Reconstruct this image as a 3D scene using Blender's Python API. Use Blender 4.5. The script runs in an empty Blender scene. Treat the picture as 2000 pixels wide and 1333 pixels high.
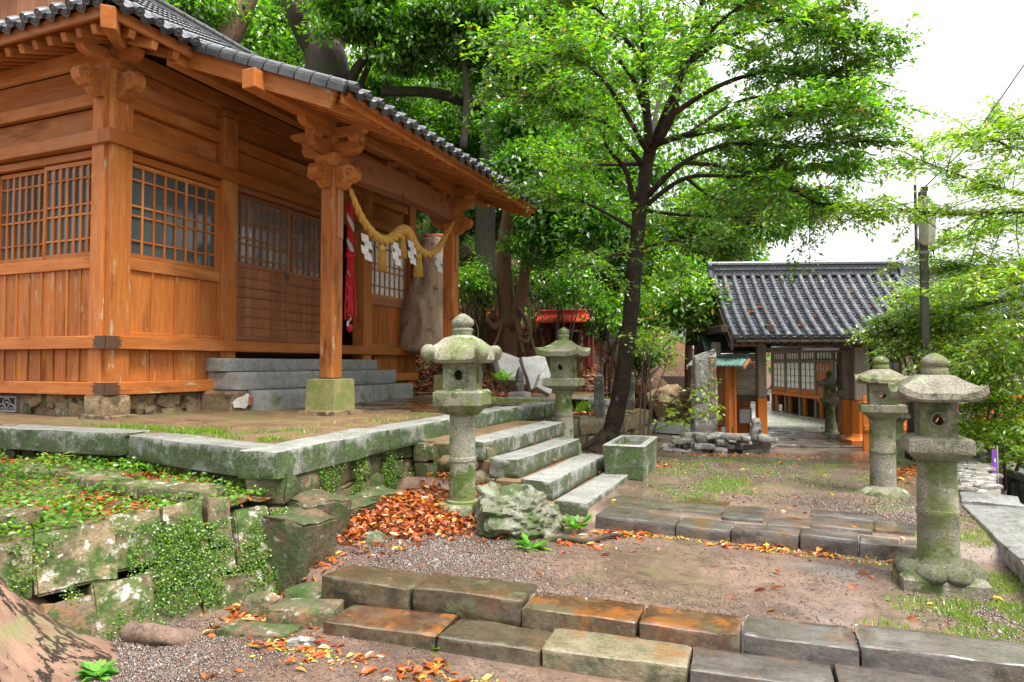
import bpy, math, random
import numpy as np
from math import radians as R, sin, cos, pi
from mathutils import Vector, Matrix, noise as mn

sc = bpy.context.scene
# ------------------------------------------------------------------ camera, sky, sun, exposure
EYE = 1.25; YAW = R(22.5); PITCH = math.atan(45/1333.)
cam_d = bpy.data.cameras.new('camera'); cam = bpy.data.objects.new('camera', cam_d)
sc.collection.objects.link(cam); sc.camera = cam
cam.location = (0, 0, EYE); cam.rotation_euler = (pi/2+PITCH, 0, YAW)
cam_d.sensor_width = 36; cam_d.lens = 24; cam_d.clip_start = .05; cam_d.clip_end = 2000
SUN_EL, SUN_AZ = R(64), R(118)          # azimuth clockwise from +Y
world = bpy.data.worlds.new('World'); sc.world = world; world.use_nodes = True
wn = world.node_tree; wn.nodes.clear()
sky = wn.nodes.new('ShaderNodeTexSky'); sky.sky_type = 'NISHITA'; sky.sun_disc = False
sky.sun_elevation = SUN_EL; sky.sun_rotation = SUN_AZ; sky.dust_density = 4; sky.air_density = 1.0
hs = wn.nodes.new('ShaderNodeHueSaturation'); hs.inputs['Saturation'].default_value = .12
cl = wn.nodes.new('ShaderNodeMixRGB'); cl.inputs[0].default_value = .85; cl.inputs[2].default_value = (7.5, 7.55, 7.7, 1)
bg = wn.nodes.new('ShaderNodeBackground'); bg.inputs['Strength'].default_value = .055
wo = wn.nodes.new('ShaderNodeOutputWorld')
wn.links.new(sky.outputs[0], hs.inputs['Color']); wn.links.new(hs.outputs[0], cl.inputs[1])
# overcast sky: brighter overhead than at the horizon
wt = wn.nodes.new('ShaderNodeTexCoord'); wz = wn.nodes.new('ShaderNodeSeparateXYZ'); wm = wn.nodes.new('ShaderNodeMapRange'); wx = wn.nodes.new('ShaderNodeMixRGB')
wm.inputs[1].default_value = 0; wm.inputs[2].default_value = 1; wm.inputs[3].default_value = .42; wm.inputs[4].default_value = 1.35
wx.blend_type = 'MULTIPLY'; wx.inputs[0].default_value = 1
wn.links.new(wt.outputs['Generated'], wz.inputs[0]); wn.links.new(wz.outputs[2], wm.inputs[0]); wn.links.new(cl.outputs[0], wx.inputs[1]); wn.links.new(wm.outputs[0], wx.inputs[2])
wn.links.new(wx.outputs[0], bg.inputs[0]); wn.links.new(bg.outputs[0], wo.inputs[0])
sun_d = bpy.data.lights.new('sun', 'SUN'); sun_d.energy = 1.5; sun_d.angle = R(24); sun_d.color = (1, .95, .87)
sun = bpy.data.objects.new('sun', sun_d); sc.collection.objects.link(sun)
sd = Vector((sin(SUN_AZ)*cos(SUN_EL), cos(SUN_AZ)*cos(SUN_EL), sin(SUN_EL)))
sun.rotation_euler = sd.to_track_quat('Z', 'Y').to_euler(); sun.location = sd*40
sc.cycles.max_bounces = 8; sc.cycles.diffuse_bounces = 2
sc.view_settings.view_transform = 'Standard'; sc.view_settings.look = 'None'
sc.view_settings.exposure = 2.6; sc.view_settings.gamma = 1

# ------------------------------------------------------------------ helpers
random.seed(7); rng = np.random.default_rng(11)
U = random.uniform
F_ = Vector((-sin(YAW)*cos(PITCH), cos(YAW)*cos(PITCH), sin(PITCH))); R_ = Vector((cos(YAW), sin(YAW), 0)); U_ = R_.cross(F_)
def at(u, v, D): return Vector((0, 0, EYE)) + (F_ + R_*((u-1000)/1333.) + U_*((666.5-v)/1333.))*D
COL = sc.collection
MW, FR = {}, {}
I4 = Matrix.Identity(4)
def T(*a): return Matrix.Translation(a if len(a) == 3 else a[0])
def RZ(a): return Matrix.Rotation(a, 4, 'Z')
def tag(o, label, cat, group=None, kind=None):
    if label: o['label'] = label
    if cat: o['category'] = cat
    if group: o['group'] = group
    if kind: o['kind'] = kind
    return o
def thing(name, label, cat, loc, rz=0, group=None, world=True):
    o = bpy.data.objects.new(name, None); COL.objects.link(o); o.empty_display_size = .1
    M = T(loc) @ RZ(rz); o.matrix_basis = M; MW[o.name] = M; FR[o.name] = I4 if world else M
    return tag(o, label, cat, group)
def put(name, me, parent=None, M=None, mat=None):
    o = bpy.data.objects.new(name, me); COL.objects.link(o)
    fr = FR[parent.name] if parent else I4
    M = fr @ (M if M is not None else I4)
    if parent:
        o.parent = parent; o.matrix_parent_inverse = MW[parent.name].inverted()
    o.matrix_basis = M; MW[o.name] = M; FR[o.name] = fr
    if mat is not None and len(me.materials) == 0: me.materials.append(mat)
    return o
def mk(verts, faces, mat=None, smooth=False, sharp=None):
    me = bpy.data.meshes.new('m'); me.from_pydata([tuple(v) for v in verts], [], faces); me.validate()
    if smooth:
        me.polygons.foreach_set('use_smooth', [True]*len(me.polygons))
        if sharp: me.set_sharp_from_angle(angle=R(sharp))
    if mat: me.materials.append(mat)
    me.update(); return me
class MB:
    def __init__(s): s.v, s.f = [], []
    def add(s, vs, fs, M=None):
        n = len(s.v); s.v += [(M @ Vector(v)) if M else Vector(v) for v in vs]; s.f += [[i+n for i in f] for f in fs]; return s
    def obj(s, name, mat, parent=None, smooth=False, sharp=None, M=None): return put(name, mk(s.v, s.f, mat, smooth, sharp), parent, M)
def chbox(sx, sy, sz, b):
    b = min(b, sx*.3, sy*.3, sz*.3); h = (sx/2, sy/2, sz/2); V, idx = [], {}
    for cx in (-1, 1):
        for cy in (-1, 1):
            for cz in (-1, 1):
                c = (cx, cy, cz)
                for ax in range(3):
                    p = [c[i]*(h[i] if i == ax else h[i]-b) for i in range(3)]
                    idx[c, ax] = len(V); V.append(p)
    Fs = []
    for ax in range(3):
        a, b2 = (ax+1) % 3, (ax+2) % 3
        for s in (-1, 1):
            q = []
            for (i, j) in ((-1, -1), (1, -1), (1, 1), (-1, 1)):
                c = [0, 0, 0]; c[ax] = s; c[a] = i; c[b2] = j; q.append(idx[tuple(c), ax])
            Fs.append(q if s > 0 else q[::-1])
    for ax in range(3):
        a, b2 = (ax+1) % 3, (ax+2) % 3
        for i in (-1, 1):
            for j in (-1, 1):
                c0 = [0, 0, 0]; c0[a] = i; c0[b2] = j; c1 = list(c0); c0[ax] = -1; c1[ax] = 1
                q = [idx[tuple(c0), a], idx[tuple(c1), a], idx[tuple(c1), b2], idx[tuple(c0), b2]]
                Fs.append(q if i*j < 0 else q[::-1])
    for c in [(x, y, z) for x in (-1, 1) for y in (-1, 1) for z in (-1, 1)]:
        q = [idx[c, 0], idx[c, 1], idx[c, 2]]; Fs.append(q if c[0]*c[1]*c[2] > 0 else q[::-1])
    return V, Fs
_bc = {}
def boxmesh(sx, sy, sz, mat, b=.006):
    k = (round(sx, 4), round(sy, 4), round(sz, 4), mat.name, b)
    if k not in _bc: _bc[k] = mk(*chbox(sx, sy, sz, b), mat)
    return _bc[k]
def grain(mat, sx, sy, sz):
    if isinstance(mat, tuple): return mat[max(range(3), key=lambda i: (sx, sy, sz)[i])]
    return mat
def bx(name, parent, lo, hi, mat, b=.006, M=None):
    s = [abs(hi[i]-lo[i]) for i in range(3)]; c = [(hi[i]+lo[i])/2 for i in range(3)]
    return put(name, boxmesh(*s, grain(mat, *s), b), parent, (M @ T(c)) if M is not None else T(c))
def beam(name, parent, p0, p1, w, h, mat, b=.006, up=(0, 0, 1)):
    p0, p1 = Vector(p0), Vector(p1); d = p1-p0; L = d.length; x = d/L; z = Vector(up); y = z.cross(x).normalized(); z = x.cross(y)
    m = Matrix((x, y, z)).transposed().to_4x4(); m.translation = (p0+p1)/2
    return put(name, boxmesh(L, w, h, grain(mat, 9, 1, 1), b), parent, m)
def tube(path, rad, n=8, cap=True, start=0):
    P = [Vector(p) for p in path]; k = len(P); V, Fs = [], []; prev = None
    if not hasattr(rad, '__len__'): rad = [rad]*k
    for i in range(k):
        t = (P[min(i+1, k-1)]-P[max(i-1, 0)]).normalized()
        if prev is None:
            a = Vector((1, 0, 0)) if abs(t.x) < .8 else Vector((0, 1, 0)); prev = (a-t*a.dot(t)).normalized()
        else: prev = (prev-t*prev.dot(t)).normalized()
        bn = t.cross(prev)
        for j in range(n):
            an = 2*pi*j/n+start; V.append(P[i]+(prev*cos(an)+bn*sin(an))*rad[i])
    for i in range(k-1):
        for j in range(n):
            Fs.append([i*n+j, i*n+(j+1) % n, (i+1)*n+(j+1) % n, (i+1)*n+j])
    if cap: Fs += [list(range(n))[::-1], [(k-1)*n+j for j in range(n)]]
    return V, Fs
def lathe(prof, n=24, sq=0, M=None):
    """profile (r,z) bottom to top; closed with caps"""
    V, Fs = [], []
    for r, z in prof:
        for j in range(n): a = 2*pi*(j+.5)/n; V.append(Vector((r*cos(a), r*sin(a), z)))
    for i in range(len(prof)-1):
        for j in range(n): Fs.append([i*n+j, i*n+(j+1) % n, (i+1)*n+(j+1) % n, (i+1)*n+j])
    Fs += [list(range(n))[::-1], [(len(prof)-1)*n+j for j in range(n)]]
    return V, Fs
def extrude(prof, th):
    """2D outline in (x,z), thickness along y, centred"""
    n = len(prof); V = [Vector((x, -th/2, z)) for x, z in prof]+[Vector((x, th/2, z)) for x, z in prof]
    Fs = [list(range(n)), list(range(n, 2*n))[::-1]]+[[i, i+n, (i+1) % n+n, (i+1) % n] for i in range(n)]
    return V, Fs
def stone(sx, sy, sz, seed, n=4, rough=.05, rnd=.18, taper=0):
    """roughly squared stone block"""
    V, Fs, ix = [], [], {}
    o = Vector((seed*3.71 % 91, seed*7.13 % 83, seed*1.37 % 71)); mnz = min(sx, sy, sz)
    sz3 = (sx, sy, sz); bul = .12*mnz if rnd >= .3 else 0
    def vid(p):
        k = tuple(round(c, 5) for c in p)
        if k not in ix:
            s = Vector([p[i]*sz3[i]/2 for i in range(3)]); e = [i for i in range(3) if abs(p[i]) > .999]
            if len(e) == 1:
                f = 1
                for i in range(3):
                    if i != e[0]: f *= 1-p[i]*p[i]
                s[e[0]] += bul*f*p[e[0]]
            else:
                ch = rnd*.22*mnz*(.35+1.5*max(0, mn.noise(s*7+o)+.25))*(1.5 if len(e) == 3 else 1)
                for i in e: s[i] -= (1 if p[i] > 0 else -1)*ch
            d = mn.noise_vector(s*2.2+o)*rough+mn.noise_vector(s*7+o)*rough*.5+mn.noise_vector(s*19+o)*rough*.22
            ix[k] = len(V); V.append(s+d)
        return ix[k]
    ed = .93; g = [-1]+[-ed+2*ed*i/(n-2) for i in range(n-1)]+[1] if n > 3 else [-1+2*i/n for i in range(n+1)]
    for ax in range(3):
        for sg in (-1, 1):
            for i in range(n):
                for j in range(n):
                    q = []
                    for a, b in ((i, j), (i+1, j), (i+1, j+1), (i, j+1)):
                        p = [0, 0, 0]; p[ax] = sg; p[(ax+1) % 3] = g[a]; p[(ax+2) % 3] = g[b]; q.append(vid(p))
                    Fs.append(q if sg > 0 else q[::-1])
    return V, Fs
def stone_obj(name, parent, c, s, mat, seed, n=4, rough=.03, rnd=.18, rot=(0, 0, 0), smooth=True):
    from mathutils import Euler
    M = T(c) @ Euler(rot).to_matrix().to_4x4()
    return put(name, mk(*stone(*s, seed, n, rough, rnd), mat, smooth, 42), parent, M)
def smoothpath(pts, k=4):
    P = [Vector(p) for p in pts]; out = []
    for i in range(len(P)-1):
        a, b, c, d = P[max(i-1, 0)], P[i], P[i+1], P[min(i+2, len(P)-1)]
        for j in range(k):
            t = j/k; out.append(.5*((2*b)+(c-a)*t+(2*a-5*b+4*c-d)*t*t+(3*b-a-3*c+d)*t**3))
    return out+[P[-1]]
def npmesh(V, nper, tri, mat, col=None):
    """V (n*nper,3) ; tri local triangles list; optional per-item colour"""
    V = np.asarray(V, dtype=np.float32); n = len(V)//nper; tri = np.asarray(tri)
    idx = (np.arange(n)[:, None, None]*nper+tri[None]).reshape(-1).astype(np.int32); nt = n*len(tri)
    me = bpy.data.meshes.new('m'); me.vertices.add(len(V)); me.vertices.foreach_set('co', V.ravel())
    me.loops.add(nt*3); me.loops.foreach_set('vertex_index', idx)
    me.polygons.add(nt); me.polygons.foreach_set('loop_start', np.arange(0, nt*3, 3, dtype=np.int32))
    me.polygons.foreach_set('loop_total', np.full(nt, 3, dtype=np.int32))
    me.update(calc_edges=True)
    if col is not None:
        a = me.attributes.new('lc', 'FLOAT_COLOR', 'POINT')
        c = np.ones((n, nper, 4), dtype=np.float32); c[:, :, :3] = np.asarray(col)[:, None, :]
        a.data.foreach_set('color', c.ravel())
    me.materials.append(mat); return me
def nrm(a): return a/np.maximum(np.linalg.norm(a, axis=1, keepdims=True), 1e-9)
def leafmesh(P, D, Nn, L, W, C, mat, fold=.18, curl=0):
    P = np.asarray(P); D = nrm(np.asarray(D)); Nn = np.asarray(Nn); S = nrm(np.cross(D, Nn)); Nn = np.cross(S, D)
    L = np.asarray(L)[:, None]; W = np.asarray(W)[:, None]
    m = P+D*L*.45
    V = np.stack([P, m+S*W*.5+Nn*W*fold, P+D*L-Nn*L*curl, m-S*W*.5+Nn*W*fold], 1).reshape(-1, 3)
    return npmesh(V, 4, [[0, 2, 1], [0, 3, 2]], mat, C)
def palette(n, cols, w=None, var=.2):
    cols = np.array(cols); i = rng.choice(len(cols), n, p=None if w is None else np.array(w)/sum(w))
    return np.clip(cols[i]*(1+rng.uniform(-var, var, (n, 1))), 0, 1)

# ------------------------------------------------------------------ materials
def nodes(name):
    m = bpy.data.materials.new(name); m.use_nodes = True; nt = m.node_tree; nt.nodes.clear()
    o = nt.nodes.new('ShaderNodeOutputMaterial'); return m, nt, o
def nn(nt, t, ins=None, **kw):
    n = nt.nodes.new(t)
    for k, v in kw.items(): setattr(n, k, v)
    for k, v in (ins or {}).items():
        if isinstance(v, bpy.types.NodeSocket): nt.links.new(v, n.inputs[k])
        else: n.inputs[k].default_value = v
    return n
def c4(c): return (c[0], c[1], c[2], 1)
def surf(name, c1, c2, scale=4, detail=6, rough=.7, rvar=.0, rscale=3, bump=.2, bscale=30, bdist=.01, stretch=(1, 1, 1), layers=(), hv=.12, spec=.5, speck=None, randoff=True, vor=None, fine=.28, cracks=None, coat=None):
    """noise-mixed base + layers of (colour, scale, lo, hi[, up, roughness])"""
    m, nt, out = nodes(name)
    tc = nn(nt, 'ShaderNodeTexCoord'); oi = nn(nt, 'ShaderNodeObjectInfo')
    vec = tc.outputs['Object']
    if randoff:
        k = nn(nt, 'ShaderNodeMath', {0: oi.outputs['Random'], 1: 37.}, operation='MULTIPLY')
        vec = nn(nt, 'ShaderNodeVectorMath', {0: vec, 1: k.outputs[0]}, operation='ADD').outputs[0]
    sv = nn(nt, 'ShaderNodeMapping', {'Vector': vec, 'Scale': stretch}).outputs[0]
    n1 = nn(nt, 'ShaderNodeTexNoise', {'Vector': sv, 'Scale': scale, 'Detail': detail, 'Roughness': .65})
    cr = nn(nt, 'ShaderNodeMapRange', {0: n1.outputs[0], 1: .32, 2: .68})
    base = nn(nt, 'ShaderNodeMixRGB', {0: cr.outputs[0], 1: c4(c1), 2: c4(c2)}).outputs[0]
    rsock = None
    if fine:
        fn_ = nn(nt, 'ShaderNodeTexNoise', {'Vector': sv, 'Scale': scale*8, 'Detail': 6, 'Roughness': .7})
        fm = nn(nt, 'ShaderNodeMapRange', {0: fn_.outputs[0], 1: .3, 2: .7, 3: 1-fine, 4: 1+fine})
        base = nn(nt, 'ShaderNodeMixRGB', {0: 1., 1: base, 2: fm.outputs[0]}, blend_type='MULTIPLY').outputs[0]
    if speck:
        cs, ss, lo, hi = speck
        v = nn(nt, 'ShaderNodeTexNoise', {'Vector': vec, 'Scale': ss, 'Detail': 2})
        f = nn(nt, 'ShaderNodeMapRange', {0: v.outputs[0], 1: lo, 2: hi})
        base = nn(nt, 'ShaderNodeMixRGB', {0: f.outputs[0], 1: base, 2: c4(cs)}).outputs[0]
    rn = nn(nt, 'ShaderNodeTexNoise', {'Vector': vec, 'Scale': rscale, 'Detail': 4})
    rsock = nn(nt, 'ShaderNodeMapRange', {0: rn.outputs[0], 1: .38, 2: .62, 3: max(.04, rough-rvar), 4: min(1, rough+rvar*.4)}).outputs[0]
    geo = None; lvec = vec if max(stretch) < 4 else nn(nt, 'ShaderNodeMapping', {'Vector': vec, 'Scale': [min(1.6, max(.22, q)) for q in stretch]}).outputs[0]
    for i, ly in enumerate(layers):
        col, ls, lo, hi = ly[:4]; up = ly[4] if len(ly) > 4 else 0; lr = ly[5] if len(ly) > 5 else .9
        ov = nn(nt, 'ShaderNodeVectorMath', {0: lvec, 1: (i*13.7+5, i*7.1, i*3.3)}, operation='ADD').outputs[0]
        f = nn(nt, 'ShaderNodeTexNoise', {'Vector': ov, 'Scale': ls, 'Detail': 7, 'Roughness': .7}).outputs[0]
        if up:
            geo = geo or nn(nt, 'ShaderNodeNewGeometry')
            z = nn(nt, 'ShaderNodeSeparateXYZ', {0: geo.outputs['Normal']}).outputs[2]
            f = nn(nt, 'ShaderNodeMath', {0: z, 1: up, 2: f}, operation='MULTIPLY_ADD').outputs[0]
        f = nn(nt, 'ShaderNodeMapRange', {0: f, 1: lo, 2: hi}).outputs[0]
        base = nn(nt, 'ShaderNodeMixRGB', {0: f, 1: base, 2: c4(col)}).outputs[0]
        rsock = nn(nt, 'ShaderNodeMixRGB', {0: f, 1: rsock, 2: (lr, lr, lr, 1)}).outputs[0]
    if cracks:
        cs_, cw_, cc_ = cracks
        ce = nn(nt, 'ShaderNodeTexVoronoi', {'Vector': nn(nt, 'ShaderNodeVectorMath', {0: sv, 1: nn(nt, 'ShaderNodeVectorMath', {0: n1.outputs['Color'], 1: (.12, .12, .12)}, operation='MULTIPLY').outputs[0]}, operation='ADD').outputs[0], 'Scale': cs_}, feature='DISTANCE_TO_EDGE')
        cf = nn(nt, 'ShaderNodeMapRange', {0: ce.outputs['Distance'], 1: 0., 2: cw_, 3: 1., 4: 0.}).outputs[0]
        cf = nn(nt, 'ShaderNodeMath', {0: cf, 1: cr.outputs[0]}, operation='MULTIPLY').outputs[0]
        base = nn(nt, 'ShaderNodeMixRGB', {0: cf, 1: base, 2: c4(cc_)}).outputs[0]
    if hv:
        val = nn(nt, 'ShaderNodeMapRange', {0: oi.outputs['Random'], 3: 1-hv, 4: 1+hv})
        base = nn(nt, 'ShaderNodeHueSaturation', {'Color': base, 'Value': val.outputs[0]}).outputs[0]
    b = nn(nt, 'ShaderNodeBsdfPrincipled', {'Base Color': base, 'Roughness': rsock, 'Specular IOR Level': spec})
    if coat:                                  # film of rain water: (weight, roughness, patch scale, lo, hi)
        cwt, crg, csc, clo, chi = coat
        cn = nn(nt, 'ShaderNodeTexNoise', {'Vector': vec, 'Scale': csc, 'Detail': 5, 'Roughness': .6}).outputs[0]
        cwv = nn(nt, 'ShaderNodeMapRange', {0: cn, 1: clo, 2: chi, 3: cwt*.15, 4: cwt}).outputs[0]
        nt.links.new(cwv, b.inputs['Coat Weight']); b.inputs['Coat Roughness'].default_value = crg; b.inputs['Coat IOR'].default_value = 1.6
        cb = nn(nt, 'ShaderNodeBump', {'Strength': .12, 'Distance': .006, 'Height': cn}); nt.links.new(cb.outputs[0], b.inputs['Coat Normal'])
    if bump:
        bn = nn(nt, 'ShaderNodeTexNoise', {'Vector': sv, 'Scale': bscale, 'Detail': 8, 'Roughness': .7})
        h = bn.outputs[0]
        if vor:
            vv = nn(nt, 'ShaderNodeTexVoronoi', {'Vector': sv, 'Scale': vor})
            h = nn(nt, 'ShaderNodeMath', {0: h, 1: vv.outputs['Distance']}, operation='ADD').outputs[0]
        if cracks: h = nn(nt, 'ShaderNodeMath', {0: h, 1: nn(nt, 'ShaderNodeMath', {0: cf, 1: -1.2}, operation='MULTIPLY').outputs[0]}, operation='ADD').outputs[0]
        bp = nn(nt, 'ShaderNodeBump', {'Strength': bump, 'Distance': bdist, 'Height': h})
        nt.links.new(bp.outputs[0], b.inputs['Normal'])
    nt.links.new(b.outputs[0], out.inputs[0]); return m
def wood3(name, c1, c2, rough=.55, layers=(), hv=.2, bump=.35, spec=.22):
    return tuple(surf(name+'_'+a, c1, c2, scale=7, detail=7, rough=rough, rvar=.15, bump=bump, bscale=9, bdist=.006, stretch=s, layers=layers, hv=hv, spec=spec, fine=.14)
                 for a, s in (('x', (.35, 6, 6)), ('y', (6, .35, 6)), ('z', (6, 6, .35))))
def leafmat(name, trans=.45, gloss=.06, grough=.3):
    m, nt, out = nodes(name)
    a = nn(nt, 'ShaderNodeAttribute', attribute_name='lc')
    d = nn(nt, 'ShaderNodeBsdfDiffuse', {'Color': a.outputs['Color']})
    br = nn(nt, 'ShaderNodeHueSaturation', {'Color': a.outputs['Color'], 'Saturation': 1.1, 'Value': 1.5})
    t = nn(nt, 'ShaderNodeBsdfTranslucent', {'Color': br.outputs[0]})
    g = nn(nt, 'ShaderNodeBsdfGlossy', {'Color': (1, 1, 1, 1), 'Roughness': grough})
    x = nn(nt, 'ShaderNodeMixShader', {0: trans, 1: d.outputs[0], 2: t.outputs[0]})
    y = nn(nt, 'ShaderNodeMixShader', {0: gloss, 1: x.outputs[0], 2: g.outputs[0]})
    nt.links.new(y.outputs[0], out.inputs[0]); return m
def plain(name, c, rough=.6, metal=0, spec=.5, bump=0, bscale=60):
    return surf(name, [x*.85 for x in c], [x*1.12 for x in c], scale=9, rough=rough, rvar=.1, bump=bump, bscale=bscale, hv=.05, spec=spec)

GREY = (.33, .33, .30)
MOSS = (.060, .120, .018); LICH = (.50, .52, .42); BLK = (.03, .032, .025)
wood = wood3('stained_wood', (.29, .084, .017), (.41, .142, .033), layers=(((.45, .185, .06), 1.6, .51, .64), ((.18, .058, .015), 2.2, .55, .72)))
wood_w = wood3('weathered_stained_wood', (.29, .084, .018), (.41, .144, .036), layers=(((.44, .18, .045), 1.6, .52, .66), ((.17, .055, .014), 2.6, .53, .66), ((.36, .28, .17), 6, .61, .65), ((.22, .19, .05), 1.8, .62, .70)))
wood_d = wood3('brown_door_wood', (.21, .078, .032), (.30, .118, .050), rough=.5)
wood_p = wood3('pale_red_wood', (.32, .12, .055), (.43, .19, .095), rough=.5)
wood_g = wood3('grey_weathered_wood', (.14, .115, .088), (.25, .215, .175), rough=.85, layers=(((.12, .09, .07), 3, .56, .7),))
wood_k = wood3('dark_gate_wood', (.035, .026, .02), (.07, .05, .036), rough=.85)
wood_o = wood3('orange_painted_wood', (.38, .10, .014), (.46, .145, .022), rough=.5)
m_green = surf('algae_concrete', (.19, .18, .06), (.26, .24, .10), scale=5, rough=.6, bump=.25, bscale=60, layers=(((.14, .16, .045), 3, .48, .62),), hv=0)
SPK = dict(bscale=55, bdist=.008)
m_granite = surf('wet_granite', (.155, .155, .15), (.28, .28, .27), scale=9, rough=.5, rvar=.25, bump=.7, speck=((.36, .36, .35), 130, .55, .63), layers=(((.055, .055, .05), 120, .57, .63), ((.10, .12, .05), 3, .56, .68), ((.22, .29, .20), 6, .62, .67)), hv=.10, **SPK)
m_kerb = surf('mossy_granite_kerb', (.13, .135, .12), (.25, .255, .235), scale=8, rough=.5, rvar=.25, bump=.8, speck=((.36, .37, .35), 130, .55, .63), layers=(((.03, .035, .025), 110, .57, .63), ((.20, .30, .19), 5, .56, .64, -.2), ((.035, .055, .016), 4.5, .39, .52, -.35), ((.045, .085, .012), 9, .50, .57, -.15), ((.34, .36, .33), 130, .58, .63), ((.016, .022, .01), 110, .58, .63)), hv=.12, **SPK)
m_step = surf('granite_steps_mossy_sides', (.14, .14, .13), (.27, .27, .255), scale=8, rough=.42, rvar=.25, bump=.8, speck=((.38, .38, .37), 130, .55, .63), layers=(((.03, .033, .027), 110, .57, .63), ((.05, .062, .026), 4.5, .38, .52, -.35), ((.05, .085, .014), 9, .56, .62, -.1), ((.36, .37, .35), 130, .58, .63), ((.016, .02, .01), 110, .58, .63)), hv=.1, **SPK)
m_wall = surf('mossy_wall_stone', (.055, .045, .028), (.17, .125, .07), scale=7, rough=.5, rvar=.25, bump=.9, bscale=26, bdist=.02, layers=(((.20, .10, .045), 4, .54, .64), ((.05, .075, .018), 3.5, .47, .58), ((.28, .29, .24), 11, .60, .64), ((.03, .065, .008), 9, .52, .60)), hv=.25)
m_bed = surf('lichen_wall_stone', (.085, .062, .028), (.21, .155, .08), scale=7, rough=.55, rvar=.25, bump=.9, bscale=24, bdist=.02, layers=(((.05, .038, .016), 5, .52, .62), ((.07, .10, .022), 4, .52, .60), ((.40, .39, .34), 9, .575, .61), ((.34, .33, .27), 18, .58, .63), ((.045, .085, .01), 5, .51, .60), ((.03, .06, .008), 9, .54, .61)), hv=.16)
m_rust = surf('wet_rusty_stone', (.036, .0176, .008), (.104, .0416, .0136), scale=6, rough=.35, rvar=.15, rscale=9, bump=.7, bscale=30, bdist=.014, layers=(((.096, .076, .04), 3.2, .53, .62, 0, .3), ((.192, .0656, .0096), 4.5, .55, .64, .05, .3), ((.0176, .0176, .0096), 6, .50, .62, -.25, .4), ((.08, .104, .048), 12, .58, .64, -.08)), hv=.2, coat=(1., .16, 5, .36, .54))
m_brown = surf('wet_brown_stone', (.0375, .027, .0135), (.0975, .0713, .0375), scale=7, rough=.35, rvar=.12, bump=.7, bscale=26, bdist=.013, layers=(((.12, .0525, .015), 3, .55, .64, 0, .3), ((.0188, .018, .0097), 6, .50, .62, -.25, .4), ((.0675, .09, .0338), 9, .57, .63)), hv=.15, coat=(1., .15, 4.5, .36, .54))
m_slab = surf('wet_flagstone', (.0504, .0418, .0338), (.1188, .1044, .0936), scale=7, rough=.35, rvar=.12, rscale=7, bump=.7, bscale=22, bdist=.012, stretch=(.8, 1.4, 1.4), layers=(((.1224, .0612, .0202), 2.6, .53, .64, .03, .3), ((.0252, .0216, .0158), 6, .52, .64, -.2, .3), ((.0648, .0792, .0324), 10, .60, .66, -.1)), hv=.2, coat=(1., .14, 4, .34, .52))
m_tan = surf('pale_wet_flagstone', (.102, .0833, .0442), (.1913, .1615, .1062), scale=8, rough=.4, rvar=.2, bump=.8, bscale=24, bdist=.012, stretch=(.8, 1.3, 1.3), layers=(((.17, .085, .0255), 3, .54, .64, 0, .3), ((.0425, .0467, .0221), 5, .50, .62, -.25), ((.0595, .0765, .0255), 12, .57, .63)), hv=.14, coat=(.7, .14, 5, .42, .6))
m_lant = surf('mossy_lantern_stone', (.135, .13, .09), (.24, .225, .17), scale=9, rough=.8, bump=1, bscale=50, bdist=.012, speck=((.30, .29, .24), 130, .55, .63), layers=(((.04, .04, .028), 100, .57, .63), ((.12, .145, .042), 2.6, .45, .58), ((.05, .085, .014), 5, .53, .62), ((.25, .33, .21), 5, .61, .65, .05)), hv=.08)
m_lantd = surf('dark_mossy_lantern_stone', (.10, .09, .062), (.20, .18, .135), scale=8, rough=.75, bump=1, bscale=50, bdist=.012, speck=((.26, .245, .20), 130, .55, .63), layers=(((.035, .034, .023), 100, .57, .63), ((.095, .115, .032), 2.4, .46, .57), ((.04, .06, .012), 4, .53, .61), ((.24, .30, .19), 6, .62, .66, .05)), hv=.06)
m_rock = surf('lichen_rock', (.075, .078, .05), (.19, .185, .13), scale=6, rough=.65, rvar=.2, bump=.8, bscale=20, bdist=.018, layers=(((.05, .07, .02), 4, .47, .58), ((.17, .21, .145), 7, .57, .64, .03), ((.025, .026, .016), 8, .57, .64)), hv=.05)
m_slate = surf('lichen_slate', (.13, .12, .105), (.27, .25, .23), scale=8, rough=.55, rvar=.2, bump=1, bscale=22, bdist=.02, layers=(((.42, .42, .40), 9, .55, .61), ((.04, .04, .03), 6, .54, .62), ((.05, .09, .015), 5, .60, .68)), hv=.22)
m_cope = surf('pale_wet_coping', (.15, .15, .148), (.27, .27, .265), scale=6, rough=.3, rvar=.2, bump=.8, bscale=14, bdist=.014, stretch=(1, 2.5, 1), layers=(((.12, .10, .05), 5, .60, .66), ((.09, .085, .075), 11, .56, .62)), hv=.1)
m_concrete = plain('grey_concrete', (.24, .24, .23), .8, bump=.3)
m_tile = surf('smoked_roof_tile', (.022, .024, .028), (.055, .058, .066), scale=8, rough=.28, rvar=.1, bump=.12, bscale=40, layers=(((.14, .13, .11), 9, .60, .68),), hv=.25, spec=.7)
m_tileg = surf('gate_roof_tile', (.026, .028, .036), (.075, .08, .098), scale=8, rough=.3, rvar=.12, bump=.2, bscale=40, layers=(((.20, .19, .15), 10, .60, .66),), hv=.3, spec=.7)
m_glass = surf('frosted_window_glass', (.055, .07, .073), (.07, .088, .092), scale=1.5, rough=.11, rvar=.04, bump=0, hv=.2, fine=0, spec=.6)
m_glassd = surf('pale_door_glass', (.12, .14, .145), (.17, .19, .195), scale=1.5, rough=.15, rvar=.04, bump=0, hv=.2, fine=0, spec=.7)
m_shoji = surf('white_shoji_paper', (.62, .65, .65), (.72, .74, .73), scale=2, rough=.7, bump=0, hv=.05)
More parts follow.
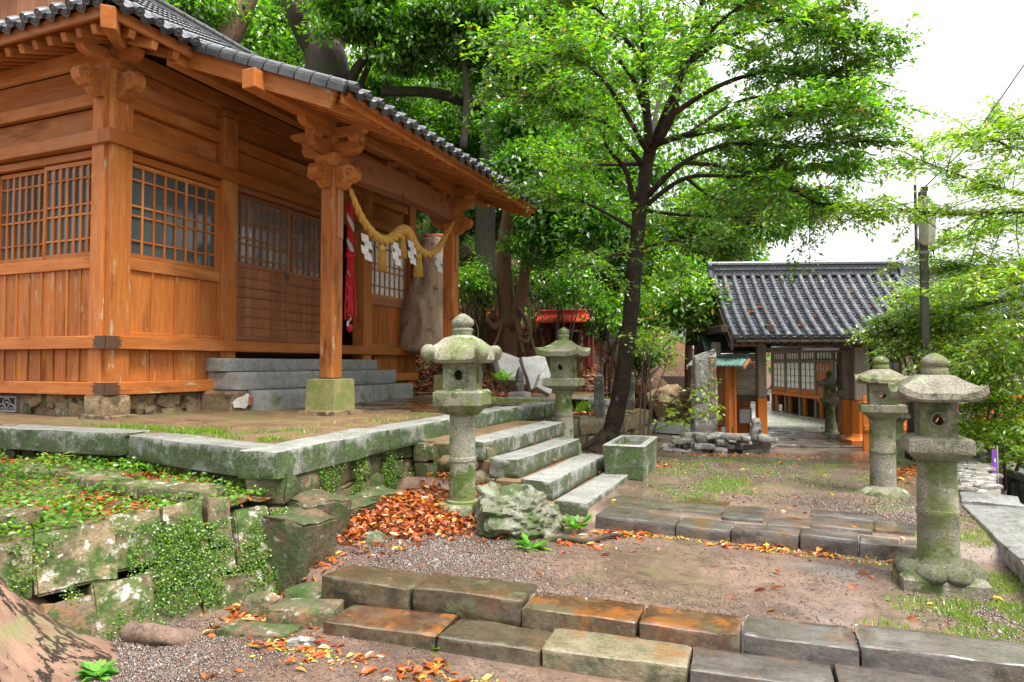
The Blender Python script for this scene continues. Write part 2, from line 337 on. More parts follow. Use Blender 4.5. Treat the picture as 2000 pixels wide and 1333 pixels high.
m_bronze = plain('dark_bronze', (.075, .035, .015), .7, bump=.2)
m_iron = plain('dark_iron', (.05, .045, .04), .5)
m_rope = surf('straw_rope', (.42, .21, .03), (.55, .32, .065), scale=30, rough=.7, bump=.6, bscale=60, stretch=(1, 1, .3), hv=.06)
m_paper = plain('white_paper', (.55, .55, .55), .8)
m_red = plain('red_cloth', (.48, .008, .010), .7); m_white = plain('white_cloth', (.56, .54, .53), .8)
m_earth = surf('tan_earth', (.0972, .0562, .0245), (.162, .1008, .049), scale=3, rough=.8, rvar=.25, bump=.5, bscale=40, bdist=.01, layers=(((.0792, .0936, .0202), 1.1, .52, .62), ((.0648, .0324, .0144), 2.4, .54, .64)), hv=0, randoff=False)
m_dirt = surf('wet_dirt', (0.1168, 0.0713, 0.0509), (0.1870, 0.1214, 0.0886), scale=1.6, detail=10, rough=.5, rvar=.1, rscale=1.1, bump=.55, bscale=55, bdist=.008, layers=(((0.0860, 0.0541, 0.0399), 2.2, .50, .62, 0, .4), ((0.1776, 0.1312, 0.1033), 30, .59, .64, 0, .4), ((0.0327, 0.0246, 0.0199), 38, .58, .63, 0, .4), ((0.0701, 0.0738, 0.0199), 1.4, .60, .70, 0, .7)), hv=0, randoff=False, coat=(1., .17, 1.3, .38, .52))
m_hill = surf('hillside_soil', (.045, .022, .011), (.12, .06, .027), scale=1.2, detail=9, rough=.9, bump=.9, bscale=6, bdist=.12, layers=(((.18, .07, .018), 7, .52, .62), ((.05, .03, .018), 2, .55, .68), ((.26, .19, .10), 1.4, .62, .70), ((.05, .09, .015), 1.6, .64, .74)), hv=0, randoff=False)
m_gravel = surf('grey_gravel', (.16, .15, .15), (.40, .38, .36), scale=1, rough=.5, bump=0, hv=.0)
m_bark = surf('grey_brown_bark', (.025, .018, .012), (.075, .055, .036), scale=9, rough=.85, bump=1, bscale=9, bdist=.03, stretch=(2, 2, .6), layers=(((.035, .055, .012), 2.2, .50, .62), ((.16, .16, .12), 4, .63, .68)), hv=.15)
m_barkr = surf('red_brown_bark', (.075, .034, .018), (.15, .075, .037), scale=8, rough=.85, bump=1, bscale=9, bdist=.03, stretch=(2, 2, .5), layers=(((.09, .09, .03), 2, .58, .7),), hv=.15)
m_barkp = surf('pink_cracked_bark', (.13, .072, .045), (.26, .155, .10), scale=7, detail=10, rough=.8, bump=1, bscale=9, bdist=.05, stretch=(1.8, 1.8, .6), layers=(((.045, .027, .02), 7, .55, .60), ((.19, .19, .08), 3, .58, .68)), hv=.1)
m_barkm = surf('dark_smooth_bark', (.013, .009, .007), (.042, .027, .018), scale=9, rough=.8, spec=.2, bump=.8, bscale=14, bdist=.015, stretch=(1, 1, 2.5), layers=(((.15, .16, .11), 3.2, .62, .66), ((.05, .06, .02), 1.8, .54, .66), ((.10, .045, .022), 2.1, .58, .68)), hv=.1)
def trunkmat():
    m, nt, out = nodes('flaky_red_bark'); a = nn(nt, 'ShaderNodeAttribute', attribute_name='bk').outputs['Vector']
    n1_ = nn(nt, 'ShaderNodeTexNoise', {'Vector': a, 'Scale': 5, 'Detail': 9, 'Roughness': .7}).outputs[0]; n2_ = nn(nt, 'ShaderNodeTexNoise', {'Vector': a, 'Scale': 2.1, 'Detail': 10, 'Roughness': .75}).outputs[0]
    c_ = nn(nt, 'ShaderNodeMixRGB', {0: nn(nt, 'ShaderNodeMapRange', {0: n1_, 1: .35, 2: .65}).outputs[0], 1: (.115, .058, .036, 1), 2: (.27, .16, .105, 1)}).outputs[0]
    ri = nn(nt, 'ShaderNodeMath', {0: nn(nt, 'ShaderNodeMath', {0: n2_, 1: .5}, operation='SUBTRACT').outputs[0]}, operation='ABSOLUTE').outputs[0]
    fi = nn(nt, 'ShaderNodeMapRange', {0: ri, 1: .0, 2: .022, 3: 1., 4: 0.}).outputs[0]
    c_ = nn(nt, 'ShaderNodeMixRGB', {0: fi, 1: c_, 2: (.03, .017, .012, 1)}).outputs[0]
    tcx = nn(nt, 'ShaderNodeTexCoord').outputs['Object']; g1 = nn(nt, 'ShaderNodeTexNoise', {'Vector': tcx, 'Scale': 3.5, 'Detail': 6}).outputs[0]
    c_ = nn(nt, 'ShaderNodeMixRGB', {0: nn(nt, 'ShaderNodeMapRange', {0: g1, 1: .56, 2: .68}).outputs[0], 1: c_, 2: (.13, .14, .05, 1)}).outputs[0]
    b = nn(nt, 'ShaderNodeBsdfPrincipled', {'Base Color': c_, 'Roughness': .7})
    hh = nn(nt, 'ShaderNodeMath', {0: n1_, 1: nn(nt, 'ShaderNodeMath', {0: fi, 1: -.8}, operation='MULTIPLY').outputs[0]}, operation='ADD').outputs[0]
    nt.links.new(nn(nt, 'ShaderNodeBump', {'Strength': 1., 'Distance': .03, 'Height': hh}).outputs[0], b.inputs['Normal']); nt.links.new(b.outputs[0], out.inputs[0]); return m
m_twig = plain('brown_twig', (.075, .045, .032), .7)
m_leaf = leafmat('green_leaf', .55, .085, .28); m_leafd = leafmat('wood_leaf', .5, .06, .32); m_litter = leafmat('fallen_leaf', .15, .05, .35); m_grass = leafmat('grass_blade', .4, .03)
m_redroof = surf('red_painted_metal', (.42, .045, .025), (.55, .085, .05), scale=5, rough=.4, bump=.1, bscale=30, hv=.1)
m_redwood = wood3('dark_red_wood', (.10, .016, .010), (.16, .028, .017), rough=.6)
m_copper = surf('green_copper_sheet', (.07, .17, .14), (.15, .26, .22), scale=6, rough=.45, bump=.1, hv=.1)
m_copperd = surf('dark_copper_sheet', (.012, .03, .026), (.03, .06, .05), scale=5, rough=.4, bump=.1, hv=.1)
m_pave = surf('pale_paving', (.26, .26, .27), (.36, .36, .37), scale=2, rough=.5, bump=.4, bscale=30, hv=0, randoff=False)
m_dark = plain('dark_interior', (.03, .02, .014), .9)
m_gold = plain('gold_leaf_paint', (.60, .34, .04), .4)
m_purple = plain('purple_banner', (.22, .05, .46), .7)
m_lamp = plain('lamp_diffuser', (.50, .50, .44), .3)
m_shell = surf('painted_steel', (.055, .05, .055), (.09, .075, .075), scale=4, rough=.5, bump=.2, layers=(((.26, .24, .12), 3, .60, .66),), hv=.05)
m_plaster = plain('white_plaster', (.55, .54, .50), .8, bump=.3)
m_brick = plain('red_brick', (.27, .075, .028), .8, bump=.4)
m_rubble = surf('tan_rubble_mortar', (.14, .09, .042), (.25, .18, .10), scale=4, rough=.85, bump=.8, bscale=16, bdist=.03, layers=(((.06, .042, .02), 4, .53, .62), ((.28, .24, .17), 8, .59, .65)), hv=.15)
m_post = surf('dark_stained_stone', (.03, .028, .022), (.11, .105, .09), scale=4, rough=.7, bump=.5, bscale=40, layers=(((.22, .23, .19), 7, .57, .62), ((.03, .03, .025), 3, .5, .65)), hv=.1)
# ================================================================== ground
TZ = .67
def sst(a, b, x):
    t = min(1, max(0, (x-a)/(b-a))); return t*t*(3-2*t)
COPE = [(.95, 2.2), (1.08, 3.6), (1.17, 4.8), (1.22, 6.5), (1.72, 9.4), (1.98, 10.8), (2.9, 15)]
def copex(y):
    for (x0, y0), (x1, y1) in zip(COPE, COPE[1:]):
        if y <= y1: return x0+(x1-x0)*(max(y, y0)-y0)/(y1-y0)
    return COPE[-1][0]+(y-15)*.18
HT = [(-40, 11.6), (-6.3, 11.9), (-5.0, 13.3), (-4.1, 15.5), (-3.4, 18.5), (-2.6, 23), (-1.5, 32), (0, 60)]
def hills(x, y):
    """distance into the hill from its toe line, 0 in front"""
    best = 1e9; sg = -1
    for (x0, y0), (x1, y1) in zip(HT, HT[1:]):
        dx, dy = x1-x0, y1-y0; L2 = dx*dx+dy*dy
        t = min(1, max(0, ((x-x0)*dx+(y-y0)*dy)/L2)); d = math.hypot(x-x0-t*dx, y-y0-t*dy)
        if d < best: best = d; sg = 1 if dx*(y-y0)-dy*(x-x0) > 0 else -1
    return best*sg
def hillz(x, y):
    s = hills(x, y)
    if s < -.6: return None
    n = mn.noise(Vector((x*.55, y*.55, 3)))*.55+mn.noise(Vector((x*1.7, y*1.7, 9)))*.22+mn.noise(Vector((x*4, y*4, 5)))*.07
    base = .55 if x < -3.4 else .1
    h = base+1.35*sst(-.1, 1.5, s)+.55*max(0, min(s, 16)-1.2)+n*sst(-.2, 1.2, s)
    return h
def gz(x, y):
    fr = 3.40+.03*(x+2.6)
    z = -.155+.155*sst(fr-.05, fr+.06, y)+.1*sst(5.16, 5.30, y+.05*x)
    z -= .35*sst(7.5, 13, y)
    cx = copex(y)
    z -= .5*sst(cx+.12, cx+.26, x)
    if -3.4 < x < -1.5 and 3.5 < y < 6: z += .12*sst(-2.0, -3.1, x)*sst(3.5, 4.3, y)*sst(6, 5.4, y)
    z += mn.noise(Vector((x*.8, y*.8, 1)))*.018+mn.noise(Vector((x*3, y*3, 2)))*.008
    return z
def lines(segs):
    out = []
    for a, b, s in segs: out += list(np.arange(a, b, s))
    return out+[segs[-1][1]]
gx = lines([(-160, -40, 20), (-40, -8, 2), (-8, -3.6, .4), (-3.6, 2.4, .05), (2.4, 10, .4), (10, 60, 5), (60, 160, 20)])
gy = lines([(-20, 1.6, 1.2), (1.6, 6.4, .045), (6.4, 12, .12), (12, 26, .5), (26, 80, 5), (80, 260, 20)])
V = [(x, y, gz(x, y)) for y in gy for x in gx]; nx = len(gx)
Fs = [[j*nx+i, j*nx+i+1, (j+1)*nx+i+1, (j+1)*nx+i] for j in range(len(gy)-1) for i in range(nx-1)]
tag(put('ground', mk(V, Fs, m_dirt, True)), None, None, kind='structure')
# hill
hx = lines([(-60, -22, 2.), (-22, -12, .6), (-12, -2, .22), (-2, 4, .8)]); hy = lines([(11.2, 20, .22), (20, 32, .8), (32, 70, 3)])
V, Fs, ix = [], [], {}
for j, y in enumerate(hy):
    for i, x in enumerate(hx):
        z = hillz(x, y)
        if z is not None: ix[i, j] = len(V); V.append((x, y, z))
for j in range(len(hy)-1):
    for i in range(len(hx)-1):
        q = [(i, j), (i+1, j), (i+1, j+1), (i, j+1)]
        if all(k in ix for k in q): Fs.append([ix[k] for k in q])
tag(put('hillside', mk(V, Fs, m_hill, True)), None, None, kind='structure')
# terrace sheet
KP = [(-3.36, 9.75), (-3.32, 5.2), (-3.14, 3.57), (-5.1, 3.98), (-6.6, 3.9), (-12.5, 3.9)]
def inter(y): return -3.36+(9.75-y)*.008 if y > 5.2 else -3.32+(5.2-y)*.11
def interY(x): return 3.57+(-3.14-x)*.21 if x > -5.1 else 3.95
tx = lines([(-13, -7, .5), (-7, -3.2, .1)]); ty = lines([(3.6, 10.5, .1), (10.5, 14.5, .4)])
V, Fs, ix = [], [], {}
for j, y in enumerate(ty):
    for i, x in enumerate(tx):
        if x < inter(y)-.04 and y > interY(x)+.04:
            ix[i, j] = len(V); V.append((x, y, TZ-.012+.02*mn.noise(Vector((x, y, 4)))+.008*mn.noise(Vector((x*5, y*5, 4)))+.03*sst(-5, -6.5, x)))
for j in range(len(ty)-1):
    for i in range(len(tx)-1):
        q = [(i, j), (i+1, j), (i+1, j+1), (i, j+1)]
        if all(k in ix for k in q): Fs.append([ix[k] for k in q])
terr = tag(put('terrace', mk(V, Fs, m_earth, True)), None, None, kind='structure')
# kerb stones round the terrace (pieces of the terrace)
def kerbrun(p0, p1, lens, h, d, mat, zt, parent, name='kerb_stone', lean=0):
    p0, p1 = Vector((*p0, 0)), Vector((*p1, 0)); dr = (p1-p0).normalized(); L = (p1-p0).length; s = 0; k = 0
    a = math.atan2(dr.y, dr.x); nrmv = Vector((-dr.y, dr.x, 0))
    while s < L-.05:
        w = min(lens[k % len(lens)], L-s)
        c = p0+dr*(s+w/2)+nrmv*(d/2+U(-.01, .01))
        stone_obj(name, parent, (c.x, c.y, zt-h/2+U(-.008, .008)), (w-.012, d, h), mat, 100+k+int(p0.x*17) % 50, 6, .012, .10, (0, U(-.006, .006), a+U(-.006, .006)))
        s += w; k += 1
kerbrun((-3.14, 3.57), (-3.32, 5.2), [.85, .8], .19, .32, m_kerb, TZ+.01, terr)
kerbrun((-3.32, 5.2), (-3.36, 9.85), [1.05, .95, 1.1], .19, .30, m_kerb, TZ+.01, terr)
kerbrun((-6.6, 3.88), (-5.08, 3.96), [1.5], .19, .3, m_kerb, TZ+.015, terr)
kerbrun((-5.06, 3.98), (-3.42, 3.60), [1.7], .20, .3, m_kerb, TZ+.01, terr)
kerbrun((-12.4, 3.88), (-6.62, 3.88), [1.4, 1.2], .19, .3, m_kerb, TZ+.015, terr)
kerbrun((-3.4, 10.45), (-6.2, 10.6), [1.0, .9], .14, .14, m_granite, TZ+.03, terr)
# ------------------------------------------------------------------ rubble retaining walls
def masonry(root, p0, p1, z0, z1, depth, mat, seed, rows, wmean, n=4, batter=0, rough=.035):
    rd = random.Random(seed); p0, p1 = Vector((*p0, 0)), Vector((*p1, 0)); dr = (p1-p0).normalized(); L = (p1-p0).length
    nv = Vector((dr.y, -dr.x, 0)); a = math.atan2(dr.y, dr.x)     # outward normal on the right of the run
    hs = [rd.uniform(.8, 1.2) for _ in range(rows)]; t = sum(hs); hs = [h/t*(z1-z0) for h in hs]
    z = z0
    for r in range(rows):
        s = -rd.uniform(0, .15)
        while s < L:
            w = wmean*rd.uniform(.55, 1.5)
            a0, a1 = max(s, 0), min(s+w, L)
            if a1-a0 > .05:
                c = p0+dr*((a0+a1)/2)+nv*(-depth/2+rd.uniform(-.02, .025)-batter*(z-z0))
                h = hs[r]
                stone_obj('stone', root, (c.x, c.y, z+h/2+rd.uniform(-.008, .008)), ((a1-a0)-.004, depth, h-.004), mat, rd.randint(0, 9999), n, rough, .35, (rd.uniform(-.03, .03), rd.uniform(-.05, .05), a+rd.uniform(-.04, .04)))
            s += w
        z += hs[r]
    c = (p0+p1)/2+nv*(-depth-.06)
    M = T(c.x, c.y, 0) @ RZ(a)
    bx('core', root, (-L/2+.25, -.1, z0-.05), (L/2-.1, .1, z1-.02), m_dark, .002, M)
w1 = thing('retaining_wall', 'mossy rubble wall under the terrace kerb beside the leaf pile', 'stone wall', (-3.28, 5.5, 0))
masonry(w1, (-3.14, 3.62), (-3.36, 5.2), -.12, .50, .25, m_wall, 3, 3, .30, 5, .06)
masonry(w1, (-3.36, 5.2), (-3.40, 9.8), -.05, .50, .25, m_wall, 4, 4, .30, 4, .05)
w2 = thing('retaining_wall', 'dark shaded rubble wall under the kerb behind the planted bed', 'stone wall', (-5, 3.95, .3))
masonry(w2, (-6.6, 4.02), (-5.1, 4.06), .1, .49, .25, m_wall, 5, 2, .34, 4)
masonry(w2, (-5.1, 4.06), (-3.2, 3.68), .1, .49, .25, m_wall, 6, 2, .32, 4)
masonry(w2, (-9, 4.02), (-6.6, 4.02), .1, .49, .25, m_wall, 7, 2, .4, 3)
w3 = thing('retaining_wall', 'lichen-spotted stone wall in front of the planted bed', 'stone wall', (-3.2, 3, -.2))
# hand-laid big stones: (u0,u1,z0,z1) along the run
B0, B1 = Vector((-3.36, 2.08, 0)), Vector((-2.84, 3.58, 0)); bd = (B1-B0).normalized(); BL = (B1-B0).length; bn_ = Vector((bd.y, -bd.x, 0)); ba = math.atan2(bd.y, bd.x)
bs = [(-.12, .10, -.25, .05), (-.05, .10, .05, .36), (.10, .34, -.28, .06), (.34, .62, -.27, .10), (.10, .47, .06, .38), (.47, .74, .10, .40), (.62, .90, -.27, -.02), (.62, .84, -.02, .10),
      (.74, .98, .10, .41), (.98, 1.12, .12, .42), (.84, 1.12, -.02, .12), (.90, 1.26, -.27, -.02), (1.12, 1.34, .00, .34), (1.26, 1.62, -.27, .0), (1.34, 1.62, 0, .30)]
for k, (a0, a1, z0, z1) in enumerate(bs):
    c = B0+bd*((a0+a1)/2)+bn_*(-.13-.36*((z0+z1)/2+.2)+U(-.012, .018))
    stone_obj('stone', w3, (c.x, c.y, (z0+z1)/2), (a1-a0-.006, .28, z1-z0-.008), m_bed if z1 > .2 else (m_bed if k % 2 else m_wall), 300+k, 6, .028, .26, (-.33, U(-.03, .03), ba))
M_ = T(B0.x-bn_.x*.46, B0.y-bn_.y*.46, 0) @ RZ(ba); bx('core', w3, (-.1, -.08, -.3), (BL, .08, .26), m_dark, .002, M_)
for k, (x, y, z, sx_, sy_, sz_) in enumerate([(-2.93, 3.52, .07, .32, .36, .46), (-3.08, 3.86, .12, .30, .40, .42), (-3.14, 4.30, .06, .28, .46, .32), (-3.20, 4.78, .05, .26, .44, .30)]):
    stone_obj('stone', w1, (x, y, z), (sx_, sy_, sz_), m_wall, 340+k, 7, .035, .28, (0, .12, 1.45-1.57+U(-.1, .1)))
# bed surface
V, Fs, ix = [], [], {}
bxs = lines([(-6.8, -3.0, .1)]); bys = lines([(1.8, 4.1, .08)])
def bedz(x, y): return .33+.05*mn.noise(Vector((x*1.6, y*1.6, 7)))+.03*sst(-4, -6, x)+.05*sst(3, 3.9, y)
def inbed(x, y):
    d = (Vector((x, y, 0))-B0).dot(bn_); return d < -.30 and y < interY(x)+.12
for j, y in enumerate(bys):
    for i, x in enumerate(bxs):
        if inbed(x, y): ix[i, j] = len(V); V.append((x, y, bedz(x, y)))
for j in range(len(bys)-1):
    for i in range(len(bxs)-1):
        q = [(i, j), (i+1, j), (i+1, j+1), (i, j+1)]
        if all(k in ix for k in q): Fs.append([ix[k] for k in q])
bed = tag(put('planting_bed', mk(V, Fs, m_earth, True)), None, None, kind='structure')
for k, (u, v, w, d, rz) in enumerate([(60, 920, .75, .30, .05), (190, 935, .62, .28, -.1), (300, 955, .50, .25, .1), (360, 962, .55, .26, .2), (20, 1010, .30, .22, .3)]):
    dd = F_+R_*((u-1000)/1333)+U_*((666.5-v)/1333); p = Vector((0, 0, EYE))+dd*((.40-EYE)/dd.z)
    stone_obj('stone', bed, (p.x, p.y, .37), (w, d, .12), m_bed, 400+k, 6, .03, .3, (U(-.05, .05), U(-.05, .05), pi-.2+rz))
# ------------------------------------------------------------------ front steps: two rows of long stones
st = thing('stone_steps', 'two rows of long wet rust-stained stones stepping up from the foreground', 'steps', (-1, 3.2, -.2))
def slabrow(root, xs, y0, slope, dep, zt, th, mats, seed, name='slab', n=10, ry=.02):
    for k, (a, b) in enumerate(zip(xs, xs[1:])):
        x = (a+b)/2; y = y0+slope*(x+2.6)
        stone_obj(name, root, (x, y+dep/2+U(-ry, ry), zt-th/2+U(-.014, .014)), (b-a-.010, dep+U(-.02, .02), th), mats[k % len(mats)], seed+k, n, .011, .17, (U(-.02, .02), U(-.015, .015), math.atan(slope)+U(-.02, .02)))
slabrow(st, [-2.55, -1.97, -1.32, -.72, -.24, .24, 1.02], 3.25, .03, .29, .022, .16, [m_brown, m_brown, m_rust, m_rust, m_slab, m_slab], 500)
slabrow(st, [-2.29, -1.64, -1.12, -.45, .14, .62, 1.05], 2.93, .05, .28, -.070, .15, [m_rust, m_brown, m_tan, m_slab, m_slab, m_tan], 520)
for k, (x, y, w, d, rz, m) in enumerate([(-2.48, 3.06, .36, .2, .35, m_wall), (-2.62, 2.86, .40, .2, .2, m_wall), (-2.30, 2.80, .14, .1, .6, m_slate)]):
    stone_obj('slab', st, (x, y, -.175+.06*(k == 0)), (w, d, .10), m, 540+k, 5, .02, .3, (0, 0, rz))
# middle row of flagstones
fl = thing('flagstone_row', 'broken row of wet flagstones across the court before the gate', 'paving', (-.4, 5.4, .1))
midy = lambda x: 5.10-.05*(x+1.4)
for k, (x0, x1, y0, y1, zt, m) in enumerate([(-1.42, -.80, 0, .36, .10, m_slab), (-.80, -.42, -.02, .26, .09, m_slab), (-.42, .02, -.03, .20, .10, m_slab), (.02, .38, .0, .25, .10, m_slab), (.38, .62, .0, .2, .09, m_slab), (.62, .95, .05, .3, .09, m_slab),
        (-1.46, -1.0, .37, .80, .105, m_slab), (-1.0, -.52, .37, .66, .115, m_slab), (-.52, -.22, .26, .52, .115, m_slab), (-.20, .10, .22, .55, .10, m_slab), (.10, .50, .27, .62, .115, m_slab), (.50, .95, .32, .66, .11, m_slab), (-.9, -.5, .68, .92, .112, m_rust), (-.50, -.2, .56, .76, .115, m_slab), (.1, .55, .64, .9, .11, m_slab)]):
    xm = (x0+x1)/2; y = midy(xm)+(y0+y1)/2
    stone_obj('slab', fl, (xm, y, zt-.06), (x1-x0-.006, y1-y0-.006, .12), m, 560+k, 6, .012, .07, (U(-.01, .01), U(-.01, .01), -.075+U(-.03, .03)))
# ------------------------------------------------------------------ steps up to the terrace
tsn = thing('stone_steps', 'four grey granite slabs stepping up to the terrace behind the boulder', 'steps', (-2.1, 6.3, .1))
for k, (x, y0, y1, zt) in enumerate([(-1.55, 5.30, 7.05, .135), (-1.88, 5.42, 7.22, .27), (-2.25, 5.58, 7.42, .405), (-2.60, 5.60, 7.95, .54)]):
    w = .28 if k < 3 else .30
    stone_obj('slab', tsn, (x-w/2, (y0+y1)/2, zt-.075), (w, y1-y0, .165), m_step, 600+k, 6, .010, .10, (0, 0, U(-.01, .01)))
    bx('tread_bed', tsn, (x-.55, y0+.06, zt-.30), (x-w+.02, y1-.05, zt-.025), m_earth, .01)
    for j in range(3): stone_obj('packing_stone', tsn, (x-.15-.13*j, y0+.07+U(-.02, .05), zt-.2), (.17, .16, .14), m_wall, 620+k*5+j, 3, .02, .4)
bx('tread_bed', tsn, (-3.34, 5.78, .1), (-2.86, 8.2, .52), m_earth, .01)
masonry(tsn, (-3.36, 5.66), (-2.60, 5.66), -.02, .50, .2, m_wall, 12, 3, .22, 4)
# low wall and bed north of the terrace
w4 = thing('retaining_wall', 'low pale stone wall behind the stone trough and leaning tree', 'stone wall', (-2.9, 11, 0))
masonry(w4, (-3.4, 9.9), (-2.75, 10.6), -.05, .42, .3, m_tan, 8, 2, .5, 4)
masonry(w4, (-2.75, 10.6), (-2.55, 13.2), -.2, .38, .3, m_tan, 9, 2, .55, 4)
V, Fs = [], []
nb = []
for y in np.arange(9.9, 16, .25):
    xr = -3.4+(y-9.9)*.93-.2 if y < 10.6 else -2.95
    for t in np.linspace(0, 1, 12):
        x = -7+(xr+7)*t; nb.append((x, y, .40+.24*sst(-3.6, -4.6, x)*sst(14, 11, y)+.03*mn.noise(Vector((x*2, y*2, 0)))))
nr = len(nb)//12
Fs = [[j*12+i, j*12+i+1, (j+1)*12+i+1, (j+1)*12+i] for j in range(nr-1) for i in range(11)]
tag(put('upper_bed', mk(nb, Fs, m_hill, True)), None, None, kind='structure')
# ------------------------------------------------------------------ coping wall on the right
cw = thing('boundary_wall', 'low wall with pale wet flat coping stones along the right edge', 'stone wall', (1.4, 6, 0))
ys = [2.2, 3.4, 4.75, 6.55, 7.0, 7.5, 7.95, 8.5, 9.0, 9.6, 10.3, 11.0, 12, 13]
for k, (a, b) in enumerate(zip(ys, ys[1:])):
    x0, x1 = copex(a), copex(b); an = math.atan2(b-a, x1-x0); w = .42 if b < 7.2 else .28
    z = .13-.25*sst(8, 13, (a+b)/2)
    cxm = (x0+x1)/2+w/2
    stone_obj('coping_stone', cw, (cxm, (a+b)/2, z-.06), (b-a-.012, w, .13), m_cope if b < 7.2 else m_slate, 650+k, 6, .012 if b < 7 else .03, .12, (0, U(-.01, .01), an))
    stone_obj('wall_stone', cw, (cxm+.0, (a+b)/2, z-.42), (b-a, w*.8, .60), m_wall, 680+k, 4, .03, .2, (0, 0, an))
if True:                                    # loose slate pieces on the far coping
    for k in range(40):
        y = U(7, 11); x = copex(y)+U(.02, .24); s = U(.08, .20)
        stone_obj('slate', cw, (x, y, .145-.25*sst(8, 13, y)), (s*1.4, s*.6, .035), m_slate, 700+k, 3, .012, .3, (U(-.08, .08), U(-.08, .08), U(-.3, .3)))
# ================================================================== shrine hall
sh = thing('shrine_hall', 'orange-stained wooden shrine hall with tiled roof and porch on the terrace', 'shrine', (-8.9, 8.15, TZ))
XF, YL = -6.72, 5.04                       # board planes of the front (x) and the side (y)
YC = 8.17                                  # axis of the entrance
PW = .24
FP = [5.12, 6.64, 9.70, 11.16]             # front posts
for y in FP: bx('post', sh, (XF-.16, y-PW/2, .93), (XF+.07, y+PW/2, 4.40), wood_w if y < 6 else wood)
for x in (-9.2, -11.5): bx('post', sh, (x-PW/2, YL-.06, .93), (x+PW/2, YL+.16, 4.4), wood)
for y in (8.1, 11.1): bx('post', sh, (-11.6, y-PW/2, .93), (-11.4, y+PW/2, 4.4), wood)
# corner post sits on both faces
bx('post', sh, (-6.93, YL-.075, .93), (XF-.02, YL+.2, 4.40), wood_w)
def hbeam(name, z0, z1, out, mat=wood, front=True, side=True, y1=11.34):
    if front: bx(name, sh, (XF-.06, YL-out, z0), (XF+out, y1, z1), mat)
    if side: bx(name, sh, (-11.6, YL-out+.002, z0+.002), (XF-.062, YL+.05, z1-.002), mat)
hbeam('sill_beam', .92, 1.06, .10, wood_w, y1=6.75); hbeam('sill_beam', 1.41, 1.55, .115, y1=11.34)
bx('sill_beam', sh, (XF-.06, 9.95, .95), (XF+.10, 11.34, 1.09), wood)
hbeam('lintel_beam', 3.59, 3.74, .115); hbeam('head_beam', 4.06, 4.2, .03); hbeam('wall_plate', 4.52, 4.70, .02)
hbeam('door_track', 3.49, 3.575, .02, front=False)
bx('door_track', sh, (XF-.1, 5.24, 3.49), (XF+.02, 6.53, 3.575), wood); bx('door_track', sh, (XF-.1, 6.76, 3.52), (XF+.03, 9.58, 3.585), wood_d); bx('door_track', sh, (XF-.1, 9.82, 3.49), (XF+.02, 11.04, 3.575), wood_p)
# boards, battens
def boards_y(y0, y1, z0, z1, n, mat, x=XF):
    w = (y1-y0)/n
    for i in range(n):
        bx('wall_board', sh, (x-.03, y0+i*w+.002, z0), (x-.004+U(-.003, .003), y0+(i+1)*w-.002, z1), mat, .004)
        if i: bx('batten', sh, (x-.006, y0+i*w-.016, z0), (x+.014, y0+i*w+.016, z1), mat, .003)
def boards_x(x0, x1, z0, z1, n, mat):
    w = (x1-x0)/n
    for i in range(n):
        bx('wall_board', sh, (x0+i*w+.002, YL-.0+.004+U(-.003, .003), z0), (x0+(i+1)*w-.002, YL+.03, z1), mat, .004)
        if i: bx('batten', sh, (x0+i*w-.012, YL-.012, z0), (x0+i*w+.012, YL+.006, z1), mat, .003)
boards_y(5.24, 6.53, 1.06, 1.41, 4, wood_w); boards_y(5.24, 6.53, 1.55, 2.28, 4, wood)
boards_y(9.82, 11.04, 1.55, 2.28, 4, wood); boards_y(10.0, 11.04, 1.09, 1.41, 4, wood)
boards_x(-9.08, -6.95, 1.06, 1.41, 10, wood_w); boards_x(-9.08, -6.95, 1.55, 2.28, 10, wood_w); boards_x(-11.4, -9.32, 1.06, 2.28, 9, wood)
for a, b, mt in ((5.24, 6.53, wood), (9.82, 11.04, wood_p)):
    bx('rail', sh, (XF-.05, a, 2.28), (XF+.025, b, 2.41), mt); bx('rail', sh, (XF-.05, a, 1.552), (XF+.012, b, 1.60), mt, .003)
bx('rail', sh, (-9.08, YL-.025, 2.28), (-6.95, YL+.05, 2.41), wood)
# upper wall panels
for a, b in zip(FP, FP[1:]):
    bx('upper_panel', sh, (XF-.10, a+.12, 3.74), (XF-.06, b-.12, 4.06), wood); bx('upper_panel', sh, (XF-.10, a+.12, 4.2), (XF-.06, b-.12, 4.52), wood)
bx('upper_panel', sh, (-11.4, YL+.06, 3.74), (-6.9, YL+.10, 4.06), wood); bx('upper_panel', sh, (-11.4, YL+.06, 4.2), (-6.9, YL+.10, 4.52), wood)
bx('back_wall', sh, (-11.56, 5.1, 1.0), (-11.5, 11.1, 4.6), wood_d); bx('end_wall', sh, (-11.5, 11.08, 1.0), (-6.9, 11.14, 4.6), wood_d)
bx('floor', sh, (-11.5, 5.12, 1.40), (XF-.07, 11.08, 1.50), wood_d); bx('ceiling', sh, (-11.5, 5.15, 4.3), (-6.85, 11.08, 4.34), wood_d)
bx('eave_wall', sh, (XF-.13, 5.12, 4.15), (XF-.105, 11.1, 5.1), wood_k); bx('eave_wall', sh, (-11.5, YL+.105, 4.15), (XF-.13, YL+.13, 5.1), wood_k); bx('eave_wall', sh, (-12.38, 4.6, 4.5), (-12.35, 11.8, 5.6), wood_k)
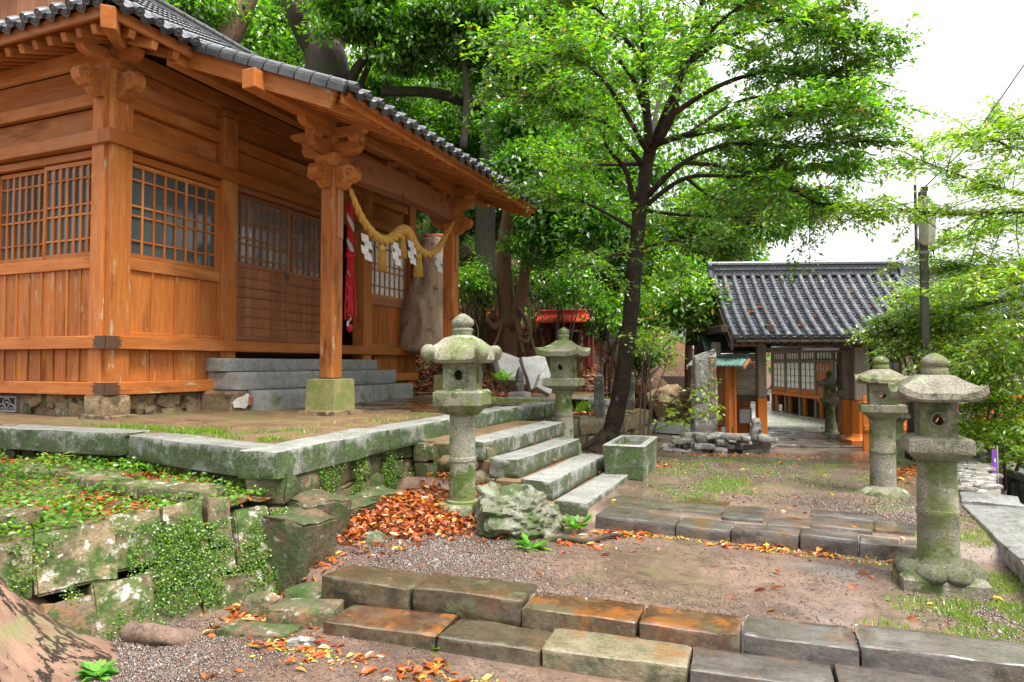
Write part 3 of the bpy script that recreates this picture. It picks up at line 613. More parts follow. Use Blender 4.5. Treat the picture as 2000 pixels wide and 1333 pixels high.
# lattice windows: frame > bars and panes
def lattice(name, M, w, h, ncol, rows, mat, bar=.026, fr=.05, glass=m_glass, panelh=0, nb=0, parent=sh):
    """local x across, z up, outward -y; origin at lower left"""
    H = h+panelh; fl_ = MB()
    o = bx(name, parent, (0, -.02, 0), (fr, .02, H), mat, .004, M)
    def sub(nm, lo, hi, m, b=.003): return bx(nm, o, lo, hi, m, b, M)
    sub('frame', (w-fr, -.02, 0), (w, .02, H), mat); sub('frame', (fr, -.02, H-fr), (w-fr, .02, H), mat)
    sub('frame', (fr, -.02, panelh), (w-fr, .02, panelh+fr*1.2), mat)
    x0, x1, z0, z1 = fr, w-fr, panelh+fr*1.2, H-fr
    zs = [z0]+[z0+(z1-z0)*r for r in rows]+[z1]; cwid = (x1-x0)/ncol
    for i in range(1, ncol): sub('bar', (x0+i*cwid-bar/2, -.018, z0), (x0+i*cwid+bar/2, .006, z1), mat)
    for z in zs[1:-1]: sub('bar', (x0, -.012, z-bar*.45), (x1, .004, z+bar*.45), mat)
    for i in range(ncol):
        for a, b in zip(zs, zs[1:]): sub('pane', (x0+i*cwid+.001, .007, a+.001), (x0+(i+1)*cwid-.001, .011, b-.001), glass, .0005)
    if panelh:
        sub('frame', (fr, -.02, 0), (w-fr, .02, fr*1.3), mat)
        k = 9; pw = (w-2*fr)/k
        for i in range(k): sub('panel_board', (fr+i*pw+.001, -.004, fr*1.3), (fr+(i+1)*pw-.001, .01, panelh), mat, .002)
        for i in range(1, nb+1):
            z = fr*1.3+(panelh-fr*1.3)*i/(nb+1)
            sub('panel_rail', (fr, -.024, z-.011), (w-fr, -.003, z+.011), mat, .003)
    return o
MX = lambda y, z, x=XF: T(x, y, z) @ RZ(pi/2)            # lattice facing +X, running along +Y
RW = [.155, .44, .555, .86]
lattice('window', MX(5.24, 2.41, XF-.03), 1.29, 1.07, 8, RW, wood)
lattice('window', MX(9.82, 2.41, XF-.03), 1.22, 1.07, 7, RW, wood_p, glass=m_shoji)
for x0, dy in ((-7.83, .03), (-8.70, .07), (-9.05, .03)):
    lattice('window', T(x0, YL+dy, 2.41), .90 if x0 > -9 else .38, 1.07, 7 if x0 > -9 else 3, RW, wood)
for x0, dy in ((-10.27, .03), (-11.38, .07)): lattice('window', T(x0, YL+dy, 2.41), 1.0, 1.07, 8, RW, wood)
bx('rail', sh, (-11.4, YL-.025, 2.28), (-9.32, YL+.05, 2.41), wood)
RD = [.09, .30, .39, .60, .69, .9]
lattice('door', MX(6.76, 1.56, XF-.06), 1.13, .97, 8, RD, wood_d, panelh=.98, nb=6, glass=m_glassd)
lattice('door', MX(7.83, 1.56, XF-.105), 1.13, .97, 8, RD, wood_d, panelh=.98, nb=6, glass=m_glassd)
bx('door_pull', sh, (XF-.045, 7.80, 2.46), (XF-.018, 7.86, 2.56), m_iron, .01)
# corner fittings
def plate(z0, z1):
    h = z1-z0-.006; pts = [(0, 0), (.17, 0), (.14, h*.22), (.19, h*.3), (.165, h*.5), (.19, h*.7), (.14, h*.78), (.17, h), (0, h)]
    V_, F2 = extrude(pts, .006)
    put('corner_fitting', mk(V_, F2, m_bronze), sh, T(XF+.118, YL-.121, z0+.003) @ RZ(pi/2))
    put('corner_fitting', mk(V_, F2, m_bronze), sh, T(XF+.121, YL-.118, z0+.003) @ Matrix.Scale(-1, 4, (1, 0, 0)))
    for q in (.05, .12):
        for zz in (.25, .75): put('nail_head', mk(*lathe([(.008, 0), (.007, .004), (.003, .006)], 6), m_bronze), sh, T(XF+.121, YL-.118+q, z0+h*zz) @ Matrix.Rotation(pi/2, 4, 'Y'))
plate(1.41, 1.55); plate(.925, 1.06)
# foundation
fb = bx('foundation', sh, (-6.86, YL+.02, .5), (XF-.02, 6.9, .92), m_rubble, .02)
bx('foundation', sh, (-11.5, YL+.03, .5), (-6.86, YL+.15, .915), m_rubble, .02); bx('foundation', sh, (-6.95, 10.1, .5), (XF-.03, 11.2, .95), m_rubble, .02)
for k in range(26):
    y = 5.05+U(0, 1.6); s = U(.10, .26)
    stone_obj('foundation_stone', sh, (XF-.02, y, .67+U(.02, .2)), (.08, s, s*U(.45, .8)), m_rubble, 800+k, 4, .02, .4, (U(-.3, .3), 0, 0))
for k in range(22):
    x = -6.9-U(0, 2.3); s = U(.10, .28)
    if not (-8.6 < x < -8.15): stone_obj('foundation_stone', sh, (x, YL+.03, .66+U(.04, .22)), (s, .07, s*U(.45, .8)), m_wall if k % 3 == 0 else m_rubble, 830+k, 4, .02, .4, (0, U(-.3, .3), 0))
stone_obj('corner_stone', sh, (XF-.02, YL+.02, .80), (.32, .30, .24), m_rubble, 860, 5, .03, .3); stone_obj('corner_stone', sh, (XF+.05, YL-.02, .66), (.40, .36, .12), m_rubble, 861, 5, .02, .25)
put('plaster_patch', mk(*extrude([(-.11, -.06), (-.13, .0), (-.06, .05), (.03, .07), (.10, .10), (.13, .09), (.12, -.03), (.06, -.08), (-.02, -.06)], .012), m_plaster), sh, T(-6.165, 6.36, .79) @ RZ(pi/2))
bx('brick', sh, (-6.30, 6.475, .74), (-6.13, 6.52, .86), m_brick, .01)
bx('foundation', sh, (-6.70, 6.24, .55), (-6.18, 6.515, .925), m_rubble, .03)
vb = bx('vent_block', sh, (-8.56, YL-.005, .86), (-8.20, YL+.03, .885), m_concrete, .003)
bx('vent_frame', vb, (-8.56, YL-.005, .70), (-8.20, YL+.03, .72), m_concrete, .003)
bx('vent_frame', vb, (-8.56, YL-.005, .72), (-8.54, YL+.03, .86), m_concrete, .003); bx('vent_frame', vb, (-8.22, YL-.005, .72), (-8.20, YL+.03, .86), m_concrete, .003)
bx('vent_back', vb, (-8.54, YL+.022, .72), (-8.22, YL+.026, .86), m_dark, .001)
for cx_, cz_ in ((-8.46, .72), (-8.30, .72), (-8.38, .785)):
    for r in (.07, .03):
        V_, F2 = tube([(cx_+cos(a)*r, YL+.01, cz_+sin(a)*r) for a in np.linspace(0, pi, 9)], .011, 5); put('vent_arc', mk(V_, F2, m_concrete, True), vb)
# shrine steps
ss = thing('stone_steps', 'three broad granite steps against the shrine doors', 'steps', (-6.4, 8.3, TZ))
for k, (x0, x1, z0, z1, cuts) in enumerate([(XF-.05, -6.42, 1.155, 1.325, (6.34, 8.5, 9.66)), (XF-.02, -6.20, .93, 1.155, (6.38, 8.1, 9.90)), (XF, -5.98, .60, .93, (6.52, 8.9, 10.08))]):
    for a, b in zip(cuts, cuts[1:]):
        stone_obj('slab', ss, ((x0+x1)/2, (a+b)/2, (z0+z1)/2), (x1-x0, b-a-.01, z1-z0-.006), m_granite, 870+k*4+int(a), 6, .010, .07, (0, U(-.006, .006), U(-.004, .004)))
# terrace flagstones by the steps
for k, (x, y, w, d, rz) in enumerate([(-5.3, 7.6, .8, .5, .1), (-4.6, 7.9, .9, .5, 0), (-5.2, 8.4, .9, .6, .05), (-4.3, 8.6, .8, .6, .1), (-4.9, 9.1, .9, .55, 0), (-4.0, 7.5, .7, .5, -.1), (-3.9, 8.2, .5, .6, .1), (-3.75, 9.0, .4, .6, 0), (-5.7, 8.9, .5, .9, 0)]):
    stone_obj('flagstone', terr, (x, y, TZ-.03), (w, d, .09), m_rust if k % 3 else m_slab, 890+k, 5, .02, .2, (0, 0, rz))
# ------------------------------------------------------------------ porch
PX, PYS = -5.1, (6.68, 9.74)
for y in PYS:
    V_, F2 = lathe([(.29, 0), (.275, .38), (.265, .385)], 4); put('post_base', mk(V_, F2, m_green), sh, T(PX, y, TZ+.02) @ RZ(0))
    stone_obj('plinth', sh, (PX, y, TZ-.01), (.52, .52, .09), m_rubble, 905+int(y), 4, .02, .2)
    bx('porch_post', sh, (PX-.10, y-.10, TZ+.40), (PX+.10, y+.10, 3.60), wood_w, .022)
    bx('post_strip', sh, (PX+.101, y-.04, 2.75), (PX+.115, y+.06, 3.36), wood_p, .002); bx('post_strip', sh, (PX-.05, y+.101, 2.75), (PX+.08, y+.115, 3.36), wood_p, .002)
CURL = [(0, 0), (.06, -.02), (.12, .02), (.16, .06), (.22, .06), (.28, .10), (.30, .17), (.27, .23), (.20, .26), (.12, .255), (0, .26)]
BOAT = [(-.36, .10), (-.33, .045), (-.24, .01), (-.13, 0), (.13, 0), (.24, .01), (.33, .045), (.36, .10), (.36, .15), (-.36, .15)]
def nose(p, rz, s=1.0, th=.13, m=None):
    V_, F2 = extrude([(x*s, z*s) for x, z in CURL], th); o = put('nose_carving', mk(V_, F2, m or wood[2]), sh, T(p) @ RZ(rz))
    for cx_, cz_, r in ((.20, .165, .055), (.09, .10, .04)):
        q = tube([(s*(cx_+cos(a)*r*(1-a/9)), -th/2-.001, s*(cz_+sin(a)*r*(1-a/9))) for a in np.linspace(0, 6.5, 16)], .007, 4); put('carved_line', mk(*q, wood_d[0], True), o, T(p) @ RZ(rz))
        q = tube([(s*(cx_+cos(a)*r*(1-a/9)), th/2+.001, s*(cz_+sin(a)*r*(1-a/9))) for a in np.linspace(0, 6.5, 16)], .007, 4); put('carved_line', mk(*q, wood_d[0], True), o, T(p) @ RZ(rz))
def boat(p, rz, sx=1., sz=1., th=.11): put('bracket_arm', mk(*extrude([(x*sx, z*sz) for x, z in BOAT], th), wood[0]), sh, T(p) @ RZ(rz))
def block(p, w, h): put('bearing_block', mk(*lathe([(w*.5, 0), (w*.7, h*.5), (w*.7, h)], 4), wood[2]), sh, T(p))
# corner of the hall
cx, cy = -6.80, 5.10
nose((cx+.12, cy, 4.10), 0); nose((cx, cy-.13, 4.10), -pi/2)
block((cx, cy, 4.38), .30, .13); boat((cx, cy, 4.48), 0, 1.1, .9, .12); boat((cx, cy, 4.482), pi/2, 1.1, .9, .12)
for y in FP[1:]:
    block((XF-.06, y, 4.38), .26, .12); boat((XF-.06, y, 4.47), pi/2, 1., .6, .12)
for y in PYS:
    nose((PX+.09, y, 3.35), 0, .95); nose((PX, y+(-.09 if y < 8 else .09), 3.35), -pi/2 if y < 8 else pi/2, .95); nose((PX-.09, y, 3.42), pi, .8)
    block((PX, y, 3.60), .30, .14); boat((PX, y, 3.72), 0, 1.15, 1.0); boat((PX, y, 3.722), pi/2, 1.15, 1.0)
    for sx_ in (-.34, 0, .34):
        block((PX, y+sx_, 3.87), .15, .09)
        if sx_: block((PX+sx_, y, 3.87), .15, .09)
    boat((PX, y, 3.94), pi/2, 1.6, .8); boat((PX-.05, y, 3.942), 0, 1.5, .8)
# rainbow beam with carved swirls
pts = [(PYS[0]+.08, 3.50), (PYS[0]+.5, 3.545), (YC, 3.58), (PYS[1]-.5, 3.545), (PYS[1]-.08, 3.50), (PYS[1]-.08, 3.80), (PYS[1]-.5, 3.87), (YC, 3.90), (PYS[0]+.5, 3.87), (PYS[0]+.08, 3.80)]
rb = put('rainbow_beam', mk(*extrude([(y-YC, z) for y, z in pts], .19), wood_d[1]), sh, T(PX, YC, 0) @ RZ(pi/2))
for sg in (-1, 1):
    for k, (cy_, r) in enumerate(((1.10, .10), (.82, .06))):
        q = tube([(PX+.098, YC+sg*(cy_+cos(a)*r*(1-a/10)), 3.70+sin(a)*r*(1-a/10)) for a in np.linspace(0, 7.5, 20)], .009, 4); put('carved_line', mk(*q, wood_d[0], True), rb)
KM = [(-.42, 0), (-.36, .09), (-.22, .10), (-.16, .18), (-.08, .24), (.08, .24), (.16, .18), (.22, .10), (.36, .09), (.42, 0), (.24, 0), (.16, .05), (.07, .12), (-.07, .12), (-.16, .05), (-.24, 0)]
put('frog_leg_strut', mk(*extrude(KM, .10), wood_d[1]), sh, T(PX, YC, 3.90) @ RZ(pi/2))
bx('purlin', sh, (PX-.085, 5.30, 4.06), (PX+.085, 11.06, 4.26), wood, .008)
bx('purlin', sh, (-6.25, 5.30, 4.48), (-6.1, 11.06, 4.66), wood, .008)
# porch rafters, boarding, eave boards
EX, EZ = -4.0, 3.92; SL = .385              # eave edge and slope of the porch roof
pz = lambda x: EZ+(EX-x)*SL
ny = 26
for i in range(ny):
    y = 5.62+i*(10.76-5.62)/(ny-1)
    beam('rafter', sh, (-6.5, y, pz(-6.5)-.115), (-4.13, y, pz(-4.13)-.115), .065, .08, wood)
for i in range(17):
    a = -6.97+i*.172; beam('roof_board', sh, (a+.086, 5.52, pz(a+.086)-.055), (a+.086, 10.85, pz(a+.086)-.055), .168, .018, wood, .002, up=(.36, 0, .93))
beam('eave_board', sh, (-4.10, 5.50, pz(-4.10)-.075), (-4.10, 10.86, pz(-4.10)-.075), .035, .11, wood)
beam('eave_board', sh, (-4.02, 5.50, pz(-4.02)-.030), (-4.02, 10.86, pz(-4.02)-.030), .03, .05, wood)
for y in (5.47, 10.89): beam('bargeboard', sh, (-6.30, y, pz(-6.3)-.125), (-4.16, y, pz(-4.16)-.125), .05, .20, wood_w, .004)
put('roof_deck', mk([(x, y, pz(x)+dz) for dz in (-.035, 0) for x, y in ((-6.95, 5.48), (-4.02, 5.48), (-4.02, 10.88), (-6.95, 10.88))], [[3, 2, 1, 0], [4, 5, 6, 7], [0, 1, 5, 4], [1, 2, 6, 5], [2, 3, 7, 6], [3, 0, 4, 7]], wood_k[0]), sh)
# main roof
MXe, MZe, MSL = -5.98, 4.70, .66
mzf = lambda x: MZe+(MXe-x)*MSL
YE0, YE1 = 4.42, 11.92; XR = -8.95
EB = wood
beam('eave_board', sh, (MXe-.06, YE0+.03, MZe-.06), (MXe-.06, 5.50, MZe-.06), .04, .12, EB)
beam('eave_board', sh, (MXe-.06, 10.85, MZe-.06), (MXe-.06, YE1, MZe-.06), .04, .12, EB)
beam('eave_board', sh, (-12.4, YE0+.03, MZe-.06), (MXe-.04, YE0+.03, MZe-.06), .04, .12, EB)
for i in range(30):
    y = 4.74+i*.26
    if y > 11.7: break
    if y < 5.4 or y > 10.9: beam('rafter', sh, (-7.0, y, MZe+.16), (MXe-.08, y, MZe-.16), .075, .09, wood)
for i in range(24):
    x = -6.32-i*.22
    beam('rafter', sh, (x, 5.45, MZe+.20), (x, YE0+.10, MZe-.16), .075, .09, wood)
beam('hip_rafter', sh, (-7.0, 5.44, MZe+.12), (MXe+.01, YE0-.01, MZe-.16), .13, .21, wood_w, .008)
# soffit boarding
sv = [(-7.2, 5.6, MZe+.30), (MXe-.04, YE0+.04, MZe-.085), (MXe-.04, YE1, MZe-.085), (-7.2, 11.0, MZe+.30)]
put('soffit', mk(sv+[(-12.4, 5.6, MZe+.30), (-12.4, YE0+.04, MZe-.085), (-12.4, YE1, MZe-.085), (-12.4, 11.0, MZe+.30)], [[0, 1, 2, 3], [4, 5, 1, 0], [3, 2, 6, 7]], wood[1]), sh)
# roof body
XG = -7.15; YG = YE0+(MXe-XG)
rv = [(MXe+.02, YE0-.02, MZe), (MXe+.02, YE1+.02, MZe), (XG, YE1-(MXe-XG), mzf(XG)), (XG, YG, mzf(XG)), (XR, YG, mzf(XR)), (XR, YE1-(MXe-XG), mzf(XR)),
      (-12.4, YE0-.02, MZe), (-12.4, YG, mzf(XG)), (-12.4, YE1+.02, MZe), (-12.4, YE1-(MXe-XG), mzf(XG))]
put('roof_deck', mk([(x, y, z-.012) for x, y, z in rv], [[0, 1, 2, 3], [3, 2, 5, 4], [0, 3, 7, 6], [1, 8, 9, 2], [4, 5, 9, 7]], m_dark), sh)
for yy in (YG+.06, YE1-(MXe-XG)-.06): put('gable_backing', mk([(XG, yy, mzf(XG)-.3), (2*XR-XG, yy, mzf(XG)-.3), (2*XR-XG, yy, mzf(XG)), (XR, yy, mzf(XR)-.03), (XG, yy, mzf(XG))], [[0, 1, 2, 3, 4]], m_dark), sh)
for i in range(18):                          # gable boards above the side roof
    x = XG-.06-i*.2; zt = min(mzf(x), mzf(2*XR-x))-.05
    if x > -10.75 and zt > mzf(XG)-.02: bx('gable_board', sh, (x-.099, YG+.02, mzf(XG)-.05), (x+.099, YG+.05, zt), wood_d, .004)
beam('bargeboard', sh, (XG+.06, YG-.12, mzf(XG)+.0), (XR, YG-.12, mzf(XR)-.02), .05, .2, wood)
beam('bargeboard', sh, (2*XR-XG, YG-.12, mzf(XG)+.0), (XR, YG-.12, mzf(XR)-.02), .05, .2, wood)
# ------------------------------------------------------------------ tiles
CWD, CHT = .225, .215
def tile_profile(k=7): return [(t, .030*sin(2*pi*t*1.0+.6)+.0) for t in np.linspace(0, 1, k)]
def tile_field(name, root, O, ud, vd, nu, nv, mat, keep=None):
    """wave tiles; ud along the eave, vd up the slope (unit vectors)"""
    O, ud, vd = Vector(O), Vector(ud), Vector(vd); nd = ud.cross(vd).normalized(); nd = nd if nd.z > 0 else -nd
    V, Fs = [], []; pr = tile_profile(7)
    for j in range(nv):
        for i in range(nu):
            if keep and not keep(O+ud*(i+.5)*CWD+vd*(j+.5)*CHT): continue
            n = len(V)
            for r, (vo, lift) in enumerate(((0, .030), (0, .048), (CHT*1.04, .020))):
                for t, h in pr: V.append(O+ud*(i+t)*CWD+vd*(j*CHT+vo-.006)+nd*(lift+h+(-.018 if r == 0 else 0)))
            for r in (0, 1):
                for q in range(6): Fs.append([n+r*7+q, n+r*7+q+1, n+(r+1)*7+q+1, n+(r+1)*7+q])
    o = put(name, mk(V, Fs, mat), root); o['kind'] = 'stuff'; return o
def eave_tile_mesh(mat):
    m = MB(); prof = tile_profile(9)
    V = []; Fs = []
    for r, (yo, dz) in enumerate(((-.02, -.028), (-.02, .018), (.23, .012), (.23, -.01))):
        for t, h in prof: V.append((t*CWD, yo, dz+h+.03))
    for r in range(3):
        for q in range(8): Fs.append([r*9+q, r*9+q+1, (r+1)*9+q+1, (r+1)*9+q])
    m.add(V, Fs)
    a = [(t*CWD, -.032, h+.03-.055+.02*abs(t-.68)) for t, h in prof if t > .3]; b = [(t*CWD, -.032, h+.03+.01) for t, h in prof if t > .3]; k = len(a)
    m.add(a+b, [[i, i+1, k+i+1, k+i] for i in range(k-1)]); m.add([(x, y+.014, z) for x, y, z in a+b], [[k+i, k+i+1, i+1, i] for i in range(k-1)])
    m.add([(x, -.036, z+.018) for x, y, z in a]+[(x, -.040, z+.03) for x, y, z in a], [[i, i+1, k+i+1, k+i] for i in range(k-1)])
    rot = Matrix.Rotation(pi/2, 4, 'X')
    m.add(*lathe([(.050, -.06), (.054, .03), (.048, .05), (.040, .05), (.030, .044), (.0, .058)], 14), M=T(.045, -.005, .045) @ rot)
    return mk(m.v, m.f, mat, True, 35)
em = eave_tile_mesh(m_tile)
def edge_tiles(O, ud, n, rz, tilt):
    for i in range(n):
        p = Vector(O)+Vector(ud)*(i*CWD); put('eave_tile', em, sh, T(p) @ RZ(rz) @ Matrix.Rotation(tilt, 4, 'X'))
# local x along eave, local y up the slope: porch eave runs along +Y, slope rises to -X
pa = math.atan(SL); ma = math.atan(MSL)
pl = Vector((-cos(pa), 0, sin(pa))); ml = Vector((-cos(ma), 0, sin(ma)))
tile_field('roof_tiles', sh, Vector((EX, 5.45, EZ))+pl*.2, (0, 1, 0), pl, 24, 10, m_tile)
edge_tiles((EX+.02, 5.45, EZ), (0, 1, 0), 24, pi/2, pa)
tile_field('roof_tiles', sh, Vector((MXe, YE0, MZe))+ml*.2, (0, 1, 0), ml, 34, 16, m_tile, keep=lambda p: p.y > YE0+min(MXe-p.x, MXe-XG)-.05 and p.y < YE1-min(MXe-p.x, MXe-XG)+.05)
edge_tiles((MXe+.02, YE0, MZe), (0, 1, 0), 5, pi/2, ma); edge_tiles((MXe+.02, 10.95, MZe), (0, 1, 0), 4, pi/2, ma)
sl = Vector((0, cos(ma), sin(ma)))
tile_field('roof_tiles', sh, Vector((-12.3, YE0, MZe))+sl*.2, (1, 0, 0), sl, 28, 6, m_tile, keep=lambda p: p.x < MXe-(p.y-YE0)+.05)
edge_tiles((-12.3, YE0-.02, MZe), (1, 0, 0), 28, 0, ma)
# rake tiles of the porch, hip and ridge
def capmesh(L, r, mat):
    m = MB(); rot = Matrix.Rotation(pi/2, 4, 'Y')
    m.add(*lathe([(r*.9, 0), (r, .02), (r, L*.9), (r*1.12, L*.9), (r*1.12, L)], 10), M=rot); return mk(m.v, m.f, mat, True, 40)
for y in (5.45, 10.90):
    for i in range(10):
        x = -4.0-.20*i; p = Vector((x, y, pz(x)+.045))
        if x < -6.05: break
        M_ = T(p) @ Matrix.Rotation(pi+pa, 4, 'Y')
        if i == 0 and y < 6: RKM = capmesh(.21, .050, m_tile)
        put('rake_tile', RKM, sh, M_)
        bx('rake_plate', sh, (-.20, -.02, -.05), (0, .02, .03), m_tile, .004, T(x, y-.035 if y < 6 else y+.035, pz(x)+.01) @ Matrix.Rotation(pa, 4, 'Y'))
HK = capmesh(.25, .06, m_tile)
for sgn, (x0, y0) in ((1, (MXe+.02, YE0-.02)), (-1, (MXe+.02, YE1+.02))):
    d = Vector((-1, sgn, MSL)).normalized()
    for i in range(8):
        p = Vector((x0, y0, MZe+.06))+d*(i*.23)
        m3 = d.to_track_quat('X', 'Z').to_matrix().to_4x4(); put('hip_tile', HK, sh, T(p) @ m3)
for i in range(30):
    y = YG-.15+i*.2
    if y > YE1-(MXe-XG)+.1: break
    put('ridge_tile', HK, sh, T(XR, y, mzf(XR)+.14) @ RZ(pi/2))
bx('ridge_course', sh, (XR-.06, YG-.15, mzf(XR)-.05), (XR+.06, YE1-(MXe-XG)+.1, mzf(XR)+.10), m_tile, .01)
# ------------------------------------------------------------------ straw rope, tassels, paper streamers, bell rope
def rp(u, v, X=-4.96):
    d = F_+R_*((u-1000)/1333)+U_*((666.5-v)/1333); return Vector((0, 0, EYE))+d*(X/d.x)
rope = thing('straw_rope', 'thick twisted yellow straw rope hung across the porch posts', 'rope', rp(785, 470))
path = smoothpath([rp(*q) for q in ((683, 367), (694, 397), (710, 432), (731, 459), (752, 470), (771, 462), (784, 450), (796, 453), (805, 470), (817, 488), (835, 497), (855, 488), (870, 462), (886, 434))], 8)
for k in range(3):
    ps, rs = [], []; n = len(path)
    for i, p in enumerate(path):
        t = i/(n-1); rr = .020+.048*sin(pi*min(1, max(0, t)))**.8
        tn = (path[min(i+1, n-1)]-path[max(i-1, 0)]).normalized(); a = Vector((1, 0, 0)); a = (a-tn*a.dot(tn)).normalized(); b = tn.cross(a)
        an = t*58+k*2*pi/3; ps.append(p+(a*cos(an)+b*sin(an))*rr*.55); rs.append(rr*.62)
    put('strand', mk(*tube(ps, rs, 8), m_rope, True), rope)
put('hanging_cord', mk(*tube([rp(787, 378, -5.0), rp(788, 420, -4.97), rp(784, 450)], .008, 5), m_twig, True), rope)
for nm, (u, v, L_) in zip(('straw tassel hanging lowest-left on the straw rope', 'middle straw tassel hanging from the raised loop of the straw rope', 'right-hand straw tassel hanging on the straw rope'), ((746, 478, .29), (785, 458, .27), (817, 495, .28))):
    p = rp(u, v); g_ = thing('straw_tassel', nm, 'tassel', p, 0, 'straw tassels on the rope', world=False)
    put('head', mk(*lathe([(.02, -.075), (.045, -.07), (.05, -.05), (.045, -.03), (.03, -.01), (.012, .02)], 12), m_rope, True), g_)
    m = MB()
    for i in range(46):
        a = i*2.4; r1 = .040*math.sqrt((i+1)/46); r2 = r1*1.75
        m.add(*tube([(r1*cos(a), r1*sin(a), -.06), ((r1+r2)/2*cos(a), (r1+r2)/2*sin(a), -.06-L_*.4), (r2*cos(a), r2*sin(a), -.06-L_+U(-.008, .008))], .0075, 4))
    put('strands', mk(m.v, m.f, m_rope, True), g_); put('binding', mk(*lathe([(.046, -.078), (.049, -.07), (.046, -.062)], 12), m_rope, True), g_)
def shide(label, u, v, s, rz):
    p = rp(u, v, -4.95); m = MB(); z = 0; x = 0
    for k in range(4):
        w = .075*s; h = .085*s
        q = [(x, 0, z), (x+w, .0, z-.03*s), (x+w+.012*s, 0, z-.03*s-h), (x+.012*s, 0, z-h)]
        y = .012*(k % 2); m.add([(a, b+y, c) for a, b, c in q]+[(a, b+y+.0015, c) for a, b, c in q], [[0, 1, 2, 3], [7, 6, 5, 4], [0, 4, 5, 1], [1, 5, 6, 2], [2, 6, 7, 3], [3, 7, 4, 0]])
        x += .030*s*(-1 if k % 2 else 1); z -= .062*s
    tag(m.obj('paper_streamer', m_paper, M=T(p) @ RZ(rz)), label, 'streamer', 'paper streamers on the rope')
shide('white zigzag paper streamer nearest the red bell rope', 705, 455, 1.2, .5); shide('white zigzag paper streamer between the left and middle tassels', 766, 470, 1.15, .9)
shide('white zigzag paper streamer between the middle and right tassels', 796, 468, 1.2, .9); shide('white zigzag paper streamer beside the far porch post', 850, 490, 1.1, .9)
BRX = -5.95; by = rp(684, 520, BRX).y
br = thing('bell_rope', 'red and white twisted bell rope with long tassel in front of the doors', 'bell rope', (BRX, by, rp(684, 650, BRX).z))
zt, zb = rp(684, 395, BRX).z, rp(684, 500, BRX).z
for k in range(3):
    ps = [(BRX+.026*cos(a*1.0+k*2.1), by+.026*sin(a+k*2.1), zt+(zb-zt)*i/60) for i, a in enumerate(np.linspace(0, 14, 61))]
    put('strand', mk(*tube(ps, .030, 7), m_white if k == 0 else m_red, True), br)
zb2 = rp(684, 622, BRX).z
put('knot', mk(*lathe([(.03, zb-.04), (.07, zb-.02), (.075, zb+.03), (.04, zb+.06)], 12), m_red, True), br, T(BRX, by, 0))
for i in range(20):
    a = i*2*pi/20; r1, r2 = .032, .048+.018*(i % 3); rr = .55 if i % 2 else 1
    ps = [(BRX+r1*rr*cos(a), by+r1*rr*sin(a), zb), (BRX+(r1+r2)*.55*rr*cos(a), by+(r1+r2)*.55*rr*sin(a), (zb+zb2)/2), (BRX+r2*rr*cos(a), by+r2*rr*sin(a), zb2+U(-.04, .06))]
    put('cloth_strip', mk(*tube(smoothpath(ps, 3), .015, 5), m_white if (5 < i < 11) else m_red, True), br)
ps = [(BRX+.02*cos(a), by-.02+.02*sin(a), zb-.1+(zb2-.12-zb+.1)*i/30) for i, a in enumerate(np.linspace(0, 30, 31))]
put('cord_end', mk(*tube(ps, .02, 6), m_white, True), br)
put('cord_knot', mk(*lathe([(.01, -.09), (.045, -.05), (.05, 0), (.02, .04)], 8), m_red, True), br, T(BRX, by, zb2-.12))
# ================================================================== stone lanterns
def ringpts(n, k):
    """unit outline with n points: k=0 circle, 4 square, 6 hexagon (corner radius 1)"""
    out = []
    for j in range(n):
        a = 2*pi*j/n
        if k == 0: r = 1
        else: s = 2*pi/k; r = cos(s/2)/cos((a % s)-s/2)
        out.append((a, r))
    return out
def rings(rows, n=48):
    """rows of (radius, z, k, lift, power): corners lie on angle 0"""
    V, Fs = [], []
    for (r, z, k, mixv, lift) in rows:
        for (a, rc), (_, r0) in zip(ringpts(n, k), ringpts(n, 0)):
            rr = r*(rc*mixv+r0*(1-mixv)); c = ((rc-cos(pi/k))/(1-cos(pi/k)))**2.5 if k else 0
            V.append(Vector((rr*cos(a), rr*sin(a), z+lift*c)))
    for i in range(len(rows)-1):
        for j in range(n): Fs.append([i*n+j, i*n+(j+1) % n, (i+1)*n+(j+1) % n, (i+1)*n+j])
    Fs += [list(range(n))[::-1], [(len(rows)-1)*n+j for j in range(n)]]
    return V, Fs
def wob(V, amp, seed):
    o = Vector((seed*1.7, seed*.9, seed*2.3)); return [v+mn.noise_vector(v*9+o)*amp+mn.noise_vector(v*3+o)*amp*1.2 for v in V]
def holed(w, h, th, hole, n=24):
    """wall panel in x,z centred, thickness along y, with a hole outline function angle->(x,z)"""
    V, Fs = [], []
    A = [2*pi*j/n+pi/n for j in range(n)]
    def rect(a):
        c, s = cos(a), sin(a); k = min((w/2)/abs(c) if abs(c) > 1e-6 else 9, (h/2)/abs(s) if abs(s) > 1e-6 else 9); return (c*k, s*k)
    ca = math.atan2(h, w)
    A = sorted(set([round(a % (2*pi), 4) for a in A]+[round(x % (2*pi), 4) for x in (ca, pi-ca, pi+ca, -ca)])); n = len(A)
    for y in (-th/2, th/2):
        for a in A: x, z = rect(a); V.append((x, y, z))
        for a in A: x, z = hole(a); V.append((x, y, z))
    for j in range(n):
        k = (j+1) % n
        Fs += [[j, k, n+k, n+j], [2*n+j, 3*n+j, 3*n+k, 2*n+k], [n+j, n+k, 3*n+k, 3*n+j], [j, 2*n+j, 2*n+k, k]]
    return V, Fs
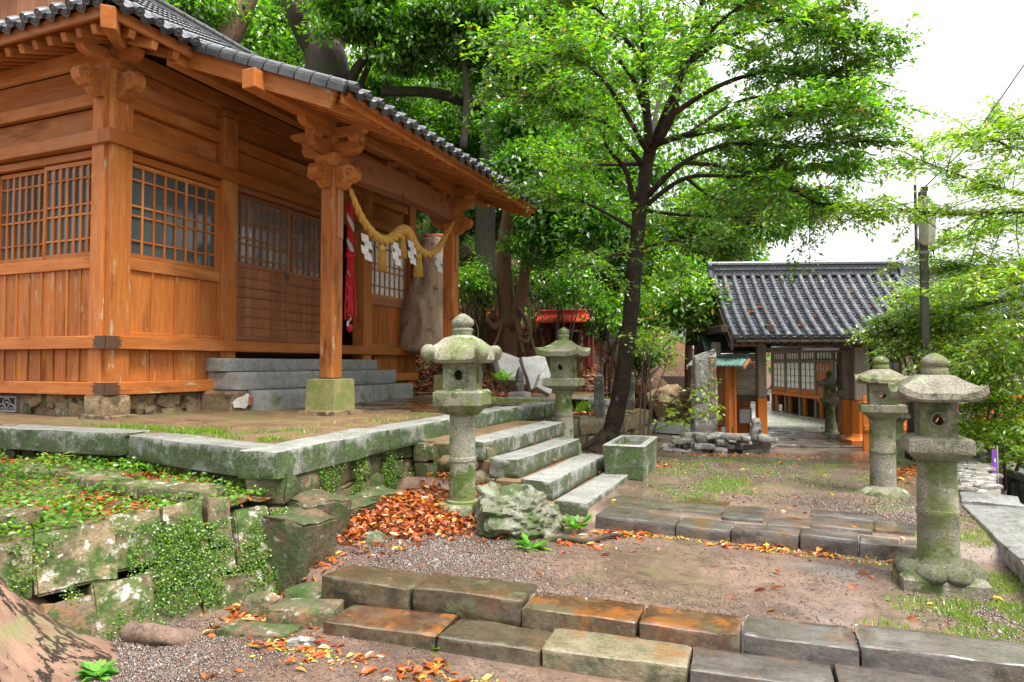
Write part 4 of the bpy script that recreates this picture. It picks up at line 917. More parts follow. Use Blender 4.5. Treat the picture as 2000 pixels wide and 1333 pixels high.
def hole_fn(kind, s):
    if kind == 'circle': return lambda a: (s*cos(a), s*sin(a))
    if kind == 'moon':
        def f(a):
            r = s*(.62 if -.9 < ((a-.7+pi) % (2*pi))-pi < .9 else 1.0)
            return (r*cos(a), r*sin(a))
        return f
    if kind == 'rect':
        def f(a):
            c, q = cos(a), sin(a); k = min(s*.62/max(abs(c), 1e-6), s*1.55/max(abs(q), 1e-6)); return (c*k, q*k)
        return f
def petals(root, n, r0, r1, z, mat, sx=.10, h=.05, rot=0):
    V, Fs = lathe([(1.0, 0), (.92, .45), (.6, .85), (.0, 1)], 12)
    for i in range(n):
        a = 2*pi*i/n+rot; rm = (r0+r1)/2
        M = T(rm*cos(a), rm*sin(a), z) @ RZ(a) @ Matrix.Rotation(R(16), 4, 'Y') @ Matrix.Diagonal(((r1-r0)/2, sx, h, 1))
        put('lotus_petal', mk(V, Fs, mat, True), root, M)
def lantern(label, loc, rz, H, kind, mat, matp=None, tilt=0, petaln=8):
    """kind: dict of outline numbers, in fractions of height H"""
    g_ = thing('stone_lantern', label, 'stone lantern', loc, rz, 'stone lanterns of the court', world=False)
    matp = matp or mat; K = kind['k']; sd_ = random.randint(0, 99); S = lambda rows: [(r*H, z*H, k, m_, l*H) for r, z, k, m_, l in rows]
    def part(name, rows, m, amp=.004, n=48): return put(name, mk(wob(rings(S(rows), n)[0], amp, sd_), rings(S(rows), n)[1], m, True, 38), g_)
    part('base', kind['base'], mat)
    if petaln: petals(g_, petaln, kind['pr'][0]*H, kind['pr'][1]*H, kind['pr'][2]*H, mat, kind['pr'][3]*H, kind['pr'][4]*H, pi/petaln)
    part('shaft', kind['shaft'], matp, .003); part('platform', kind['plat'], mat)
    b0, b1, br_ = kind['box']; n = K; apo = br_*H*cos(pi/n); w = 2*br_*H*sin(pi/n); h = (b1-b0)*H
    fire = None
    for i in range(n):
        kd = kind['holes'][i % len(kind['holes'])]
        th = .032*H
        M = RZ(2*pi*(i+.5)/n-pi/2+pi) @ T(0, -(apo-th/2), (b0+b1)/2*H)
        wi = w if i % 2 == 0 else w-2*th-.003
        me = mk(*holed(wi, h, th, hole_fn(kd, kind['hs']*H)), mat)
        if fire is None: fire = put('firebox', me, g_, M)
        else: put('firebox_wall', me, fire, M)
        if kd == 'moon':
            q = tube([(kind['hs']*H*1.25*cos(a), -th/2-.001, kind['hs']*H*1.25*sin(a)) for a in np.linspace(0, 2*pi, 25)], .005, 4, False); put('carved_ring', mk(*q, mat, True), fire, M)
    bx('box_floor', fire, (-apo*.9, -apo*.9, b0*H), (apo*.9, apo*.9, b0*H+.012), mat, .002)
    rf = part('roof', kind['roof'], mat, .005, 64)
    if kind.get('curl'):
        r, z, s = kind['curl']
        for i in range(n):
            a = 2*pi*i/n; V, Fs = lathe([(.0, -.55), (.75, -.5), (1, -.15), (1, .15), (.75, .5), (0, .55)], 12)
            put('roof_curl', mk(wob([Vector((v.x*s*H, v.z*s*H*1.1, v.y*s*H)) for v in V], .004, i), Fs, mat, True), rf, RZ(a) @ T(r*H, 0, z*H))
    f0 = kind['fin']; put('finial', mk(wob(lathe([(r*H, z*H) for r, z in f0], 24)[0], .003, sd_+3), lathe([(r*H, z*H) for r, z in f0], 24)[1], mat, True, 50), g_)
    return g_
r2 = 2**.5
K1 = dict(k=4, base=[(.165, -.06, 0, 1, 0), (.165, .0, 0, 1, 0), (.145, .025, 0, 1, 0), (.10, .045, 0, 1, 0), (.088, .05, 0, 1, 0)], pr=(.085, .165, .008, .042, .035),
          shaft=[(.082, .04, 0, 1, 0), (.082, .06, 0, 1, 0), (.066, .065, 0, 1, 0), (.066, .255, 0, 1, 0), (.070, .258, 0, 1, 0), (.070, .275, 0, 1, 0), (.066, .278, 0, 1, 0), (.065, .50, 0, 1, 0)],
          plat=[(.085, .49, 0, 1, 0), (.13, .515, 4, .6, 0), (.162, .535, 4, .95, 0), (.168, .54, 4, .95, 0), (.168, .60, 4, .95, 0), (.15, .612, 4, .95, 0)], box=(.612, .765, .112), holes=['circle', 'rect'], hs=.026,
          roof=[(.11, .745, 4, 1, 0), (.175, .75, 4, .75, .02), (.192, .765, 4, .8, .03), (.188, .79, 4, .8, .035), (.15, .825, 4, .6, .02), (.105, .865, 4, .4, .008), (.06, .885, 0, 1, 0), (.04, .888, 0, 1, 0)], curl=(.19, .80, .042),
          fin=[(.052, .875), (.050, .90), (.056, .918), (.048, .925), (.045, .93), (.058, .945), (.056, .965), (.035, .985), (.012, 1.0)])
def sq(x): return x*r2
K2 = dict(k=4, base=[(.15, -.06, 0, 1, 0), (.145, .01, 0, 1, 0), (.11, .04, 0, 1, 0)], pr=(.07, .15, .0, .05, .03),
          shaft=[(.098, 0, 0, 1, 0), (.086, .02, 0, 1, 0), (.078, .2, 0, 1, 0), (.076, .25, 0, 1, 0), (.080, .252, 0, 1, 0), (.080, .27, 0, 1, 0), (.074, .272, 0, 1, 0), (.068, .40, 0, 1, 0), (.072, .44, 0, 1, 0)],
          plat=[(.075, .43, 0, 1, 0), (.10, .455, 0, 1, 0), (.085, .465, 0, 1, 0), (sq(.115), .49, 4, .7, 0), (sq(.142), .505, 4, 1, 0), (sq(.142), .56, 4, 1, 0), (sq(.13), .567, 4, 1, 0)], box=(.567, .755, sq(.088)), holes=['moon', 'rect'], hs=.026,
          roof=[(sq(.092), .74, 4, 1, 0), (sq(.182), .752, 4, 1, .025), (sq(.186), .79, 4, 1, .035), (sq(.135), .815, 4, .9, .014), (sq(.09), .85, 4, .8, 0), (sq(.05), .885, 4, .5, 0), (.04, .888, 0, 1, 0)],
          fin=[(.05, .88), (.045, .895), (.044, .905), (.052, .918), (.05, .93), (.043, .935), (.05, .95), (.046, .972), (.02, .993), (.006, 1.0)])
K3 = dict(k=4, base=[(sq(.158), -.06, 4, .92, 0), (sq(.158), .045, 4, .92, 0), (sq(.145), .06, 4, .9, 0), (.10, .085, 0, 1, 0), (.078, .12, 0, 1, 0)], pr=(.07, .178, .055, .066, .05),
          shaft=[(.10, .08, 0, 1, 0), (.081, .13, 0, 1, 0), (.078, .29, 0, 1, 0), (.082, .30, 0, 1, 0), (.082, .32, 0, 1, 0), (.078, .325, 0, 1, 0), (.075, .50, 0, 1, 0), (.077, .545, 0, 1, 0)],
          plat=[(.075, .53, 0, 1, 0), (sq(.09), .548, 4, .8, 0), (sq(.121), .575, 4, .97, 0), (sq(.123), .59, 4, .97, 0), (sq(.118), .628, 4, .95, 0), (sq(.085), .64, 4, .9, 0)], box=(.635, .79, sq(.070)), holes=['moon', 'moon'], hs=.024,
          roof=[(sq(.075), .785, 4, 1, 0), (sq(.155), .79, 4, .97, .025), (sq(.163), .80, 4, .97, .035), (sq(.16), .826, 4, .97, .042), (sq(.14), .842, 4, .92, .018), (sq(.10), .878, 4, .85, 0), (sq(.065), .902, 4, .6, 0), (.05, .906, 0, 1, 0)],
          fin=[(.050, .893), (.053, .91), (.053, .928), (.046, .938), (.045, .941), (.054, .950), (.053, .968), (.036, .985), (.016, .997), (.004, 1.0)])
K4 = dict(K3, base=[(.185, -.06, 0, 1, 0), (.18, .01, 0, 1, 0), (.15, .04, 0, 1, 0), (.105, .065, 0, 1, 0), (.085, .07, 0, 1, 0)], shaft=[(.088, .06, 0, 1, 0), (.086, .09, 0, 1, 0), (.084, .30, 0, 1, 0), (.088, .305, 0, 1, 0), (.088, .32, 0, 1, 0), (.084, .325, 0, 1, 0), (.083, .55, 0, 1, 0)],
          plat=[(.085, .54, 0, 1, 0), (.115, .575, 0, 1, 0), (sq(.12), .59, 4, .7, 0), (sq(.145), .6, 4, 1, 0), (sq(.145), .645, 4, 1, 0), (sq(.14), .65, 4, 1, 0)], box=(.65, .795, sq(.085)), pr=(.06, .18, -.02, .05, .02),
          roof=[(sq(.08), .79, 4, 1, 0), (sq(.15), .80, 4, .97, .02), (sq(.162), .806, 4, .97, .03), (sq(.16), .828, 4, .97, .035), (sq(.13), .85, 4, .92, .01), (sq(.09), .885, 4, .85, 0), (.06, .9, 0, 1, 0), (.05, .905, 0, 1, 0)])
def gp(u, v, z):
    d = F_+R_*((u-1000)/1333)+U_*((666.5-v)/1333); return Vector((0, 0, EYE))+d*((z-EYE)/d.z)
p = gp(903, 1000, .06)
lantern('mossy stone lantern with curled roof corners standing in the orange leaf pile', (p.x, p.y, .06), R(55), 1.60, K1, m_lant)
lantern('square stone lantern between the terrace steps and the leaning tree', (-2.83, 8.62, .18), R(45), 1.56, K2, m_lant)
p = gp(1834, 1140, 0)
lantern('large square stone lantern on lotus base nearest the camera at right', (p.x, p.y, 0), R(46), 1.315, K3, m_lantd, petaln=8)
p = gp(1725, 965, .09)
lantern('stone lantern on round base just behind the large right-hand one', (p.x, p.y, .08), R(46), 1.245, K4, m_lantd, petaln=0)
# further lanterns near the gate
def far(u, v, D): q = at(u, v, D); return q
for lb, u, v, D, H, kd, pn in (('slender stone lantern standing inside the gate by the orange pillars', 1622, 848, 14.2, 1.32, K2, 0), ('stone lantern half hidden behind the second right-hand lantern', 1752, 905, 9.0, 1.0, K4, 0),
                               ('low dark stone lantern seen under the roof of the large right lantern', 1782, 868, 10.2, .85, K4, 0), ('stone lantern among the shrubs right of the large lantern', 1885, 868, 10.5, .75, K4, 0)):
    q = at(u, v, D); z = q.z
    lantern(lb, (q.x, q.y, z), R(46), H, kd, m_lant, petaln=pn)
    if z > gz(q.x, q.y)+.02:
        g_ = gz(q.x, q.y); stone_obj('plinth', bpy.data.objects[[o.name for o in COL.objects if o.name.startswith('stone_lantern')][-1]], (0, 0, (g_-z-.05)/2), (.42, .42, z-g_+.08), m_lant, 33, 4, .01, .1)
# ------------------------------------------------------------------ boulder and rocks
def boulder(name, label, c, s, seed, mat, n=14, amp=.3, rz=0):
    """angular rock: a ball cut by random planes, then roughened"""
    V, Fs = stone(2, 2, 2, seed, n, 0, 0); out = []; o = Vector((seed, seed*.7, seed*1.3)); rd = random.Random(int(seed*10))
    pl_ = [(Vector((rd.gauss(0, 1), rd.gauss(0, 1), rd.gauss(0, .8))).normalized(), rd.uniform(.66, .95)) for _ in range(13)]
    for v in V:
        d = v.normalized(); k = 1.08
        for nv, h in pl_:
            q = d.dot(nv)
            if q > .05: k = min(k, h/q)
        k *= 1+amp*.32*mn.noise(d*1.7+o)+amp*.30*mn.noise(d*4+o)+amp*.16*mn.noise(d*10+o)
        g_ = mn.noise(Vector((d.x*2.2, d.y*2.2, d.z*7))+o); k *= 1-amp*.35*max(0, g_-.12)
        out.append((d.x*k*s[0], d.y*k*s[1], d.z*k*s[2]))
    return tag(put(name, mk(out, Fs, mat, True, 28), None, T(c) @ RZ(rz)), label, 'rock')
boulder('boulder', 'craggy grey-green lichen boulder at the foot of the granite steps', (-1.95, 4.76, .10), (.36, .33, .27), 5.3, m_rock, 30, .42)
boulder('boulder', 'small mossy rock at the foot of the terrace wall', (-2.68, 3.98, .0), (.13, .11, .11), 8.1, m_rock, 8, .35)
boulder('boulder', 'tiny flat rock beside the first long step stone', (-2.80, 3.66, -.06), (.13, .10, .06), 2.2, m_rock, 8, .35)
boulder('boulder', 'brown weathered boulder behind the thin bush stems', tuple(at(1305, 790, 13.2)), (.45, .4, .36), 3.7, m_rubble, 12, .35)
for lb, x, y, s_, sd_ in (('dark mossy stone wedged left of the first long step stone', -2.72, 3.36, .17, 6.1), ('flat mossy stone under the end of the bed wall', -2.80, 3.10, .16, 7.7), ('rough brown stone at the corner of the two walls', -2.92, 3.62, .14, 9.2)):
    boulder('boulder', lb, (x, y, gz(x, y)+.02), (s_, s_*.8, s_*.5), sd_, m_wall, 8, .3)
# ------------------------------------------------------------------ stone trough
tr = thing('stone_trough', 'square mossy stone water trough beside the leaning tree', 'trough', (-1.62, 7.25, .02), R(3), world=False)
m = MB(); w0, d0, h0 = .40, 1.02, .42
ww, dd_ = .21, .50
def rect(a, b, z): return [(-a, -b, z), (a, -b, z), (a, b, z), (-a, b, z)]
V = rect(ww*.9, dd_*.93, .08)+rect(ww, dd_, h0-.01)+rect(ww-.01, dd_-.01, h0)+rect(ww-.06, dd_-.10, h0)+rect(ww-.07, dd_-.12, h0-.10)
Fs = [[3, 2, 1, 0]]
for k in range(4):
    for j in range(4): Fs.append([k*4+j, k*4+(j+1) % 4, (k+1)*4+(j+1) % 4, (k+1)*4+j])
m.add(V, Fs); m.obj('basin', m_kerb, tr)
bx('foot', tr, (-.15, -.42, -.12), (.15, .42, .085), m_rubble, .01)
put('water', mk(rect(ww-.068, dd_-.115, h0-.05), [[0, 1, 2, 3]], surf('dark_water', (.03, .035, .015), (.05, .055, .02), rough=.05, bump=0, hv=0)), tr)
# ------------------------------------------------------------------ back of the terrace: slabs, shells, short posts, red shrine
def sidez(x, y): return TZ if y < 10.6 and x < -3.5 else (.44 if x > -3.8 else .62)
for lb, u, v, D, s, rot in (('flat grey broken slab leaning back on the slope behind the shells', 992, 722, 13.0, (.62, .16, .62), (-.55, .25, .5)), ('tall grey broken slab standing upright behind the left shell', 1047, 728, 12.6, (.46, .16, .62), (-.3, -.15, .2)), ('small dark broken slab leaning beside the square lantern', 1062, 752, 12.0, (.30, .14, .30), (-.4, .5, .1))):
    q = at(u, v, D); me = mk(*stone(*s, D, 5, .03, .12), m_granite, True, 30)
    from mathutils import Euler
    tag(put('broken_slab', me, None, T(q.x, q.y, q.z) @ RZ(R(35)) @ Euler(rot).to_matrix().to_4x4()), lb, 'stone slab', 'broken granite slabs')
for lb, u, v, D in (('dark pointed steel shell on a stone foot left of the square lantern', 1015, 768, 11.6), ('dark pointed steel shell right of the square lantern', 1172, 782, 11.6)):
    q = at(u, v, D); g_ = thing('shell_monument', lb, 'shell', (q.x, q.y, q.z), 0, 'steel shell monuments', world=False)
    put('body', mk(*lathe([(.072, 0), (.075, .02), (.072, .2), (.078, .205), (.078, .225), (.072, .23), (.068, .30), (.05, .38), (.022, .435), (.004, .45)], 20), m_shell, True, 40), g_)
    stone_obj('foot', g_, (0, 0, -.03), (.30, .30, .10), m_granite, 77, 3, .01, .2); stone_obj('footing', g_, (0, 0, -.15), (.26, .26, .2), m_granite, 78, 3, .01, .2)
for lb, u, v, D, h in (('short square stone post just right of the curled-roof lantern', 932, 775, 11.0, .40), ('dark square stone post left of the leaning tree trunk', 1170, 806, 10.9, .56), ('dark square stone post right of the leaning tree trunk', 1231, 792, 12.0, .54)):
    q = at(u, v, D); g_ = thing('stone_post', lb, 'stone post', (q.x, q.y, q.z-.08), R(10), 'short square stone posts', world=False)
    put('shaft', mk(*chbox(.15, .15, h+.08, .01), m_post), g_, T(0, 0, (h+.08)/2)); put('cap', mk(*lathe([(.103, 0), (.106, .015), (.02, .05)], 4), m_post), g_, T(0, 0, h+.08))
q = at(1112, 688, 16.2); hz_ = hillz(q.x, q.y)-.1; g_ = thing('small_shrine', 'small shrine with red roof on dark red posts under the trees', 'small shrine', (q.x, q.y, hz_), R(6), world=False)
FR[g_.name] = MW[g_.name] @ Matrix.Scale(1.28, 4); zr = (at(1098, 634, 16.2).z-hz_)/1.28+.06
for sx in (-1, 1):
    for sy in (-1, 1): bx('post', g_, (sx*.36-.05, sy*.22-.05, -.1), (sx*.36+.05, sy*.22+.05, zr-.03), m_redwood)
bx('beam', g_, (-.50, -.27, zr-.14), (.50, -.17, zr-.04), m_redwood); bx('beam', g_, (-.50, .17, zr-.14), (.50, .27, zr-.04), m_redwood)
for sy in (-1, 1):
    for i in range(9):
        x0 = -.56+i*.125
        put('roof_sheet', mk(*extrude([(0, 0), (.46, -.15), (.46, -.125), (0, .03)], .121), m_redroof), g_, T(x0+.06, 0, zr+.10) @ RZ(sy*pi/2))
        put('roof_rib', mk(*extrude([(0, .03), (.465, -.125), (.465, -.105), (0, .05)], .02), m_redroof), g_, T(x0, 0, zr+.10) @ RZ(sy*pi/2))
bx('ridge', g_, (-.48, -.05, zr+.11), (.48, .05, zr+.19), m_redroof, .01); bx('ridge_cap', g_, (-.52, -.07, zr+.185), (.52, .07, zr+.21), m_redroof, .01)
for sx in (-1, 1): put('gable_board', mk(*extrude([(-.46, -.13), (0, .05), (.46, -.13), (.46, -.05), (0, .13), (-.46, -.05)], .03), m_redwood[0]), g_, T(sx*.57, 0, zr+.06) @ RZ(pi/2))
bx('altar_box', g_, (-.18, -.05, zr-.5), (.18, .14, zr-.2), wood_k)
# ================================================================== gate
GD = 13.2; q0 = at(1585, 711, 13.0); GZ = -.25
gt = thing('gate', 'old wooden shrine gate with grey tiled roof and orange pillar feet', 'gate', (q0.x, q0.y, GZ), R(18.5), world=False)
def cl(u, D): return (u-1000)/1333*D-(585/1333*13.0)          # camera-right offset to gate x (gate almost faces the camera)
gh = lambda v, D: EYE+(711-v)/1333*D-GZ                       # height above the gate ground
xl, xr = cl(1488, 13.0), cl(1706, 13.0)
BH = gh(668, 13.0)
def pillar(x, y, w, z1, zo, oct=False):
    if oct:
        put('pillar_foot', mk(*lathe([(w*.9, 0.12), (w*.72, .16), (w*.62, .22), (w*.62, zo)], 8), wood_o[2]), gt, T(x, y, 0)); bx('pillar_plinth', gt, (x-w, y-w, -.02), (x+w, y+w, .12), wood_o, .01)
    else:
        bx('pillar_foot', gt, (x-w/2-.004, y-w/2-.004, 0), (x+w/2+.004, y+w/2+.004, zo), wood_o, .015)
    bx('pillar', gt, (x-w/2, y-w/2, zo), (x+w/2, y+w/2, z1), wood_g, .015)
pillar(xl, 0, .17, BH, gh(777, 13.0)); pillar(xr, 0, .17, BH, gh(777, 13.0))
x3, x4 = cl(1643, 13.5), cl(1673, 12.8)
pillar(x3, .5, .16, BH, gh(780, 13.4)); pillar(x4, -.25, .26, BH-.1, gh(782, 12.6), True)
stone_obj('pillar_stone', gt, (x3, .5, .03), (.30, .30, .16), m_granite, 41, 4, .01, .1)
pillar(cl(1440, 13.9), .9, .2, BH, gh(780, 13.9)); pillar(cl(1398, 13.2), .1, .16, BH, gh(780, 13.9)); pillar(xr+.05, 1.6, .2, BH, .9); pillar(xl+.2, 1.9, .17, BH, .9); pillar(cl(1398, 13.2), 1.8, .16, BH, .9)
# beams
bx('front_beam', gt, (xl-.35, -.08, BH-.02), (xr+.30, .08, BH+.20), wood_g, .01)
bx('tie_rail', gt, (x3-.16, .40, gh(768, 13.4)-.06), (xr+.1, .50, gh(768, 13.4)+.06), wood_g, .01)
bx('tie_rail', gt, (cl(1428, 13.0), -.02, gh(782, 13)-.02), (xl+.16, .12, gh(782, 13)+.10), wood_k, .01)
bx('cross_beam', gt, (xl-1.1, 1.5, BH-.02), (xr+.5, 1.64, BH+.2), wood_k, .01)
for x in (xl, xr, cl(1398, 13.2)): bx('cross_beam', gt, (x-.07, -.6, BH+.16), (x+.07, 2.6, BH+.30), wood_k, .01)
bx('lintel', gt, (xl+.09, .02, BH-.20), (xr-.09, .10, BH-.10), wood_g, .006)
# side room boards
zb0, zb1 = gh(775, 13), gh(690, 13)
for i in range(5):
    a = zb0+(zb1-zb0)*i/5; bx('wall_board', gt, (cl(1430, 13), .01, a+.002), (xl-.085, .04, a+(zb1-zb0)/5-.002), wood_g, .003)
for i in range(4): a = zb0+(zb1-zb0)*i/4; bx('wall_board', gt, (cl(1432, 13)-.02, .05, a+.002), (cl(1432, 13)+.01, 1.5, a+(zb1-zb0)/4-.002), wood_g, .003)
# lattice on the right
lw = lattice('lattice_window', T(xr-.37, .9, gh(752, 13.6)), .34, .42, 4, [.3, .6], wood_k, .02, .03, m_dark, parent=gt)
# tube lamp under the beam
lm = bx('tube_lamp', gt, (cl(1562, 13), -.16, BH-.16), (cl(1632, 13), -.10, BH-.11), m_white, .01); bx('lamp_bracket', lm, (cl(1590, 13), -.15, BH-.11), (cl(1600, 13), -.11, BH-.02), m_iron, .003)
bx('notice_plate', gt, (x3+.02, .395, gh(735, 13.4)), (x3+.06, .401, gh(724, 13.4)), m_iron, .002)
# roof
RX0, RX1 = cl(1392, 14.0), cl(1736, 14.0); RYr, RYe = 1.0, -.72
RZr, RZe = gh(537, 14.0), gh(660, 12.35)
def gprof(t): return (RYe+(RYr-RYe)*t, RZe+(RZr-RZe)*(t*.72+.28*t*t))     # concave slope, t 0 eave .. 1 ridge
NR, NC = 19, 13
cwd = (RX1-RX0)/NR
covm = {}
DISC = mk(*lathe([(.056, 0), (.056, .025), (.044, .025), (.040, .018), (0, .022)], 14), m_tileg, True, 35)
def sect(t0, t1):
    (y0, z0), (y1, z1) = gprof(t0), gprof(t1); return Vector((0, y0, z0)), Vector((0, y1, z1))
for side in (0, 1):
    pan = MB()
    for j in range(NC):
        a, b = sect(j/NC, (j+1)/NC+.01); d = b-a; L = d.length; nz = Vector((0, -d.z, d.y)).normalized()
        for i in range(NR):
            x0 = RX0+i*cwd
            for k in range(2):
                o0 = a+d*(k/2)+nz*.028; o1 = a+d*((k+1)/2)+nz*.004
                pts = []
                for (o_, lift) in ((o0, -.016), (o0, 0), (o1, 0)):
                    for t, h in ((.08, .012), (.3, -.004), (.5, -.010), (.7, -.004), (.92, .012)): pts.append(Vector((x0+t*cwd, o_.y, o_.z))+nz*(h+lift))
                pan.add(pts, [[r*5+q, r*5+q+1, (r+1)*5+q+1, (r+1)*5+q] for r in range(2) for q in range(4)])
        if side == 0:
            if j not in covm:
                ring = []
                V_, F2 = [], []
                for yy, rr in ((0, .062), (.03, .064), (.033, .060), (L*1.02, .056)):
                    for q in range(9): an = pi*q/8; V_.append((rr*cos(an), yy, rr*sin(an)*1.05-.006))
                F2 = [[r*9+q, (r+1)*9+q, (r+1)*9+q+1, r*9+q+1] for r in range(3) for q in range(8)]
                covm[j] = mk(V_, F2+[[q for q in range(9)]], m_tileg, True, 45)
            an = math.atan2(d.z, d.y)
            for i in range(NR+1):
                o_ = put('cover_tile', covm[j], gt, T(RX0+i*cwd, a.y, a.z+.024) @ Matrix.Rotation(an, 4, 'X'))
                if j == 0:
                    put('eave_disc', DISC, gt, T(RX0+i*cwd, a.y+.008, a.z+.026) @ Matrix.Rotation(pi/2+an, 4, 'X'))
    if side == 0: o = pan.obj('pan_tiles', m_tileg, gt)
    else:
        pan.v = [Vector((v.x, 2*RYr-v.y, v.z)) for v in pan.v]; o = pan.obj('pan_tiles', m_tileg, gt)
    o['kind'] = 'stuff'
    deck = []
    for j in range(NC+1):
        y, z = gprof(j/NC); y = y if side == 0 else 2*RYr-y; deck += [(RX0-.06, y, z-.02), (RX1+.06, y, z-.02), (RX0-.06, y, z-.07), (RX1+.06, y, z-.07)]
    put('roof_deck', mk(deck, [[j*4, j*4+1, j*4+5, j*4+4] for j in range(NC)]+[[j*4+2, j*4+6, j*4+7, j*4+3] for j in range(NC)]+[[j*4, j*4+4, j*4+6, j*4+2] for j in range(NC)]+[[j*4+1, j*4+3, j*4+7, j*4+5] for j in range(NC)], wood_k[0]), gt)
    # bargeboards following the slope
    for x in (RX0-.07, RX1+.07):
        pts = []
        for j in range(NC+1): y, z = gprof(j/NC); pts.append((y, z-.02))
        pr = pts+[(y, z-.20) for y, z in reversed(pts)]
        if side: pr = [(2*RYr-y, z) for y, z in pr]
        put('bargeboard', mk(*extrude(pr, .04), wood_k[1]), gt, T(x, 0, 0) @ RZ(pi/2))
for i in range(24):
    x = RX0+.1+i*(RX1-RX0-.2)/23; a, b = sect(0, .75)
    beam('rafter', gt, (x, a.y+.05, a.z-.11), (x, b.y, b.z-.13), .05, .06, wood_k, .004)
for x in np.arange(RX0, RX1-.1, .19): bx('eave_board', gt, (x+.002, RYe-.01, RZe-.075), (x+.188, RYe+.03, RZe-.03), wood_k, .002)
for x, e in ((RX0-.12, -1),):
    for i in range(4): beam('verge_rafter', gt, (x+.02, RYe+.15+.35*i, gprof(.1+.2*i)[1]-.22), (x+.55, RYe+.15+.35*i, gprof(.1+.2*i)[1]-.22), .05, .06, wood_d, .004)
# ridge of stacked tiles with wave pattern
zr0 = RZr-.02
for k, (h, w) in enumerate(((.05, .20), (.07, .15), (.035, .19), (.07, .14), (.03, .19))):
    bx('ridge_course', gt, (RX0-.05+.01*k, RYr-w/2, zr0), (RX1+.05-.01*k, RYr+w/2, zr0+h-.002), m_tileg, .006)
    if h > .06:
        mm = MB()
        for i in range(40):
            x = RX0+.05+i*(RX1-RX0-.1)/39; mm.add(*tube([(x+cos(a)*.04, RYr-w/2-.004, zr0+.012+sin(a)*.045) for a in np.linspace(0, pi, 7)], .007, 4))
        mm.obj('ridge_pattern', m_tileg, gt)['kind'] = 'stuff'
    zr0 += h
put('ridge_cap', mk(*tube([(RX0-.06, RYr, zr0+.01), (RX1+.06, RYr, zr0+.01)], .055, 10), m_tileg, True, 40), gt)
for x in (RX0-.09, RX1+.09):
    put('ridge_end_tile', mk(*extrude([(-.16, -.05), (-.12, .10), (-.15, .2), (-.06, .24), (0, .30), (.06, .24), (.15, .2), (.12, .10), (.16, -.05)], .07), m_tileg), gt, T(x, RYr, RZr) @ RZ(pi/2))
# dark copper roof of the side room seen under the eaves
sdx = cl(1420, 13.4)
for sg in (-1, 1): put('side_roof', mk(*extrude([(0, .34), (.50*sg, 0), (.50*sg, .03), (0, .38)][::sg], 1.3), m_copperd), gt, T(cl(1440, 13.4), .75, zb1+.02) @ RZ(pi/2))
# stone paving through the gate
pvg = thing('gate_paving', 'long wet flagstones laid through the gate opening', 'paving', (q0.x, q0.y, GZ), R(18.5), world=False)
for j in range(6):
    x = xl-.1; 
    while x < xr+.4:
        w = U(.5, .95); y = -.55+.42*j; hh = gz(*(MW[pvg.name] @ Vector((x+w/2, y, 0))).xy)-GZ
        stone_obj('slab', pvg, (x+w/2, y, hh-.0), (w-.02, .40, .10), m_slab, 900+j*9+int(x*5), 4, .012, .1, (0, 0, U(-.02, .02))); x += w
# ------------------------------------------------------------------ notice booth, inscribed stone, slate mound
q = at(1412, 835, 12.7); nb_ = thing('notice_booth', 'narrow brown notice booth with pale green copper roof left of the gate', 'booth', (q.x, q.y, GZ+.02), R(80), world=False)
hb = EYE+(711-708)/1333*12.7-GZ
for x, y in ((.17, -.16), (-.25, -.16), (.17, .3), (-.25, .3)): bx('post', nb_, (x-.04, y-.04, -.05), (x+.04, y+.04, hb-.05), wood_o)
bx('panel', nb_, (-.23, -.13, .35), (-.20, .28, hb-.08), wood_d); bx('panel', nb_, (-.21, -.15, .30), (.13, -.12, hb-.08), wood_d); bx('panel', nb_, (.15, -.12, .30), (.18, .27, hb-.08), wood_k)
for sg in (-1, 1):
    for i in range(13):
        put('roof_sheet', mk(*extrude([(0, .13), (.42*sg, 0), (.42*sg, .022), (0, .155)][::sg], .072), m_copper), nb_, T(0, -.42+i*.074, hb-.09) @ RZ(0))
        put('roof_rib', mk(*extrude([(0, .155), (.425*sg, .02), (.425*sg, .036), (0, .172)][::sg], .014), m_copper), nb_, T(0, -.42+i*.074+.037, hb-.09))
bx('ridge', nb_, (-.05, -.48, hb+.05), (.05, .52, hb+.12), m_copperd, .01)
for y in (-.49, .53): put('gable_board', mk(*extrude([(-.42, -.04), (0, .09), (.42, -.04), (.42, .02), (0, .155), (-.42, .02)], .03), wood_p[0]), nb_, T(0, y, hb-.10))
q = at(1375, 826, 12.3); mo = thing('inscribed_stone', 'tall rough standing stone with a column of gold characters', 'monument', (q.x, q.y, q.z-.25), R(22), world=False)
hm = 136/1333*12.3+.25
bod = put('stone', mk(wob([Vector((v.x*(1-.10*(v.z/hm)), v.y, v.z+hm/2+.06*v.x/.2*(v.z > .3))) for v in stone(.40, .24, hm, 9, 10, .03, .25)[0]], .012, 4), stone(.40, .24, hm, 9, 10, .03, .25)[1], m_slate, True, 35), mo)
bx('inscribed_face', mo, (.05, -.135, .34), (.185, -.08, hm-.06), m_tan, .01)
rd = random.Random(5)
for k in range(7):                                           # seven small gold characters, too worn to read
    zc = hm-.15-k*(hm-.62)/6.2; s = .05 if k == 0 else .036
    mm = MB()
    for j in range(3): zz = zc+(j-1)*s*.62; wv = s*rd.uniform(.5, 1); mm.add(*chbox(wv*1.2, .004, .008, .001), M=T(.118+rd.uniform(-.006, .006), -.137, zz))
    for j in range(2): mm.add(*chbox(.008, .004, s*rd.uniform(1.1, 1.7), .001), M=T(.118+rd.uniform(-.7, .7)*s*.7, -.1375, zc) @ Matrix.Rotation(rd.uniform(-.25, .25), 4, 'Y'))
    mm.obj('gold_character', m_gold, mo)
sm = thing('slate_mound', 'low mound of lichen-grey layered slates in front of the notice booth', 'stone mound', at(1390, 860, 11.6), 0)
k = 0
